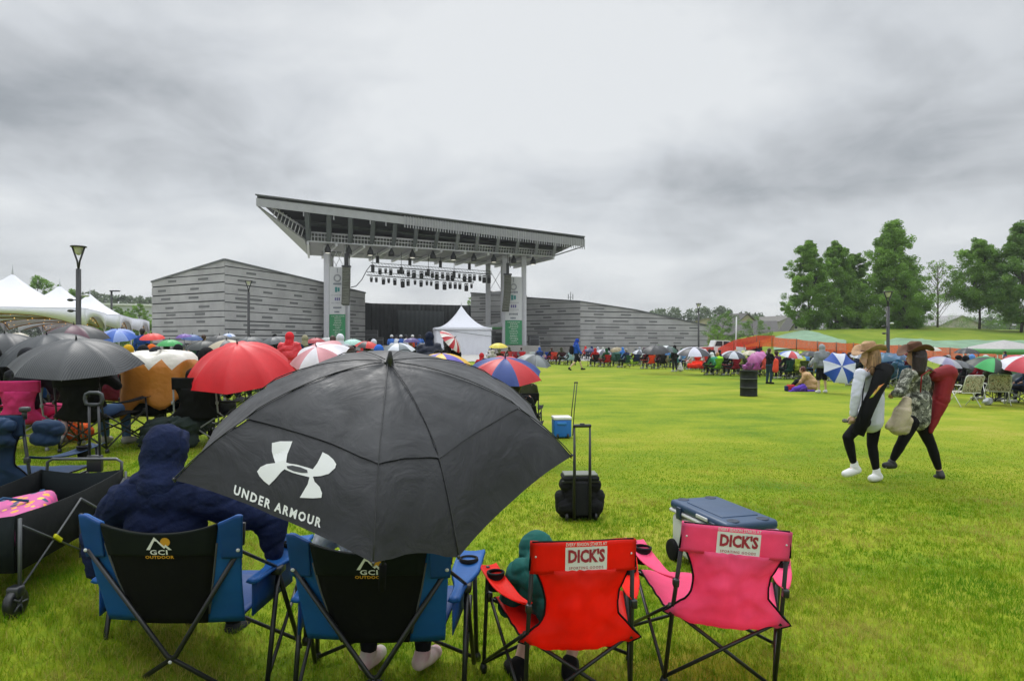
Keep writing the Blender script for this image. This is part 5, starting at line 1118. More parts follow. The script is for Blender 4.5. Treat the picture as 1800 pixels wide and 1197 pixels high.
near_person((-1.86, 3.84, .03), 'person in a navy fleece with the hood up, arms over both chair sides', J,
            [('fleece_coat', coat, .011, NAVY, .016, 7., .026), ('hood', hoodc, .010, NAVY, .012, 8., .022), ('trousers', trouser_caps(J), .014, fab('#14161c'), .008, 9., .008)]+[('shoe', shoe_caps(J, q), .010, fab('#2a2a2e'), 0, 1, 0) for q in 'LR'])
# person under the big umbrella
J = {k: V(v) for k, v in POSE['sit'].items()}
J.update(hd=V((-.06, -.10, 1.06)), nk=V((-.04, -.14, .93)), ch=V((0, -.16, .80)), sL=V((-.22, -.16, .90)), sR=V((.20, -.16, .90)), eL=V((-.36, -.10, .66)), eR=V((.34, -.08, .64)), wL=V((-.22, .12, .62)), wR=V((.12, .14, .70)), kL=V((-.14, .32, .48)), kR=V((.24, .32, .48)), aL=V((-.07, .03, .12)), aR=V((.25, .03, .12)), tL=V((-.03, .16, .05)), tR=V((.31, .16, .05)))
MARB = mat('marbled_shirt', '#b9bcc2', rough=.85, var=.0, col2='#8d919b', vscale=14, bump=.3, bscale=30)
DKP = fab('#17171c')
near_person((-.74, 3.82, 0), 'person in a marbled pale grey hoodie hidden beneath the huge black umbrella', J,
            [('hoodie', jacket_caps(J, 1.05), .012, MARB, .012, 9., .018), ('hood', hood_caps(J), .011, MARB, .008, 9., .012), ('trousers', trouser_caps(J), .013, DKP, .008, 9., .008)]+
            [('shoe', shoe_caps(J, q), .008, mat('shoe_pink', '#c99aa5', rough=.7, col2='#d8d2c4', var=0, vscale=9), 0, 1, 0) for q in 'LR'])
# green hoodie, bent forward to the left
J = {k: V(v) for k, v in POSE['sit'].items()}
J.update(hd=V((-.20, .24, .69)), nk=V((-.17, .13, .68)), ch=V((-.11, .02, .62)), ab=V((-.03, -.07, .53)), pel=V((0, -.10, .48)), sL=V((-.30, .06, .66)), sR=V((.06, .04, .68)), eL=V((-.37, .12, .45)), eR=V((.16, .2, .56)), wL=V((-.28, .32, .40)), wR=V((-.02, .40, .56)), kL=V((-.16, .36, .46)), kR=V((.12, .36, .46)), aL=V((-.31, .12, .13)), aR=V((-.01, .14, .13)), tL=V((-.36, .25, .05)), tR=V((.02, .28, .05)), face=V((-.2, 1, -.2)))
GRH = fab('#17544e'); 
hd = J['hd']
near_person((.33, 3.66, -.045), 'person in a dark green hoodie bending forward in the bright red chair', J,
            [('hoodie', jacket_caps(J, 1.10), .011, GRH, .012, 9., .024), ('hood', hood_caps(J), .010, GRH, .008, 9., .018), ('shorts', trouser_caps(J, True), .013, fab('#1a1c20'), .008, 9., .008)]+[('shoe', shoe_caps(J, q), .009, fab('#141416'), 0, 1, 0) for q in 'LR'])

# ================= the two women walking =================
WG = 'people walking across the lawn'
def JP(px, py, dd=0., d=9.0): return P(px, py, d+dd)
def walker(label, J, o, parts, skin, d):
    t = thing('person', label, 'person', o, 0, WG); Jl = {k: (v-o if k != 'face' else v) for k, v in J.items()}
    b = obj('body', organic(body_caps(Jl, True), .008, sm=2, m=skin), t)
    for nm, caps, vx, m, wr, ws, w2 in parts(Jl): obj(nm, organic(caps, vx, sm=10 if nm in ('hoodie', 'sweatshirt') else 3, m=m, wr=wr*.5, wscale=ws*.8, wr2=w2*.35, seed=o.x), t)
    hd = Jl['hd']; f = Jl['face'].normalized(); r_ = f.cross(V((0, 0, 1))).normalized()
    for s in (-1, 1): mb = MB(); mb.ell(hd+f*.084+r_*.031*s+V((0, 0, .028)), (.010,)*3, 8); mb.build('eye', mat('eye_dark', (.02, .015, .012), rough=.2), t)
    mb = MB(); mb.ell(hd+f*.10-V((0, 0, .052)), (.02, .012, .008), 8); mb.build('mouth', mat('lips', (.35, .12, .10)), t)
    return t, Jl
def cowboy(t, hd, f, m, band, tilt=0., sz=1., name='cowboy_hat'):
    a = atan2(-f.x, f.y); R = Euler((radians(-10+tilt), 0, a)).to_matrix(); c = hd+V((0, 0, .085)); mb = MB(); n = 40; prof = []
    rows = []
    for i in range(6):
        r_ = .088+.105*i/5; row = []
        for j in range(n+1):
            q = 2*pi*j/n; x = r_*sin(q)*(.92 if i else 1); y = r_*cos(q)*(1.22 if i > 1 else 1.08); z = .085*((i/5)**1.6)*abs(sin(q))**2.2-.035*((i/5)**2)*abs(cos(q))**2
            row.append(R@V((x*sz, y*sz, z*sz))+c)
        rows.append(row)
    mb.sheet(rows, th=.004); mb.build('hat_brim', m, t)
    mb = MB(); rows = []
    for i in range(9):
        fz = i/8; row = []
        for j in range(n+1):
            q = 2*pi*j/n; rr = .089*(1-.16*fz-.55*max(0, fz-.8)/.2); dent = -.030*max(0, fz-.55)/.45*(1-abs(sin(q))**1.2)
            pinch = 1-.18*fz*max(0, cos(q))*abs(sin(q)); row.append(R@V((rr*sin(q)*pinch*sz, rr*1.12*cos(q)*sz, (.13*min(1, fz*1.18)+dent)*sz))+c)
        rows.append(row)
    rows.append([R@V((0, 0, (.13-.035)*sz))+c]*(n+1)); mb.sheet(rows, smooth=True); mb.build('hat_crown', m, t)
    mb = MB(); mb.tube([R@V((.0905*sin(2*pi*j/n)*sz, .0905*1.1*cos(2*pi*j/n)*sz, .014))+c for j in range(n+1)], .008, 6); mb.build('hat_band', band, t)
LEG = mat('black_leggings', (.004, .004, .005), rough=.8, var=.2, spec=.15); 
def leg_caps(J): return [(J['pel']-V((0, 0, .02)), (.155, .13, .13))]+[c for q in 'LR' for c in ((J['h'+q], J['k'+q], .096, .066), (J['k'+q], J['k'+q].lerp(J['a'+q], .3), .065, .065), (J['k'+q].lerp(J['a'+q], .3), J['a'+q].lerp(J['k'+q], .20), .065, .046))]
# woman one: straw hat, white sweatshirt
D1 = 9.0; o1 = V((P(1522, 600, D1).x, D1, 0)); A = lambda px, py, dd=0.: P(px, py, D1+dd)
J1 = dict(hd=A(1528, 628, -.02), nk=A(1531, 645), ch=A(1532, 672), ab=A(1533, 702), pel=A(1527, 736), sL=A(1512, 656, -.17), sR=A(1547, 656, .17), eL=A(1505, 694, -.22), wL=A(1500, 728, -.20), eR=A(1548, 694, .22), wR=A(1528, 715, .30),
          hL=A(1518, 740, -.08), hR=A(1537, 740, .08), kL=A(1490, 768, -.10), kR=A(1533, 782, .06), aL=A(1502, 820, -.06), aR=A(1541, 832, .05), tL=A(1486, 834, -.08), tR=A(1532, 842, .02), face=V((-1, .35, -.05)))
WSW = mat('white_sweatshirt', (.55, .57, .66), rough=.9, var=.05, vscale=5, bump=.3, bscale=40, spec=.1); WSH = mat('white_shoe', (.72, .72, .72), rough=.6, var=.05)
BLOND = hairmat('long_blond', (.27, .16, .075))
def parts1(J): hd = J['hd']; return [('sweatshirt', jacket_caps(J, .84)+[(J['ab'], J['pel']+V((.02, 0, -.02)), .155, .165), (J['sL'], J['eL'], .072, .07), (J['eL'], J['wL'], .07, .052), (J['ab']+V((.06, 0, 0)), J['pel']+V((.11, 0, .02)), .10, .08)], .011, WSW, .014, 7., .03), ('leggings', leg_caps(J), .010, LEG, .004, 9., .006),
    ('hair', [(hd+V((.035, -.02, .03)), (.098, .098, .105)), (hd+V((.04, -.03, -.02)), hd+V((.03, -.05, -.17)), .095, .085), (hd+V((.0, -.085, .0)), hd+V((-.02, -.10, -.20)), .045, .035), (hd+V((.0, .07, .0)), hd+V((-.0, .07, -.16)), .04, .03)], .009, BLOND, .010, 16., .012),
    ('shoe', shoe_caps(J, 'L', .012)+[(J['aL'], J['aL']+V((0, 0, .05)), .052, .046)], .007, WSH, .002, 9., 0), ('shoe', shoe_caps(J, 'R', .012)+[(J['aR'], J['aR']+V((0, 0, .05)), .052, .046)], .007, WSH, .002, 9., 0)]
w1, j1 = walker('woman in a straw cowboy hat and white sweatshirt walking with black leggings', J1, o1, parts1, SK2, D1)
STRAW = mat('straw', '#a98968', rough=.85, var=.25, vscale=12, bump=.8, bscale=150); cowboy(w1, j1['hd'], V((-1, -.25, 0)), STRAW, mat('hat_cord', (.12, .06, .03)), 2)
# her slung black chair bag
t = thing('chair_bag', 'long black chair bag with a bright flower picture, slung over the white sweatshirt', 'bag', o1); BG = fab('#0d0e10'); L1 = lambda px, py, dd=0.: P(px, py, D1+dd)-o1
mb = MB(); mb.tube([L1(1556, 648, -.20), L1(1549, 665, -.24), L1(1538, 690, -.27), L1(1524, 720, -.28), L1(1508, 764, -.27)], [.10, .105, .085, .085, .075], 14); bag = mb.build('bag_body', BG, t)
mb = MB(); mb.ell(L1(1555, 650, -.20), (.12, .10, .09), 12); mb.build('bag_top', BG, t)
mb = MB(); mb.tube([L1(1553, 650, -.30), L1(1532, 644, -.18), L1(1522, 655, -.16), L1(1517, 690, -.29), L1(1512, 745, -.345)], .012, 8, flat=.4); mb.build('strap', fab('#15161a'), t)
rows = []
for i in range(7):
    f = i/6; c = L1(1551-.0+(1534-1551)*f, 676+(698-676)*f, -.355+.005*f); rows.append([c+V(((j/4-.5)*.075, .012*abs(j/4-.5)*2, (j/4-.5)*.03)) for j in range(5)])
mb = MB(); mb.sheet(rows, th=.004); mb.build('picture_print', mat('flower_print', '#8fb02a', rough=.6, var=0, col2='#e0784a', vscale=9, detail=1), t)
# woman two: brown hat, camouflage hoodie
D2 = 9.15; o2 = V((P(1612, 600, D2).x, D2, 0)); A = lambda px, py, dd=0.: P(px, py, D2+dd)
J2 = dict(hd=A(1609, 628, -.02), nk=A(1612, 646), ch=A(1612, 672), ab=A(1613, 702), pel=A(1611, 736), sL=A(1596, 657, -.16), sR=A(1630, 657, .17), eL=A(1582, 690, -.26), wL=A(1572, 676, -.05) if False else A(1573, 692, -.12), eR=A(1634, 694, .18), wR=A(1606, 700, .34),
          hL=A(1603, 742, -.08), hR=A(1618, 742, .08), kL=A(1585, 778, -.12), kR=A(1638, 785, .10), aL=A(1567, 812, -.06), aR=A(1652, 830, .12), tL=A(1556, 819, -.10), tR=A(1646, 840, .20), face=V((-.75, .8, 0)))
def camo():
    m = bpy.data.materials.new('camouflage_cloth'); m.use_nodes = True; nt = m.node_tree; b = nt.nodes['Principled BSDF']; tc = N(nt, 'ShaderNodeTexCoord'); n = N(nt, 'ShaderNodeTexNoise', i_Scale=13., i_Detail=3., i_Roughness=.6, i_Distortion=.6); L(nt, tc.outputs['Object'], n.inputs['Vector'])
    L(nt, ramp(nt, n.outputs[0], [(0, lin('#33362e')), (.43, lin('#6f7268')), (.50, lin('#4a4c40')), (.54, lin('#a3a499')), (.60, lin('#c8c8bf')), (.64, lin('#777a6c'))], 'CONSTANT'), b.inputs['Base Color']); b.inputs['Roughness'].default_value = .9; return m
CAMO = camo(); DARKH = hairmat('long_dark', (.020, .012, .010)); SNK = mat('black_sneaker', (.015, .015, .017), rough=.6)
def parts2(J): hd = J['hd']; return [('hoodie', jacket_caps(J, .93)+[(J['ab'], J['pel']+V((0, 0, .0)), .17, .165), (J['sL'], J['eL'], .08, .075), (J['eL'], J['wL'], .075, .055), (J['nk']+V((.05, -.03, -.03)), (.14, .13, .06))], .011, CAMO, .014, 7., .03), ('leggings', leg_caps(J), .010, LEG, .004, 9., .006),
    ('hair', [(hd+V((.03, -.03, .03)), (.100, .10, .105)), (hd+V((.03, -.05, -.02)), hd+V((.01, -.07, -.18)), .095, .08), (hd+V((-.04, -.075, .0)), hd+V((-.05, -.08, -.18)), .045, .035)], .009, DARKH, .010, 16., .012), ('shoe', shoe_caps(J, 'L'), .007, SNK, 0, 9., 0), ('shoe', shoe_caps(J, 'R'), .007, SNK, 0, 9., 0)]
w2, j2 = walker('woman in a brown cowboy hat and grey camouflage hoodie striding with black leggings', J2, o2, parts2, SK, D2)
cowboy(w2, j2['hd'], V((-1, -.1, 0)), mat('brown_felt', '#5a3a26', rough=.8, var=.3, vscale=8, bump=.3, bscale=40), mat('hat_leather', (.05, .025, .015)), 2, 1.02)
for q in 'LR':
    a, tt = j2['a'+q], j2['t'+q]; mb = MB(); d_ = (tt-a); d_.z *= .3; d_.normalize(); mb.tube([a-d_*.05+V((0, -.005, -.075)), tt+d_*.02+V((0, -.0, -.012))], .030, 10, flat=.35); mb.build('shoe_sole', WSH, w2)
t = thing('blanket_roll', 'cream blanket hanging bundled over the arm of the woman in camouflage', 'blanket', o2); L2 = lambda px, py, dd=0.: P(px, py, D2+dd)-o2
me = organic([(L2(1594, 704, -.2), L2(1586, 725, -.22), .06, .11), (L2(1586, 725, -.22), L2(1578, 750, -.22), .11, .11), (L2(1562, 750, -.2), L2(1580, 735, -.2), .05, .09), (L2(1594, 740, -.2), L2(1590, 756, -.2), .08, .06)], .010, sm=3, m=mat('cream_fleece', '#b3a78f', rough=.95, var=.12, bump=.5, bscale=40), wr=.008, wscale=5., wr2=.014); obj('blanket_cloth', me, t)
t = thing('chair_bag', 'long red chair bag tapering downward on the back of the woman in camouflage', 'bag', o2); RB = mat('red_bag_cloth', '#800c18', rough=.75, var=.15, vscale=5, bump=.4, bscale=12)
me = organic([(L2(1666, 656, .02), L2(1644, 660, .0), .12, .09), (L2(1662, 660, .02), L2(1654, 700, .02), .115, .105), (L2(1654, 700, .02), L2(1636, 758, .0), .11, .035), (L2(1668, 664, .02), L2(1660, 690, .02), .09, .08)], .011, sm=3, m=RB, wr=.008, wscale=4., wr2=.012); obj('bag_body', me, t)
mb = MB(); mb.tube([L2(1645, 655, -.1), L2(1634, 650, -.16), L2(1620, 660, -.2), L2(1618, 690, -.2)], .012, 8, flat=.4); mb.build('strap', RB, t)
# ================= cooler with wheels =================
gp = lambda px, py: P(px, py, F*CH/(py-CY))
def cooler():
    c = V((1.69, 5.52, 0)); t = thing('wheeled_cooler', 'large white wheeled cooler with a navy lid and cup dents, beyond the pink chair', 'cooler', c, radians(-74)); W, D, H = .82, .44, .42
    white = mat('cooler_white', (.56, .57, .56), rough=.45, var=.05, vscale=2); navy = mat('cooler_navy', '#27415f', rough=.4, var=.1, vscale=3)
    mb = MB(); bm_v = []
    mb.box((0, 0, .06+H/2-.04), (W, D, H-.08), r=.04, seg=3); mb.build('body', white, t)
    mb = MB(); mb.box((0, 0, H+.005), (W+.03, D+.03, .03), r=.012); mb.build('rim', white, t)
    mb = MB(); mb.box((0, 0, H+.055), (W+.02, D+.02, .075), r=.028, seg=3); lid = mb.build('lid', navy, t)
    mb = MB(); mb.box((0, .0, H+.094), (W-.30, D-.12, .010), r=.004); mb.build('lid_plate', navy, lid)
    dk = mat('cooler_recess', '#16273c', rough=.5)
    for x, y in ((-.36, .13), (-.36, -.13), (.36, .13), (.36, -.13)):
        mb = MB(); mb.lathe([(.048, .0), (.046, .004), (.036, .004), (.030, .0015), (.001, .0015)], 20, (x, y, H+.0925)); mb.build('cup_recess', dk, lid)
    for x in (-.25, .25): mb = MB(); mb.box((x, -D/2-.018, H+.01), (.07, .02, .10), r=.006); mb.build('latch', mat('latch_navy', '#1b2c44', rough=.4), t)
    mb = MB(); mb.box((.1, -D/2-.019, H+.06), (.16, .012, .028), r=.004); mb.build('lid_grip', white, lid)
    for s in (-1, 1):
        mb = MB(); mb.lathe([(.001, -.03), (.06, -.03), (.085, -.028), (.092, -.015), (.092, .015), (.085, .028), (.06, .03), (.001, .03)], 24, (-W/2+.04, s*(D/2+.0), .092), R=Matrix.Rotation(pi/2, 3, 'X')); wh = mb.build('wheel', fab('#0c0c0d'), t)
        mb = MB(); mb.lathe([(.05, -.034), (.03, -.036), (.001, -.036)], 12, (-W/2+.04, s*(D/2), .092), R=Matrix.Rotation(pi/2, 3, 'X')); mb.build('hub', metal('#3a3c3e'), wh)
    for s in (-1, 1): mb = MB(); mb.tube([(s*(W/2+.01), -.10, .30), (s*(W/2+.04), -.09, .25), (s*(W/2+.04), .09, .25), (s*(W/2+.01), .10, .30)], .012, 8); mb.build('side_handle', navy, t)
    mb = MB(); [mb.box((W/2-.05, s*.15, .03), (.06, .06, .06), r=.01) for s in (-1, 1)]; mb.build('foot', navy, t)
cooler()
# ================= rolling bag =================
def rolling_bag():
    c = gp(1020, 913); c.z = 0; t = thing('rolling_cooler_bag', 'black soft rolling cooler bag with its tall pull handle extended on the grass', 'bag', c, radians(3)); cl = fab('#131416'); cl2 = fab('#1d1f20')
    obj('body', organic([((-.16, .04, .06), (.16, .04, .06), .06, .06), ((-.15, .10, .36), (.15, .10, .36), .07, .07), ((-.16, -.02, .14), (.16, -.02, .14), .08, .08), ((-.15, -.0, .36), (.15, -.0, .36), .07, .07), ((0, .04, .22), (.20, .15, .18)), ((-.16, .12, .12), (.16, .12, .12), .08, .08)], .012, sm=2, m=cl, wr=.006, wscale=12., wr2=.014), t)
    mb = MB(); mb.box((0, .04, .44), (.38, .26, .05), r=.02); mb.build('lid', cl2, t)
    mb = MB(); mb.box((0, .035, .475), (.35, .22, .02), r=.008); mb.build('lid_panel', mat('lid_grey', '#6b6f66', rough=.7), t)
    for s in (-1, 1): obj('side_pocket', organic([((s*.20, .04, .10), (s*.20, .04, .24), .055, .07)], .012, sm=2, m=cl2, wr=.006, wscale=14., wr2=.01), t)
    mb = MB(); mb.box((0, -.10, .24), (.20, .03, .34), r=.01); mb.build('front_pocket', cl2, t)
    mb = MB(); mb.tube([(-.20, -.07, .41), (.20, -.07, .41)], .012, 8); mb.build('strap', BLACK, t)
    mb = MB(); [mb.tube([(s*.082, -.12, .03), (s*.080, -.13, .52), (s*.080, -.13, .98)], [.016, .016, .010], 8) for s in (-1, 1)]; mb.build('handle_tube', BLACK, t)
    mb = MB(); mb.box((0, -.13, .995), (.19, .035, .035), r=.014); mb.box((0, -.13, 1.012), (.05, .03, .02), r=.006); mb.build('grip', BLACK, t)
    for s in (-1, 1): mb = MB(); mb.lathe([(.001, -.014), (.04, -.014), (.045, 0), (.04, .014), (.001, .014)], 16, (s*.15, -.06, .045), R=Matrix.Rotation(pi/2, 3, 'Y')); mb.build('wheel', BLACK, t)
rolling_bag()
# ================= little blue cooler =================
def small_cooler():
    c = gp(987, 769); c.z = 0; t = thing('small_cooler', 'small blue cooler with a white lid and a long thin pull handle', 'cooler', c, radians(6)); bl = mat('cooler_blue', '#1767b8', rough=.45, var=.05); W, D = .34, .30
    mb = MB(); mb.box((0, 0, .19), (W, D, .34), r=.03, seg=3); mb.build('body', bl, t); mb = MB(); mb.box((0, 0, .385), (W+.015, D+.015, .06), r=.02, seg=3); mb.build('lid', mat('lid_white', (.72, .72, .72), rough=.4), t)
    mb = MB(); mb.box((-.02, -D/2-.008, .29), (.18, .02, .05), r=.008); mb.build('handle_grip', mat('cooler_blue2', '#2c7cca', rough=.45), t)
    mb = MB(); [mb.tube([(W/2+.02+s*.025, -.02, .03), (W/2+.05+s*.025, -.02, .5), (W/2+.11+s*.022, -.02, 1.05)], .009, 8) for s in (-1, 1)]; mb.build('pull_handle', BLACK, t); mb = MB(); mb.box((W/2+.11, -.02, 1.06), (.075, .02, .025), r=.006); mb.build('grip', BLACK, t)
    for s in (-1, 1): mb = MB(); mb.lathe([(.001, -.02), (.045, -.02), (.05, 0), (.045, .02), (.001, .02)], 16, (s*(W/2-.07), -D/2+.02, .048), R=Matrix.Rotation(pi/2, 3, 'Y')); mb.build('wheel', BLACK, t)
small_cooler()
# ================= barrel =================
def barrel():
    c = gp(1316, 696); c.z = 0; t = thing('steel_drum', 'black steel drum used as a litter bin, standing on the open lawn', 'bin', c); m = mat('drum_black', (.010, .013, .012), rough=.6, var=.3, vscale=3, spec=.25)
    mb = MB(); mb.lathe([(.001, .02), (.27, .02), (.285, 0), (.285, .03), (.28, .04), (.28, .28), (.292, .295), (.28, .31), (.28, .57), (.292, .585), (.28, .60), (.28, .83), (.29, .84), (.29, .865), (.275, .865), (.272, .80), (.001, .80)], 40); mb.build('shell', m, t)
    for z in (.297, .587): mb = MB(); mb.lathe([(.2925, z-.006), (.294, z), (.2925, z+.006)], 40); mb.build('ring', mat('drum_ring', (.20, .21, .20), rough=.3), t)
barrel()
# ================= wagon =================
def wagon():
    g = .43; t = thing('folding_wagon', 'black folding wagon with yellow clips, its grey pull handle raised', 'wagon', (-2.93, 3.9, g), 0, None, .75); K = fab('#0e1213'); K2 = fab('#151c1e'); fr = metal('#23262a', .35); gr = metal('#4a4e51', .35)
    def w(px, py, d): return P(px, py, d)-V((-2.93, 3.9, g))
    # corners of the basket : far right, near right, near left, far left (top), from the real plan
    FRt, NRt = V((.32, .95, .66)), V((.05, -.55, .66)) if False else V((-.02, -.62, .66))
    pts = {'FR': V((.21, 1.27, 0)), 'FL': V((-.56, 1.27, 0)), 'NR': V((.44, -.44, 0)), 'NL': V((-.36, -.44, 0))}
    z0, z1 = .30, .70
    def side(a, b, name, m, z0=z0, z1=z1):
        mb = MB(); rows = [[a.lerp(b, i/16)+V((0, 0, z))+V((0, 0, -.035*sin(pi*i/16) if k else 0))+V((.01*noise.noise(V((i*.4, z*5, 1))),)*1+(0, 0)) for i in range(17)] for k, z in enumerate((z0, (z0+z1)/2, z1))]
        mb.sheet(rows, th=.012); return mb.build(name, m, t)
    side(pts['NR'], pts['FR'], 'side_panel', K); side(pts['NL'], pts['FL'], 'side_panel', K); side(pts['FL'], pts['FR'], 'end_panel', K2); side(pts['NL'], pts['NR'], 'end_panel', K2)
    mb = MB(); mb.prism([p+V((0, 0, z0)) for p in (pts['NL'], pts['NR'], pts['FR'], pts['FL'])], (0, 0, .02)); mb.build('floor_panel', K, t)
    mb = MB()
    for a, b in (('NR', 'FR'), ('NL', 'FL')):
        o = V((.035 if a == 'NR' else -.035, 0, 0)); A_, B_ = pts[a]+o, pts[b]+o
        for (p, q) in ((0, 1), (1, 0)): mb.tube([A_.lerp(B_, .02)+V((0, 0, .2 if p == 0 else .62)), A_.lerp(B_, .5)+V((0, 0, .62 if p == 0 else .2))], .008, 8); mb.tube([A_.lerp(B_, .5)+V((0, 0, .2 if p == 0 else .62)), A_.lerp(B_, .98)+V((0, 0, .62 if p == 0 else .2))], .011, 8)
        for k in (0, .5, 1): mb.tube([A_.lerp(B_, k)+V((0, 0, .14)), A_.lerp(B_, k)+V((0, 0, .68 if k != .5 else .5))], .013, 8)
    mb.tube([pts['FL']+V((.03, .04, .62)), pts['FL']+V((.03, .05, .76)), pts['FL']+V((.08, .05, .79)), pts['FR']+V((-.08, .05, .79)), pts['FR']+V((-.03, .05, .76)), pts['FR']+V((-.03, .04, .62))], .014, 8)
    mb.build('frame', gr, t)
    yl = mat('clip_yellow', '#c8c810', rough=.4)
    for k, z in ((.27, .41), (.78, .41)): A_, B_ = pts['NR'], pts['FR']; p = A_.lerp(B_, k)+V((.055, 0, z)); mb = MB(); mb.box(p, (.02, .10, .035), (radians(-38), 0, 0), r=.006); mb.build('yellow_clip', yl, t)
    # pull handle
    mb = MB(); c = V((-.10, 1.36, 0)); mb.box(c+V((0, 0, .74)), (.14, .05, .16), r=.01); [mb.tube([c+V((s*.05, 0, .74)), c+V((s*.045, -.02, 1.30))], .012, 8) for s in (-1, 1)]; mb.build('pull_handle', fr, t)
    mb = MB(); q = c+V((0, -.02, 1.36)); mb.tube([q+V((x, 0, z)) for x, z in ((-.04, -.055), (-.075, -.045), (-.085, 0), (-.075, .045), (-.04, .06), (.04, .06), (.075, .045), (.085, 0), (.075, -.045), (.04, -.055), (-.04, -.055))], .017, 10); mb.build('grip', metal('#2b3034', .5), t)
    for nm, p in pts.items():
        s = 1 if 'R' in nm else -1; cc = p+V((s*.02, .03 if 'F' in nm else -.02, .10)); mb = MB(); mb.lathe([(.001, -.03), (.07, -.03), (.095, -.026), (.10, -.01), (.10, .01), (.095, .026), (.07, .03), (.001, .03)], 24, cc, R=Matrix.Rotation(pi/2, 3, 'Y')@Matrix.Rotation(.2, 3, 'Z')); wh = mb.build('wheel', BLACK, t)
        mb = MB()
        for i in range(5): a = i*2*pi/5; mb.tube([cc+V((s*.034, 0, 0)), cc+V((s*.034, cos(a)*.07, sin(a)*.07))], .008, 5)
        mb.lathe([(.001, .036), (.025, .036), (.025, -.036), (.001, -.036)], 12, cc, R=Matrix.Rotation(pi/2, 3, 'Y')); mb.build('hub', metal('#34383a'), wh)
        mb = MB(); mb.box(cc+V((0, 0, .08)), (.09, .09, .08), r=.02); mb.build('caster_fork', fr, t)
    # things lying in the wagon
    t2 = thing('lunch_bag', 'pink bag patterned with yellow flowers, lying in the black wagon', 'bag', (-2.92, 3.95, g+.30), radians(20))
    mb = MB(); mb.box((0, 0, .09), (.42, .50, .16), (radians(8), radians(-10), 0), r=.05, seg=3)
    m = bpy.data.materials.new('pink_flower_cloth'); m.use_nodes = True; nt = m.node_tree; b = nt.nodes['Principled BSDF']; tc = N(nt, 'ShaderNodeTexCoord'); vo = N(nt, 'ShaderNodeTexVoronoi', i_Scale=20.); L(nt, tc.outputs['Object'], vo.inputs['Vector']); r1 = ramp(nt, vo.outputs['Distance'], [(0, (1, 1, 1)), (.38, (1, 1, 1)), (.40, (0, 0, 0))], 'CONSTANT'); sp_ = N(nt, 'ShaderNodeSeparateColor'); L(nt, vo.outputs['Color'], sp_.inputs[0]); c2 = ramp(nt, sp_.outputs[0], [(0, lin('#e09a2c')), (.45, lin('#28405f')), (.7, lin('#d84a8c')), (.85, lin('#e8b83a'))], 'CONSTANT')
    mxx = N(nt, 'ShaderNodeMix', data_type='RGBA'); L(nt, r1, mxx.inputs[0]); mxx.inputs[6].default_value = lin('#b8508a')+(1,); L(nt, c2, mxx.inputs[7]); L(nt, mxx.outputs[2], b.inputs['Base Color']); b.inputs['Roughness'].default_value = .7; mb.build('bag_body', m, t2)
    mb = MB(); mb.box((.14, .02, .185), (.03, .44, .02), (radians(8), radians(-10), .1), r=.006); mb.tube([(-.1, -.1, .19), (-.02, 0, .23), (.1, .02, .20)], .014, 6, flat=.5); mb.build('trim', fab('#22405e'), t2)
    t3 = thing('towel', 'crumpled white towel beside the pink flowered bag in the wagon', 'towel', (-2.84, 4.18, g+.30)); obj('towel_cloth', organic([((-.04, 0, .03), (.10, .03, .02), .03, .03), ((.0, .04, .03), (.10, .05, .03))], .01, sm=2, m=mat('towel_white', (.6, .6, .62), rough=.9), wr=.01, wscale=14., wr2=.03), t3)
wagon()
# ================= seat and backpack at the left edge =================
def left_edge():
    BB = mat('padded_blue', '#0b2b4a', rough=.85, var=.2, vscale=5, bump=.4, bscale=14)
    c = P(28, 600, 4.75); t = chair((c.x-.24, 4.75+.36, gz(c.x-.2, 4.9)), radians(4), '#0f3a60', 'navy blue padded camp chair cut off by the left picture edge', frame=metal('#20262a', .4), group=None, full=True, s=1.04, cloth=BB)
    obj('side_pouch', organic([((.33, -.30, .78), (.40, -.26, .76), .05, .065), ((.31, -.30, .70), (.39, -.26, .69), .05, .05), ((.35, -.28, .80), (.43, -.24, .74), .04, .03)], .009, sm=4, m=BB, wr=.006, wscale=7., wr2=.02), t)
    obj('headrest', organic([((-.2, -.41, .80), (.18, -.41, .80), .055, .055), ((-.2, -.40, .70), (.18, -.40, .70), .045, .045)], .010, sm=4, m=BB, wr=.006, wscale=7., wr2=.02), t)
    mb = MB(); mb.tube([(.26, -.36, .84), (.265, -.37, .90)], .016, 8); mb.box((.268, -.37, .905), (.06, .05, .035), r=.012); mb.build('post_cap', metal('#2b3034', .4), t)
    t = thing('backpack', 'dark grey backpack slumped on the grass at the left edge', 'backpack', (P(30, 600, 6.3).x, 6.3, .42)); m = fab('#23262a')
    obj('pack_body', organic([((-.15, 0, .10), (.10, 0, .09), .13, .11), ((.0, .05, .12), (.14, .05, .08), .11, .09)], .012, sm=3, m=m, wr=.012, wscale=9., wr2=.03), t); mb = MB(); mb.tube([(.16, -.02, .12), (.24, -.05, .15), (.33, -.04, .10), (.28, -.05, .04)], .012, 8, flat=.5); mb.build('strap', fab('#15171a'), t)
    t = thing('duffel_bag', 'black square bag with a neon yellow zip edge behind the navy hooded person', 'bag', (P(222, 600, 6.0).x, 6.0, .38)); mb = MB(); mb.box((0, 0, .14), (.34, .26, .28), (0, 0, .2), r=.035, seg=3); mb.build('bag_body', fab('#101214'), t); mb = MB(); mb.tube([(-.16, -.16, .26), (-.05, -.145, .24), (.0, -.14, .19), (.10, -.11, .17)], .009, 6); mb.build('zip_edge', mat('neon_yellow', '#b7d814', rough=.5), t); mb = MB(); mb.tube([(-.16, -.1, .24), (-.22, -.14, .22), (-.24, -.14, .12), (-.18, -.14, .05)], .012, 6, flat=.5); mb.build('strap', fab('#18191b'), t)
left_edge()
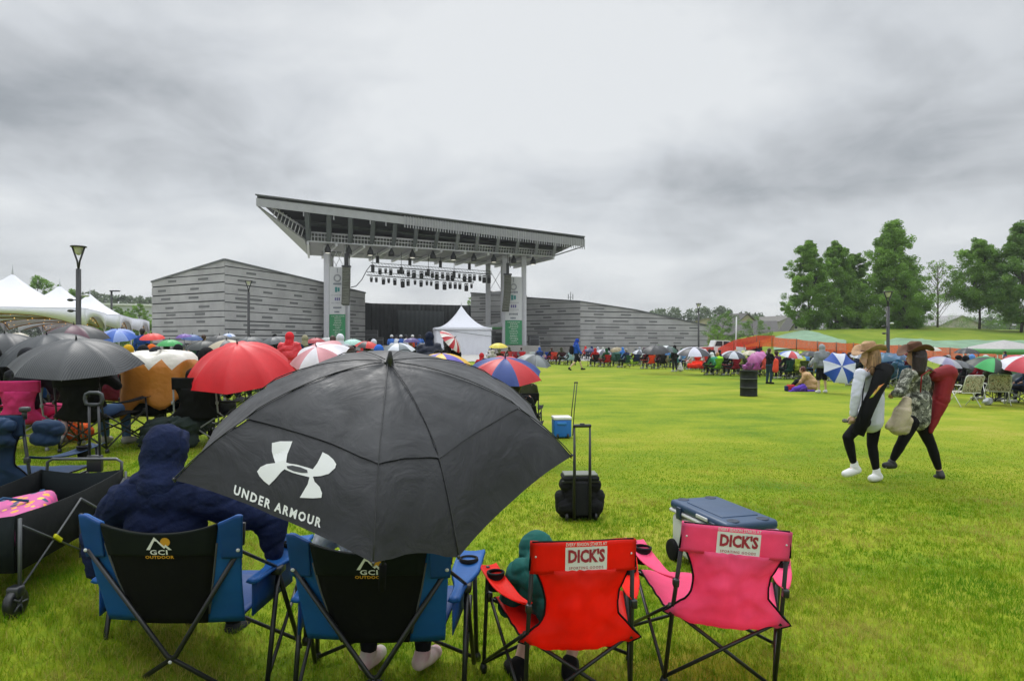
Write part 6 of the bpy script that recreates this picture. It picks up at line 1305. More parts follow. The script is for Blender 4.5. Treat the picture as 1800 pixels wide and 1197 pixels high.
# ================= crowd =================
def seat_at(px, d, col, who, where, ccol=None, ps='sit', yaw=None, person_kw=None, frame=None, cs=1., dx=0.):
    """a camp chair with a person in it, feet on the ground at distance d"""
    x = (px-CX)/F*d; y = d; yw = face_stage(x, y) if yaw is None else yaw; fx, fy = -sin(yw), cos(yw)
    if ccol: chair((x, y), yw, ccol, '%s camp chair %s' % (col, where), frame=frame, s=cs)
    if who: person((x+fx*.02, y+fy*.02), yw, ps, '%s %s' % (who, where), **(person_kw or {}))
# ---- left group, nearest row ----
umbrella(134, 597, 8.4, 212, 'black pinstriped umbrella shading the pink and black chairs', ['#2c3236'], tilt=(.06, -.20), k=8, deep=.30, phi=.35, shaft=.9)
umbrella(417, 604, 9.0, 188, 'bright red umbrella between the orange sheet and the black umbrella', ['#cf1420'], tilt=(-.02, -.34), k=8, deep=.42, phi=.1, shaft=.95)
umbrella(888, 629, 9.9, 140, 'red and blue panelled umbrella just right of the huge black umbrella', ['#b81d24', '#1c3a80'], tilt=(.04, -.26), k=8, deep=.30, phi=.39, shaft=.8)
umbrella(556, 609, 12.5, 108, 'pink and white panelled umbrella with a hooked handle showing', ['#c88890', '#d8d4dc'], tilt=(-.2, -.5), k=8, deep=.25, phi=.2, shaft=.85)
PINM = mat('umbrella_pinstripe', '#2a3035', rough=.45, var=0, spec=.45, bump=.3, bscale=10.); _n = PINM.node_tree; _w = N(_n, 'ShaderNodeTexWave', i_Scale=16., i_Distortion=1.2, i_Detail=1.); _w.bands_direction = 'X'; _t = N(_n, 'ShaderNodeTexCoord'); L(_n, _t.outputs['Object'], _w.inputs['Vector']); L(_n, ramp(_n, _w.outputs[0], [(.0, (.018, .021, .024)), (.86, (.022, .026, .029)), (.97, (.075, .08, .085))]), _n.nodes['Principled BSDF'].inputs['Base Color'])
for o_ in S.objects:
    if o_.name.startswith('umbrella') and 'pinstriped' in str(o_.get('label')) and 'behind' not in str(o_.get('label')):
        for c_ in o_.children:
            if c_.name.startswith('canopy'): c_.data.materials[0] = PINM
def lchair(px, d, z, yaw, col, label, frame=None, s=1.05): x = (px-CX)/F*d; return chair((x, d, gz(x, d)), yaw, col, label, frame=frame, s=s)
lchair(62, 9.0, 0, .1, '#c0306c', 'magenta pink camp chair beneath the pinstriped umbrella', frame=metal('#8c8f92', .3))
lchair(172, 8.9, 0, -.05, '#0c0d0f', 'black camp chair beneath the pinstriped umbrella', s=1.15)
X0 = lambda px, d: (px-CX)/F*d
person((X0(62, 9.1), 9.1), .1, 'sit', 'person in a dark coat sitting in the magenta pink chair', top='#1c1d22', head='hood', legs='#c23a6a')
person((X0(172, 9.0), 9.0), -.05, 'situp', 'person in jeans sitting in the black chair beneath the pinstriped umbrella', top='#14161a', legs='#4c6a94', shoes='#a9a7a0', head='hood')
t = thing('duffel_bag', 'bright orange bag on the grass under the black camp chair', 'bag', (X0(133, 9.6), 9.6, .45)); obj('bag_body', organic([((-.12, 0, .14), (.12, 0, .14), .13, .13), ((0, 0, .24), (.12, .05, .15))], .02, sm=3, m=fab('#c4501a'), wr=.01, wscale=9, wr2=.03), t)
mb = MB(); mb.tube([(-.18, -.1, .22), (0, -.14, .33), (.18, -.1, .22)], .012, 6); mb.build('strap', fab('#d8864c'), t)
t = thing('tote_bag', 'small pink and white bag hanging at the arm of the black chair', 'bag', (X0(112, 8.6), 8.6, .72)); obj('bag_body', organic([((0, 0, .06), (.05, .04, .10)), ((.01, 0, .20), (.06, .04, .06))], .012, sm=2, m=mat('pale_bag', '#b9c4b8', rough=.7, col2='#c0508c', var=0, vscale=4), wr2=.02, wscale=14), t); mb = MB(); mb.tube([(0, 0, .22), (.0, 0, .38)], .008, 6); mb.build('strap', BLACK, t)
# red umbrella group
lchair(362, 9.3, 0, .05, '#0b0c0e', 'black camp chair beneath the bright red umbrella', frame=metal('#7c7f82', .3), s=1.08)
person((X0(372, 9.45), 9.45), .05, 'sit', 'person in black sitting beneath the bright red umbrella', top='#0e0f12', legs='#0f1013', shoes='#1a1a1a', head='hood')
lchair(905, 10.4, 0, .1, '#0d0f12', 'black camp chair beneath the red and blue umbrella', s=1.05)
person((X0(905, 10.5), 10.5), .1, 'sit', 'person in dark clothes sitting beneath the red and blue umbrella', top='#15181d', head='short', hair='dark')
# orange and white sheet draped over seated people
def draped(px, d, label):
    x = X0(px, d); g = gz(x, d); t = thing('draped_sheet', label, 'rain sheet', (x, d, g)); 
    m = bpy.data.materials.new('rain_sheet'); m.use_nodes = True; nt = m.node_tree; b = nt.nodes['Principled BSDF']; tc = N(nt, 'ShaderNodeTexCoord'); sp_ = N(nt, 'ShaderNodeSeparateXYZ'); L(nt, tc.outputs['Object'], sp_.inputs[0])
    zz = M(nt, 'SUBTRACT', sp_.outputs[2], M(nt, 'MULTIPLY', M(nt, 'ABSOLUTE', M(nt, 'SUBTRACT', M(nt, 'PINGPONG', M(nt, 'ADD', sp_.outputs[0], .62), .26), .13)), 1.1))
    L(nt, ramp(nt, zz, [(0, lin('#b0762c')), (.99, lin('#c48432')), (1., lin('#c4c0b6'))], 'CONSTANT'), b.inputs['Base Color']); L(nt, ramp(nt, M(nt, 'SUBTRACT', zz, .0), [(0, lin('#b8742c')), (.985, lin('#b8742c')), (.986, lin('#cfcbc2'))], 'CONSTANT'), b.inputs['Base Color']); b.inputs['Roughness'].default_value = .45
    nb = N(nt, 'ShaderNodeTexNoise', i_Scale=7.); L(nt, tc.outputs['Object'], nb.inputs['Vector']); bn = N(nt, 'ShaderNodeBump', i_Strength=.5, i_Distance=.04); L(nt, nb.outputs[0], bn.inputs['Height']); L(nt, bn.outputs[0], b.inputs['Normal'])
    rows = []; n = 46
    for i in range(25):
        f = i/24; row = []
        for j in range(n+1):
            q = 2*pi*j/n; cx, cy = cos(q), sin(q); sq = (abs(cx)**3.2+abs(cy)**3.2)**(-1/3.2)
            r_ = sstep(min(1, f*1.7))**.8*.40 if f < .6 else .40+.05*(f-.6)/.4; 
            r_ = min(.43, .46*sin(min(1, f*1.5)*pi/2)) ; z = 1.20-.05*f if f < .35 else 1.18-.85*((f-.35)/.65)**1.15*(.80+.22*sin(q*5+1)*.5+.12*sin(q*2))
            z += .05*(1 if abs(cx) > .3 else 0)*(1-f)*abs(cx)-.10*max(0, 1-abs(cx)*3)*(1-f)*.6
            fold = 1+.05*sin(q*9+f*3)*f+.03*noise.noise(V((cx*3, cy*3, f*5)))
            row.append(V((cx*sq*r_*fold*1.02, cy*sq*r_*fold*.85, z+.03*noise.noise(V((cx*2.5, cy*2.5, f*3))))))
        rows.append(row)
    mb = MB(); mb.sheet(rows, th=.004); mb.build('sheet_cloth', m, t); t.scale = (1.12, 1.05, 1.03); return t
draped(283, 9.6, 'orange sheet with a white top draped over someone seated by the red umbrella')
lchair(270, 9.75, 0, .1, '#0c0e10', 'black camp chair under the orange draped sheet', s=1.1)
person((X0(283, 9.85), 9.85), .1, 'sit', 'person hidden under the orange and white draped sheet', top='#1b1d22', head='hood')
t = thing('blanket', 'dark green blanket bundled below the orange draped sheet', 'blanket', (X0(296, 9.0), 9.0, .45)); obj('blanket_cloth', organic([((-.25, .1, .22), (.35, .15, .30), .16, .14), ((.2, .0, .30), (.22, .15, .16)), ((-.3, 0, .10), (.3, 0, .10), .10, .10)], .02, sm=3, m=mat('blanket_green', '#1d2a28', rough=.9, var=.3), wr=.02, wscale=6, wr2=.08), t)
# ---- left, further rows.  (px, py apex, d, width, label, colours, tilt, k, phi)
LU = [(8, 586, 12, 130, 'plain black umbrella at the left edge, level with the tent legs', ['#20252a'], (.05, -.1), 8, .1),
      (82, 588, 10.6, 170, 'dark grey umbrella just behind the pinstriped umbrella', ['#272d32'], (-.1, -.2), 8, .3),
      (130, 571, 14, 116, 'burgundy and charcoal umbrella with white edge panels', ['#4a1830', '#26292c'], (0, -.1), 8, .2),
      (206, 579, 18, 64, 'pale blue and royal blue umbrella beneath the farthest tent', ['#7d95cf', '#2c5cb4'], (.1, -.3), 8, .3),
      (267, 586, 22, 44, 'flattened scarlet umbrella beside the slatted building corner', ['#d8322a'], (0, -.15), 8, .1),
      (298, 597, 20, 44, 'bright green umbrella with a white trim behind the orange sheet', ['#2f9a4a'], (0, -.1), 8, .2),
      (322, 587, 23, 28, 'violet umbrella at the foot of the slatted building', ['#6a4a9c'], (-.1, -.1), 8, .2), (338, 588, 24, 38, 'dull blue umbrella next to the violet umbrella', ['#34548e'], (.1, -.1), 8, .2),
      (357, 599, 16, 62, 'dark green black umbrella left of the bright red umbrella', ['#1f2725'], (0, -.1), 8, .3), (398, 597, 15, 84, 'black and tan panelled umbrella right behind the bright red umbrella', ['#33353a', '#a89c84'], (0, -.15), 8, .0),
      (386, 589, 20, 52, 'charcoal umbrella low against the grey wall', ['#2c2f31'], (0, -.1), 8, .1), (402, 586, 23, 24, 'small blue and white plaid umbrella before the grey wall', ['#8da4d6', '#c8ccdc'], (0, -.1), 8, .1),
      (440, 592, 19, 60, 'mid grey umbrella showing above the bright red umbrella', ['#3b4145'], (0, -.1), 8, .1), (480, 592, 17, 56, 'slate grey umbrella beside the person in the red poncho', ['#454a4e'], (-.2, -.1), 8, .1),
      (555, 594, 24, 36, 'crimson umbrella far behind the pink and white one', ['#a02430'], (0, -.1), 8, .1), (575, 593, 26, 34, 'grey white umbrella near the left stage tower', ['#8a9090'], (0, -.1), 8, .1),
      (620, 596, 27, 40, 'mint green umbrella in front of the stage drape', ['#9cc4ba'], (0, -.1), 8, .1), (646, 600, 20, 44, 'scarlet and black umbrella low behind the huge black umbrella', ['#c22a22', '#c22a22', '#222428'], (.1, -.1), 8, .1),
      (700, 603, 19, 60, 'grey and white panelled umbrella near the huge umbrella tip', ['#6c757a', '#c9cdd6'], (0, -.15), 8, .2), (724, 594, 30, 30, 'purple umbrella in front of the stage', ['#3c2a70'], (0, -.1), 8, .1),
      (776, 621, 11.5, 110, 'violet and golden yellow umbrella rising behind the huge black umbrella', ['#5848a8', '#d9ab2e'], (0, -.12), 8, .39), (942, 624, 13, 62, 'grey umbrella partly behind the red and blue one', ['#7e8386', '#5c6164'], (.25, -.2), 8, .1),
      (876, 603, 44, 34, 'small yellow umbrella near the foot of the right stage tower', ['#d0c040'], (0, -.1), 8, .1), (20, 597, 15, 80, 'faded black umbrella behind the plain one at the left edge', ['#2b2f31'], (.1, 0), 8, .4)]
CCOL = [('maroon', '#5a1426'), ('navy', '#16243f'), ('forest green', '#1c4030'), ('grey', '#55595c'), ('black', '#101113'), ('royal blue', '#1f4a9c'), ('red', '#a31c1c'), ('teal', '#1a5a62')]
PCOL = [('a charcoal raincoat', '#25282c'), ('a navy jacket', '#1a2540'), ('an olive coat', '#3b3f2a'), ('a burgundy jacket', '#4a1a26'), ('a grey hoodie', '#6b6e72'), ('a black jacket', '#121316'), ('a blue raincoat', '#27509c'), ('a brown coat', '#46352a')]
r = random.Random(4)
for i, (px, py, d, wp, lab, cols, tl, k, ph) in enumerate(LU):
    umbrella(px, py, d, wp, lab, cols, tilt=tl, k=k, deep=.30, phi=ph, shaft=.8, ribs=d < 16)
    cn, cc = CCOL[(i*3) % 8]; pn, pc = PCOL[(i*5+1) % 8]; sh = lab.split(' umbrella')[0]+' umbrella'
    if px == 942: cn, cc = 'black', '#101113'; px = 918
    seat_at(px+r.uniform(-3, 3), d+.35, cn, 'person in '+pn, 'under the '+sh, ccol=cc, ps='situp', person_kw=dict(top=pc, head=('hood', 'short', 'cap', 'long')[i % 4], hair=('brown', 'dark', 'grey', 'blond')[i % 4], hatcol='#7b7f86'))
umbrella(30, 585, 17, 40, 'pale tan umbrella before the legs of the nearest tent', ['#b0a898'], tilt=(0, -.1), ribs=False); seat_at(30, 17.3, 'grey', 'person in a grey hoodie', 'under the pale tan umbrella', '#55595c', 'situp', person_kw=dict(top='#6b6e72'))
# people without umbrellas on the left and centre
def standing(px, pytop, pyfeet, d, label, ps='stand', yaw=None, **kw):
    x = X0(px, d); g = gz(x, d); zt = CH-(pytop-CY)/F*d; s = (zt-g)/1.735; return person((x, d, g), face_stage(x, d) if yaw is None else yaw, ps, label, s=s, **kw)
standing(509, 585, 0, 16, 'person in a bright red hooded poncho with a dark bag strap', poncho='#cc2a34', hood='#cc2a34', legs='#2a2c30')
standing(250, 577, 0, 26, 'person in a royal blue jacket standing by the farthest tent', top='#1e3f86', head='short', hair='dark')
standing(260, 598, 0, 14.5, 'person in a charcoal hooded jacket behind the pinstriped umbrella', ps='sit', top='#34383d', hood='#1a1418') if False else seat_at(258, 14.5, 'dark', 'person in a charcoal jacket and black hood', 'just right of the pinstriped umbrella', '#15171a', 'sit', person_kw=dict(top='#3a3e42', hood='#17181b'))
standing(755, 585, 0, 17, 'person in a dark navy raincoat standing near the walled tent', poncho='#141c30', hood='#141c30')
standing(787, 592, 0, 15, 'person in black holding the striped red and white umbrella', ps='hold', top='#111113', head='long', hair='dark')
umbrella(799, 594, 14.8, 52, 'red and white striped umbrella tilted over a person in black', ['#b3202c', '#d8d0cc'], tilt=(1.1, -.3), k=16, deep=.28, phi=.2, shaft=.8)
standing(536, 590, 0, 21, 'person with a tan hood and a navy coat left of the stage tower', top='#1f2536', hood='#8f8a70'); standing(585, 590, 0, 17.5, 'brown haired person in a dark coat before the left banner', top='#26282c', head='long', hair='brown'); standing(598, 588, 0, 17, 'person in a clear white hooded poncho beside the brown haired one', top='#b7bcc4', hood='#c9ccd2')
standing(358, 588, 0, 27, 'short haired person before the left grey wall', top='#4a3b30', head='short', hair='brown'); standing(652, 594, 0, 23, 'person in a black coat and black hood before the stage drape', top='#131417'); standing(657, 597, 0, 21, 'person in a white pointed hood before the stage drape', top='#2a2f38', hood='#c4c6cf'); standing(667, 605, 0, 17, 'person in a bright blue hood low behind the huge umbrella', ps='sit', top='#2c62bc', hood='#2c62bc') if False else seat_at(667, 15.5, 'navy', 'person in a bright blue hood', 'left of the huge umbrella tip', '#16243f', person_kw=dict(top='#2c62bc'))
seat_at(618, 15.2, 'black', 'brown haired person in a black coat', 'above the left shoulder of the huge umbrella', '#101113', 'situp', person_kw=dict(top='#15171a', head='short'))
seat_at(740, 18, 'blue', 'person in a blue raincoat', 'left of the standing navy raincoat', '#1f6a9c', person_kw=dict(top='#1d7aa8')); seat_at(817, 16, 'white', 'person in a white and blue poncho', 'right of the striped umbrella', '#aeb4b8', person_kw=dict(poncho='#3c64b8', hood='#2448b0')); seat_at(803, 14, 'pink', 'person in a pink poncho', 'below the striped umbrella', '#b83a70', person_kw=dict(poncho='#b8406e')); seat_at(834, 15, 'cream', 'person in a cream poncho', 'between the pink poncho and the red and blue umbrella', '#9a9686', person_kw=dict(poncho='#b5b2a4'))
seat_at(463, 24, 'grey', 'person in a red cap and pale coat', 'above the bright red umbrella', '#55595c', person_kw=dict(top='#a9a8a6', head='cap', hatcol='#b01c24')); standing(483, 588, 0, 30, 'dark figure in black beside the red poncho', top='#0f1012', hood='#0f1012')
for i, (px, d, who, kw) in enumerate([(0, 10.8, 'person in a black coat', dict(top='#101114')), (35, 13, 'person in a white poncho', dict(poncho='#b6b8ba')), (110, 19, 'person in a black hood', dict(top='#101113')), (210, 12.5, 'person in a red coat', dict(top='#a0201e')), (232, 15.5, 'person in a yellow poncho', dict(poncho='#c49a1c')), (272, 17.5, 'person in an orange poncho', dict(poncho='#c8601c')), (318, 18, 'person in a black poncho', dict(poncho='#15171a')), (345, 19, 'person in a dark green coat', dict(top='#1c3a28')), (415, 21, 'person in a tan coat', dict(top='#8d7c5e')), (440, 16, 'person in a black parka', dict(top='#121315')), (530, 18, 'person in a navy parka', dict(top='#162038')), (560, 19, 'person in a grey parka', dict(top='#55585c')), (600, 22, 'person in a teal coat', dict(top='#1e5a5a')), (640, 24, 'person in a red anorak', dict(top='#b02a24')), (690, 24, 'person in a white coat', dict(top='#a9adb2')), (712, 25, 'person in a black anorak', dict(top='#141518')), (770, 24, 'person in a blue anorak', dict(top='#2a5aa0')), (846, 30, 'person in a red coat', dict(top='#b02630')), (865, 40, 'person in a pale coat', dict(top='#a8a49c')), (851, 21, 'person in a dark anorak', dict(top='#202328'))]):
    nm = ('the plain black umbrella', 'the faded black umbrella', 'the burgundy umbrella', 'the pale blue umbrella', 'the scarlet flattened umbrella', 'the bright green umbrella', 'the violet umbrella', 'the dull blue umbrella', 'the plaid umbrella', 'the slate grey umbrella', 'the red poncho', 'the crimson umbrella', 'the mint green umbrella', 'the scarlet and black umbrella', 'the grey and white umbrella', 'the purple umbrella', 'the striped umbrella', 'the walled tent', 'the small yellow umbrella', 'the cream poncho')[i]
    seat_at(px, d, ('black', 'grey', 'navy', 'maroon')[i % 4], who, 'near '+nm, ('#101113', '#4c4f52', '#16243f', '#5a1426')[i % 4], person_kw=kw)
# chairs and folded umbrellas in a row by the stage edge
for i, px in enumerate((690, 698, 706, 715, 726, 738)):
    d = 66; x = X0(px, d); c = ('#3a68b4', '#c8ccd4', '#3458a0', '#cfd2d8', '#b84a30', '#3a68b4')[i]; person((x, d), face_stage(x, d), 'sit', 'tiny seated figure in %s by the stage front, %s of six' % (('blue', 'white', 'dark blue', 'pale grey', 'rust red', 'sky blue')[i], ('first', 'second', 'third', 'fourth', 'fifth', 'last')[i]), top=c, head='cap', hatcol=('#c9c9c9', '#303238')[i % 2], s=1.5)
# far line at the foot of the right tower and right wall
FR = [(864, '#d8d4ce', 'cream'), (880, '#b7312c', 'brick red'), (893, '#b03a34', 'dark red'), (906, '#8f2430', 'crimson'), (915, '#b8242c', 'scarlet'), (930, '#d4d6d6', 'white'), (948, '#2c3c66', 'dusk blue'), (960, '#2448a8', 'cobalt'), (967, '#c63a34', 'tomato red'), (976, '#cc4028', 'orange red'), (985, '#3a1c20', 'dark maroon'), (994, '#2c5f56', 'sea green'), (1003, '#9ab4c8', 'icy blue')]
for i, (px, c, nm) in enumerate(FR):
    d = 58-i*.5; x = X0(px, d); yw = face_stage(x, d)+(i % 3-1)*.3
    chair((x, d), yw, c, '%s camp chair in the far line beside the walled tent' % nm, s=1.1)
    if i % 2 == 0: person((x, d+.1), yw, 'sit', 'person in the %s camp chair of the far line' % nm, top=PCOL[i % 8][1], head='hood' if i % 4 else 'short', group='people in the far line')
# ---- walker in the blue raincoat ----
x = X0(1013, 42.5); person((x, 42.5), radians(-78), 'walk', 'man in a blue hooded raincoat and dark shorts striding alone across the lawn', top='#1f4fb0', hood='#1f3f9c', legs='#10141c', short=True, skin=SK2, shoes='#2a2a22', s=1.14, k=1.2, group=WG)
t = thing('backpack', 'black backpack on the back of the blue raincoat walker', 'backpack', (x-.30, 42.45, 1.25)); obj('pack_body', organic([((0, 0, -.12), (0, 0, .18), .14, .13), ((-.04, 0, 0), (.12, .14, .2))], .02, sm=3, m=fab('#121316')), t)
# ---- right side crowd: (px, feet py, chair colour name/hex or None, person text, kwargs, pose)
RR = [(1027, 634, 'dusky', '#2c2c30', 'person in a coral red hood', dict(top='#c83c3c', hood='#c83c3c'), 'sit'), (1038, 635, 'ink blue', '#1c2850', 'person in a navy anorak', dict(top='#1c2a5c'), 'sit'), (1049, 638, 'silver', '#a4a8b0', 'person in a silver poncho', dict(poncho='#b0b4c4'), 'sit'), (1058, 640, 'dark brown', '#2a211c', 'person in a white printed poncho', dict(poncho='#b8b8b4'), 'sit'),
      (1068, 641, 'soot black', '#0c0d0f', 'person in a black hooded coat', dict(top='#0c0d10'), 'sit'), (1081, 645, 'bottle green', '#23453c', 'person in a glossy teal green poncho', dict(poncho='#3c6a62'), 'sit'), (1092, 641, 'sky blue', '#3a7cc4', 'person in a blue hood', dict(top='#3c78c8'), 'sit'),
      (1108, 643, 'lime green', '#a4c83c', None, None, 'sit'), (1122, 640, 'grey white', '#b4b8c0', 'person in a white and grey poncho', dict(poncho='#9a9fae'), 'sit'), (1140, 650, 'orange red', '#d8401c', 'person in a black jacket slumped', dict(top='#121214'), 'sit'), (1160, 650, 'pitch black', '#0b0c0e', 'person in a dark brown coat', dict(top='#3a2c26'), 'situp'),
      (1182, 648, 'turquoise', '#1f8a8c', 'person in a blue green coat', dict(top='#1c5f68'), 'sit'), (1219, 652, 'fiery red', '#d82c18', 'person in a white striped poncho', dict(poncho='#bfc0c4'), 'sit'), (1236, 651, 'vivid red', '#cc2a1c', 'person in a red white coat', dict(top='#c8b8b4'), 'sit'), (1250, 656, 'jet black', '#0c0e10', 'person in a black pointed poncho', dict(poncho='#1a1c20'), 'sit'),
      (1256, 661, 'lime and black', '#6aa81c', 'person in a pale green hood', dict(top='#4a9a80', hood='#c6ccca'), 'sitlean'), (1266, 660, 'black and neon', '#161a16', 'person in a neon lime jacket leaning forward', dict(top='#9cdc28', head='short', hair='blond', legs='#26303c'), 'sitlean'), (1286, 662, 'wine red', '#7a1420', 'person in a black hooded parka', dict(top='#0d0e11'), 'sit'),
      (1303, 660, 'olive', '#3c4428', 'person in a yellow green rain jacket', dict(top='#b4bc5c', hood='#c0c880'), 'sit'), (1322, 664, 'pink violet', '#b0549c', 'dark haired person in a violet poncho', dict(poncho='#9c5a98', head='short', hair='dark'), 'sit'), (1336, 662, 'salmon', '#d8584c', 'person in a salmon hood', dict(top='#a83c3c'), 'sit'),
      (1379, 668, 'deep green', '#14382c', 'person in a black fleece', dict(top='#101214', head='short', hair='dark'), 'sit'), (1388, 664, 'slate', '#3c4046', 'person in a blue bucket hat', dict(top='#b4b8be', head='hat', hatcol='#2c5fb8'), 'sit'), (1403, 668, 'moss', '#3c4a18', 'person in a yellow green poncho', dict(poncho='#b4c03c'), 'sit'),
      (1425, 665, 'iron grey', '#34383c', 'person in a charcoal anorak', dict(top='#26282c'), 'sit'), (1478, 672, 'navy blue', '#12284c', 'person in a navy poncho', dict(poncho='#1c2c50'), 'sit'), (1500, 676, 'dark teal', '#16323c', 'person in a dark patterned coat', dict(top='#20283a'), 'sit'), (1512, 680, 'steel blue', '#2c4c66', 'person in light jeans and a dark jacket', dict(top='#1a2230', legs='#6c88a4'), 'sit'),
      (1550, 680, 'ocean blue', '#1c4a78', 'person in a dark blue coat', dict(top='#14284c'), 'sit'), (1572, 684, 'petrol blue', '#1a4460', 'person in a petrol poncho', dict(poncho='#1f4c68'), 'sit'), (1655, 690, 'dark', '#1c1e22', 'person in a black and white coat', dict(top='#2a2c30'), 'sit'), (1690, 690, 'grey green', '#4a5450', 'person in a black anorak', dict(top='#141518'), 'sit'),
      (1718, 694, 'plum', '#4a1426', 'person in a crimson coat', dict(top='#7a1c2c'), 'sit'), (1745, 706, 'pine green', '#16281c', 'person in an olive coat and lime hood', dict(top='#2a2e20', hood='#a8cc6c'), 'sitlean'), (1786, 708, 'midnight blue', '#141c30', 'person in a clear rain poncho', dict(poncho='#8c96a0', hood='#a8aeb4'), 'sit'), (1803, 712, 'denim blue', '#1c2c50', 'person in a pale blue hood', dict(top='#1c2a48', hood='#98a4b4'), 'sit')]
WH = {}
refs = ['beside the striding walker', 'second right of the striding walker', 'left of the white printed poncho', 'in front of the grey wall', 'left of the teal green poncho', 'left of the lime green chair', 'just behind the lime green chair', 'with its cloth on the grass below the grey wall', 'right of the lime green chair', 'under the big black dome umbrella', 'beneath the black dome umbrella', 'at the right end of the black dome umbrella', 'beside the white bag', 'under the black and white umbrella',
        'left of the neon lime jacket', 'at the left of the neon lime jacket', 'near the black drum', 'left of the olive chair', 'left of the violet poncho', 'right behind the black drum', 'just above the black drum', 'in front of the standing man in jeans', 'beneath the blue white red umbrella', 'left of the grey hooded standing person', 'behind the grey hooded standing person', 'under the blue and white umbrella', 'beside the blue and white umbrella', 'left of the woman in the straw hat',
        'between the two walking women', 'just left of the brown hat woman', 'right of the red chair bag', 'behind the flowered lawn chair', 'left of the green black umbrella', 'between the two lawn chairs', 'behind the tilted lawn chair', 'at the right edge']
for (px, fy, cn, cc, who, kw, ps), ref in zip(RR, refs):
    d = F*CH/(fy-CY-1.5); seat_at(px, d, cn, who, ref, ccol=cc, ps=ps, person_kw=kw, cs=1.05, frame=metal('#8c9094', .3) if (px % 3) == 0 else None)
# extra background people behind the front line, so the crowd has depth
EX = [(1045, 49), (1064, 48), (1098, 47), (1116, 50), (1130, 52), (1150, 49), (1170, 47), (1196, 48), (1210, 46), (1245, 44), (1262, 42), (1290, 41), (1310, 40), (1330, 38), (1345, 37), (1362, 36), (1398, 35), (1412, 34), (1432, 33), (1462, 33), (1488, 32), (1505, 31), (1530, 30), (1545, 31), (1568, 29), (1590, 29), (1660, 27), (1680, 26), (1702, 27), (1725, 26), (1762, 25), (1778, 24), (1795, 25)]
EN = ['scarlet', 'grey', 'sand', 'navy', 'black', 'white', 'plum', 'green', 'brown', 'sky blue', 'maroon']; EH = ['#a82020', '#6e7276', '#a09070', '#18264a', '#101114', '#b4b6ba', '#4c2040', '#1f4a30', '#40302a', '#5a8ac8', '#5a1420']
spots = ['behind the silver poncho', 'behind the black hooded coat', 'behind the lime green chair', 'by the grey white chair', 'left of the black dome umbrella', 'behind the black dome umbrella', 'behind the green and white umbrella', 'by the standing dark figure', 'left of the black and white umbrella', 'behind the vivid red chair', 'behind the neon lime jacket', 'behind the wine red chair', 'behind the yellow green rain jacket', 'behind the violet poncho', 'behind the salmon hood', 'behind the man in jeans', 'behind the bucket hat', 'behind the yellow green poncho', 'left of the grey hooded person', 'right of the grey hooded person', 'behind the blue and white umbrella', 'behind the flowery white umbrella', 'left of the straw hat', 'right of the straw hat', 'left of the brown hat', 'right of the brown hat', 'right of the red chair bag', 'behind the first lawn chair', 'below the small black umbrella', 'behind the green black umbrella', 'below the grey pop-up canopy', 'behind the red and white umbrella', 'near the right edge canopy']
for i, ((px, d), sp) in enumerate(zip(EX, spots)):
    k = (i*7) % 11; x = X0(px, d); yw = face_stage(x, d)+.2*((i % 3)-1); chair((x, d), yw, EH[(k+4) % 11], '%s back row camp chair %s' % (EN[(k+4) % 11], sp)); person((x, d+.05), yw, ('sit', 'situp', 'sit')[i % 3], 'person in %s in the back row %s' % (EN[k], sp), top=EH[k], head=('hood', 'hood', 'short', 'cap')[i % 4], hair=('brown', 'dark', 'grey')[i % 3], hatcol=EH[(k+2) % 11])
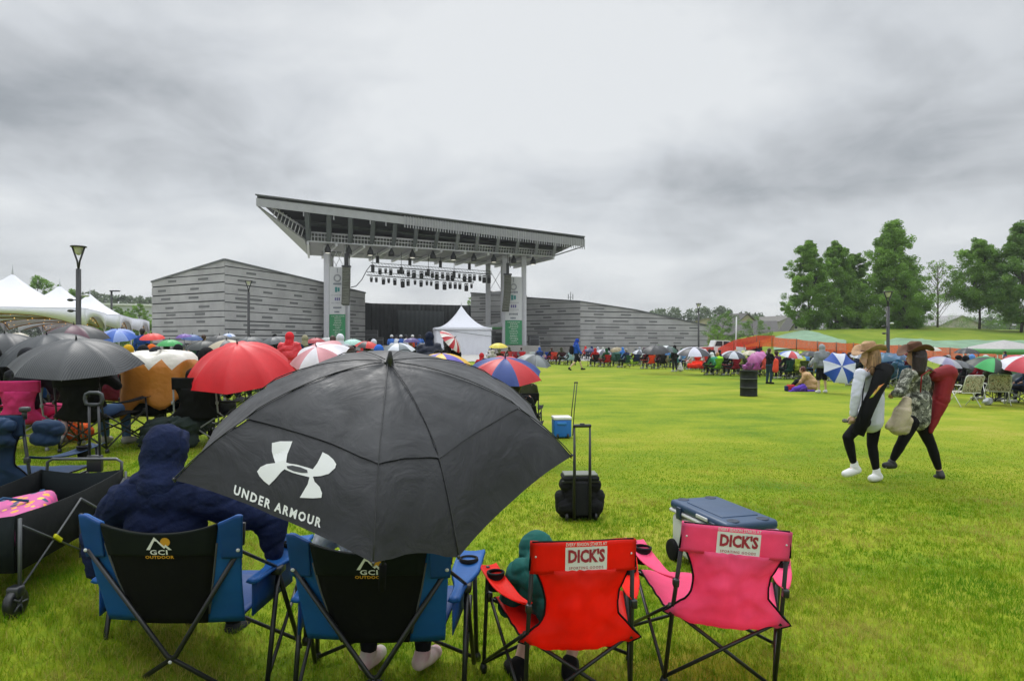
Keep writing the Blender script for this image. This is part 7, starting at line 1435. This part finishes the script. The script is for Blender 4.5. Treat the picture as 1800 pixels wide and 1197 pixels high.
RU = [(1082, 611, 47, 22, 'tan umbrella above the teal green poncho', ['#8c7f60'], (-.2, -.3), .1), (1060, 614, 50, 34, 'patterned grey white umbrella behind the silver poncho', ['#a8a8b4', '#4c4c58'], (0, -.2), .2), (1037, 612, 50, 22, 'midnight blue umbrella beside the striding walker', ['#1c2858'], (0, -.1), .3),
      (1152, 607, 38, 54, 'big black dome umbrella over the orange red chair', ['#24262a'], (-.05, -.15), .2), (1176, 608, 40, 40, 'dark green and white striped umbrella behind the black dome', ['#1c4a38', '#c8ccd0', '#4a5458'], (.2, -.1), .3), (1124, 615, 45, 26, 'white and grey spotted umbrella left of the black dome', ['#b4b8c4', '#4c505c'], (0, -.2), .2),
      (1220, 610, 37, 62, 'black umbrella with broad white border panels over the red chairs', ['#34363c', '#c4c4d4'], (0, -.1), .2), (1290, 617, 33, 44, 'white and dark striped umbrella behind the black hooded parka', ['#2c303c', '#b8bcc8'], (0, -.2), .1), (1320, 616, 33, 32, 'sand coloured umbrella above the violet poncho', ['#b4ac94'], (0, -.1), .1),
      (1327, 622, 29, 36, 'pink violet umbrella resting before the black drum', ['#b0609c'], (-.6, -.4), .1), (1392, 617, 30, 42, 'blue white and red umbrella above the bucket hat', ['#c4c8d8', '#c03c44', '#c4c8d8', '#3a62b0'], (.1, -.2), .2), (1424, 617, 29, 36, 'dark grey umbrella left of the grey hooded person', ['#2e3236'], (0, -.1), .2),
      (1512, 620, 27, 34, 'white umbrella with grey flowers behind the blue and white one', ['#b8bcc8', '#8c94a4'], (0, -.2), .1), (1556, 621, 24, 44, 'teal blue umbrella between the two walking women', ['#2a5a78'], (-.2, -.2), .1), (1584, 622, 23, 40, 'dusty blue umbrella just left of the brown hat', ['#44688c', '#2c4c6c'], (.2, -.2), .3),
      (1664, 628, 22, 56, 'pale grey umbrella with violet squiggles behind the red bag', ['#a4a4b0', '#8c88a8'], (.2, -.2), .1), (1641, 610, 30, 26, 'small white umbrella right of the brown hat', ['#c0bcb4'], (0, -.1), .1), (1700, 612, 28, 40, 'small black umbrella held over a person in white', ['#1c2022'], (0, -.05), .1),
      (1690, 634, 24, 50, 'flat grey umbrella behind the flowered lawn chair', ['#44484c', '#54585c'], (.3, -.1), .1), (1748, 629, 19.5, 80, 'green and black chequered umbrella beside the lawn chairs', ['#2f9c50', '#18281e'], (.1, -.3), .3), (1802, 626, 19, 84, 'red and white umbrella at the right edge', ['#b82c3c', '#c8c8d4'], (-.1, -.3), .2)]
for px, py, d, wp, lab, cols, tl, ph in RU: umbrella(px, py, d, wp, lab, cols, tilt=tl, k=8, deep=.30, phi=ph, shaft=.75, ribs=False)
umbrella(1480, 644, 23.5, 62, 'blue and white panelled umbrella tipped toward the camera', ['#1c48a0', '#c8ccdc'], tilt=(-.1, -2.6), k=8, deep=.2, phi=.2, shaft=.7)
# standing people on the right
standing(1352, 612, 0, 29.5, 'dark haired man in a black jacket and jeans standing by the drum', yaw=radians(-70), ps='hold', top='#0f1113', head='short', hair='brown', legs='#2c4258', skin=SK2, shoes='#1c1c1c')
standing(1445, 606, 0, 24.4, 'person in a grey hooded sweatshirt and black shorts with white socks', yaw=radians(6), top='#7c8086', hood='#8c9096', legs='#0e0f10', short=True, skin=SK2, shoes='#c8c8c8', k=1.35)
standing(1186, 607, 0, 41, 'thin dark figure standing right of the black dome umbrella', top='#1c1a1c', hood='#1c1a1c', legs='#26282c')
standing(1703, 622, 0, 27.6, 'person in a white shirt standing under the small black umbrella', ps='hold', top='#b8b8c4', head='short', hair='grey', legs='#3a3c44')
standing(1767, 617, 0, 37, 'person in a navy shirt standing under the grey pop-up canopy', top='#16305c', head='short', hair='dark')
standing(1606 - 2, 612, 0, 33, 'dark coated figure between the two walking women', top='#24303c') if False else None
t = thing('duffel_bag', 'orange red sling bag at the side of the man in jeans', 'bag', (X0(1363, 29.1), 29.1, .80)); obj('bag_body', organic([((0, 0, -.18), (.03, 0, .2), .13, .10)], .02, sm=2, m=fab('#e0503c')), t)
# person on a blanket
d = 25.6; x = X0(1418, d); JB = {k: V(v) for k, v in POSE['sitlean'].items()}
for k_ in JB: JB[k_].z = max(.05, JB[k_].z-.36)
for q, s_ in (('L', -1), ('R', 1)): JB['k'+q] = V((s_*.25, .30, .34)); JB['a'+q] = V((s_*.2, .5, .10)); JB['t'+q] = V((s_*.2, .62, .04))
POSE['floor'] = JB; person((x, d), radians(60), 'floor', 'red haired person wrapped in a tan blanket sitting on the grass', poncho='#b89468', head='short', hair='red', s=1.05)
t = thing('blanket', 'purple cloth lying on the grass before the tan blanket', 'blanket', (X0(1406, 25), 25, 0)); obj('blanket_cloth', organic([((-.2, 0, .08), (.1, 0, .12), .10, .16), ((-.4, -.05, .02), (.5, 0, .02), .05, .05)], .02, sm=3, m=fab('#5a3ca8'), wr=.01, wscale=6, wr2=.05), t)
t = thing('picnic_bag', 'small red and navy bag beside the purple cloth', 'bag', (X0(1390, 25.2), 25.2, 0)); mb = MB(); mb.box((0, 0, .12), (.28, .22, .24), r=.05, seg=3); mb.build('bag_body', fab('#b02c34'), t); mb = MB(); mb.box((-.16, 0, .10), (.10, .2, .2), r=.03); mb.build('side_pocket', fab('#222c58'), t)
t = thing('plastic_bag', 'white plastic bag standing beside the fiery red chair', 'bag', (X0(1196, 41), 41, 0)); obj('bag_body', organic([((0, 0, .14), (.20, .14, .14)), ((0, 0, .28), (.0, 0, .52), .13, .06)], .025, sm=2, m=mat('plastic_white', (.6, .6, .6), rough=.4), wr2=.05, wscale=8), t)
t = thing('plastic_bag', 'small clear bag on the grass between the two lawn chairs', 'bag', (X0(1736, 19.8), 19.8, 0)); obj('bag_body', organic([((0, 0, .10), (.14, .12, .10)), ((.04, 0, .14), (.1, .1, .08))], .015, sm=2, m=mat('plastic_grey', (.45, .48, .52), rough=.4), wr2=.05, wscale=8), t)
t = thing('crumpled_cloth', 'grey crumpled cloth lying on the lawn left of the straw hat woman', 'cloth', (X0(1492, 15.6), 15.6, 0)); obj('cloth_heap', organic([((-.1, 0, .04), (.1, 0, .05), .05, .05)], .012, sm=2, m=fab('#6c6a62'), wr2=.03, wscale=12), t)
# lime cloth around the lime chair
t = thing('blanket', 'lime cloth spilling over the seat of the lime green chair', 'blanket', (X0(1108, 50.), 49.9, 0)); obj('blanket_cloth', organic([((-.42, 0, .30), (.42, 0, .30), .16, .16), ((-.2, .1, .38), (.2, .1, .38), .15, .15)], .03, sm=2, m=fab('#b4d44c'), wr2=.08, wscale=5), t)
t = thing('blanket', 'red cloth hanging round the fiery red chairs', 'blanket', (X0(1228, 41.5), 41.4, 0)); obj('blanket_cloth', organic([((-.55, 0, .34), (.55, 0, .34), .17, .17), ((-.3, .1, .5), (.4, .1, .48), .13, .13)], .03, sm=2, m=fab('#e03018'), wr2=.08, wscale=5), t)
# lawn chairs with flowered webbing
def flowered():
    m = bpy.data.materials.new('flowered_webbing'); m.use_nodes = True; nt = m.node_tree; b = nt.nodes['Principled BSDF']; tc = N(nt, 'ShaderNodeTexCoord'); v = N(nt, 'ShaderNodeTexNoise', i_Scale=22., i_Detail=2., i_Distortion=.8); L(nt, tc.outputs['Object'], v.inputs['Vector'])
    L(nt, ramp(nt, v.outputs[0], [(0, lin('#5c5a48')), (.40, lin('#8a8070')), (.45, lin('#b8b4a8')), (.60, lin('#b8b4a8')), (.62, lin('#96705a'))], 'CONSTANT'), b.inputs['Base Color']); b.inputs['Roughness'].default_value = .8; return m
FLW = flowered(); WFR = metal('#d4d6d6', .3)
def lawn_chair(px, d, yaw, label):
    x = X0(px, d); t = thing('lawn_chair', label, 'lawn chair', (x, d, 0), yaw, 'flowered lawn chairs'); mb = MB(); rows = [[(-.25+.5*j/10, -.26-.16*i/8, .42+.46*i/8) for j in range(11)] for i in range(9)]; mb.sheet(rows, th=.015); mb.build('backrest', FLW, t)
    mb = MB(); mb.sheet([[(-.25+.5*j/10, -.26+.5*i/8, .40+.02*i/8-.02*sin(pi*i/8)) for j in range(11)] for i in range(9)], th=.015); mb.build('seat', FLW, t)
    mb = MB(); mb.tube([(-.27, -.25, .40), (-.27, -.43, .86), (-.22, -.44, .90), (.22, -.44, .90), (.27, -.43, .86), (.27, -.25, .40)], .012, 8); mb.tube([(-.27, -.27, .40), (.27, -.27, .40)], .012, 8); mb.tube([(-.27, .25, .42), (.27, .25, .42)], .012, 8)
    mb.build('back_frame', WFR, t)
    for s in (-1, 1):
        mb = MB(); mb.tube([(s*.29, .24, .60), (s*.29, -.26, .0)], .012, 8); mb.build('leg', WFR, t); mb = MB(); mb.tube([(s*.30, -.30, .60), (s*.30, .34, .0)], .012, 8); mb.build('leg', WFR, t)
        mb = MB(); mb.box((s*.30, -.02, .615), (.045, .56, .025), r=.008); mb.build('armrest', mat('arm_white', (.65, .65, .64), rough=.4), t)
lawn_chair(1695, 19.4, radians(4), 'white framed flowered lawn chair seen square from behind, left of the two'); lawn_chair(1752, 19.9, radians(-24), 'white framed flowered lawn chair turned aslant, right of the two')
# pickup truck by the end of the wall
def truck():
    t = thing('pickup_truck', 'white pickup truck with red side panels parked at the end of the grey wall', 'truck', (X0(1262, 72), 72, 0), radians(90)); w_ = mat('truck_white', (.68, .68, .68), rough=.25, coat=.5, var=.03); rd = mat('truck_red', '#b8403c', rough=.35, coat=.3); gl_ = mat('truck_glass', (.02, .025, .03), rough=.08)
    prof = [(-2.6, .55), (2.6, .55), (2.65, 1.15), (1.5, 1.25), (.95, 1.85), (-.5, 1.9), (-.75, 1.25), (-2.6, 1.2)]
    mb = MB(); mb.prism([(-.9, y, z) for y, z in [(-a, b) for a, b in prof]][::-1], (1.8, 0, 0)); mb.build('body', w_, t)
    for s in (-1, 1):
        mb = MB(); mb.prism([(s*.905, -y, z) for y, z in ((1.35, 1.28), (.9, 1.75), (.3, 1.8), (.3, 1.28))], (s*.01, 0, 0)); mb.build('side_window', gl_, t); mb = MB(); mb.prism([(s*.905, -y, z) for y, z in ((.2, 1.28), (.2, 1.8), (-.4, 1.8), (-.6, 1.28))], (s*.01, 0, 0)); mb.build('side_window', gl_, t)
        mb = MB(); mb.prism([(s*.91, y, z) for y, z in ((.7, .7), (2.5, .7), (2.5, 1.15), (.7, 1.2))], (s*.02, 0, 0)); mb.build('side_panel', rd, t)
        for y in (-1.7, 1.6):
            mb = MB(); mb.lathe([(.001, -.12), (.30, -.12), (.37, -.08), (.37, .08), (.30, .12), (.001, .12)], 20, (s*.82, y, .37), R=Matrix.Rotation(pi/2, 3, 'Y')); wh = mb.build('wheel', fab('#0c0c0d'), t); mb = MB(); mb.lathe([(.001, -.13), (.2, -.13), (.2, .13), (.001, .13)], 14, (s*.82, y, .37), R=Matrix.Rotation(pi/2, 3, 'Y')); mb.build('rim', metal('#9a9da0', .3), wh)
    mb = MB(); mb.prism([(-.75, -1.52, 1.28), (.75, -1.52, 1.28), (.7, -1.0, 1.80), (-.7, -1.0, 1.80)], (0, -.01, .01)); mb.build('windscreen', gl_, t)
truck()
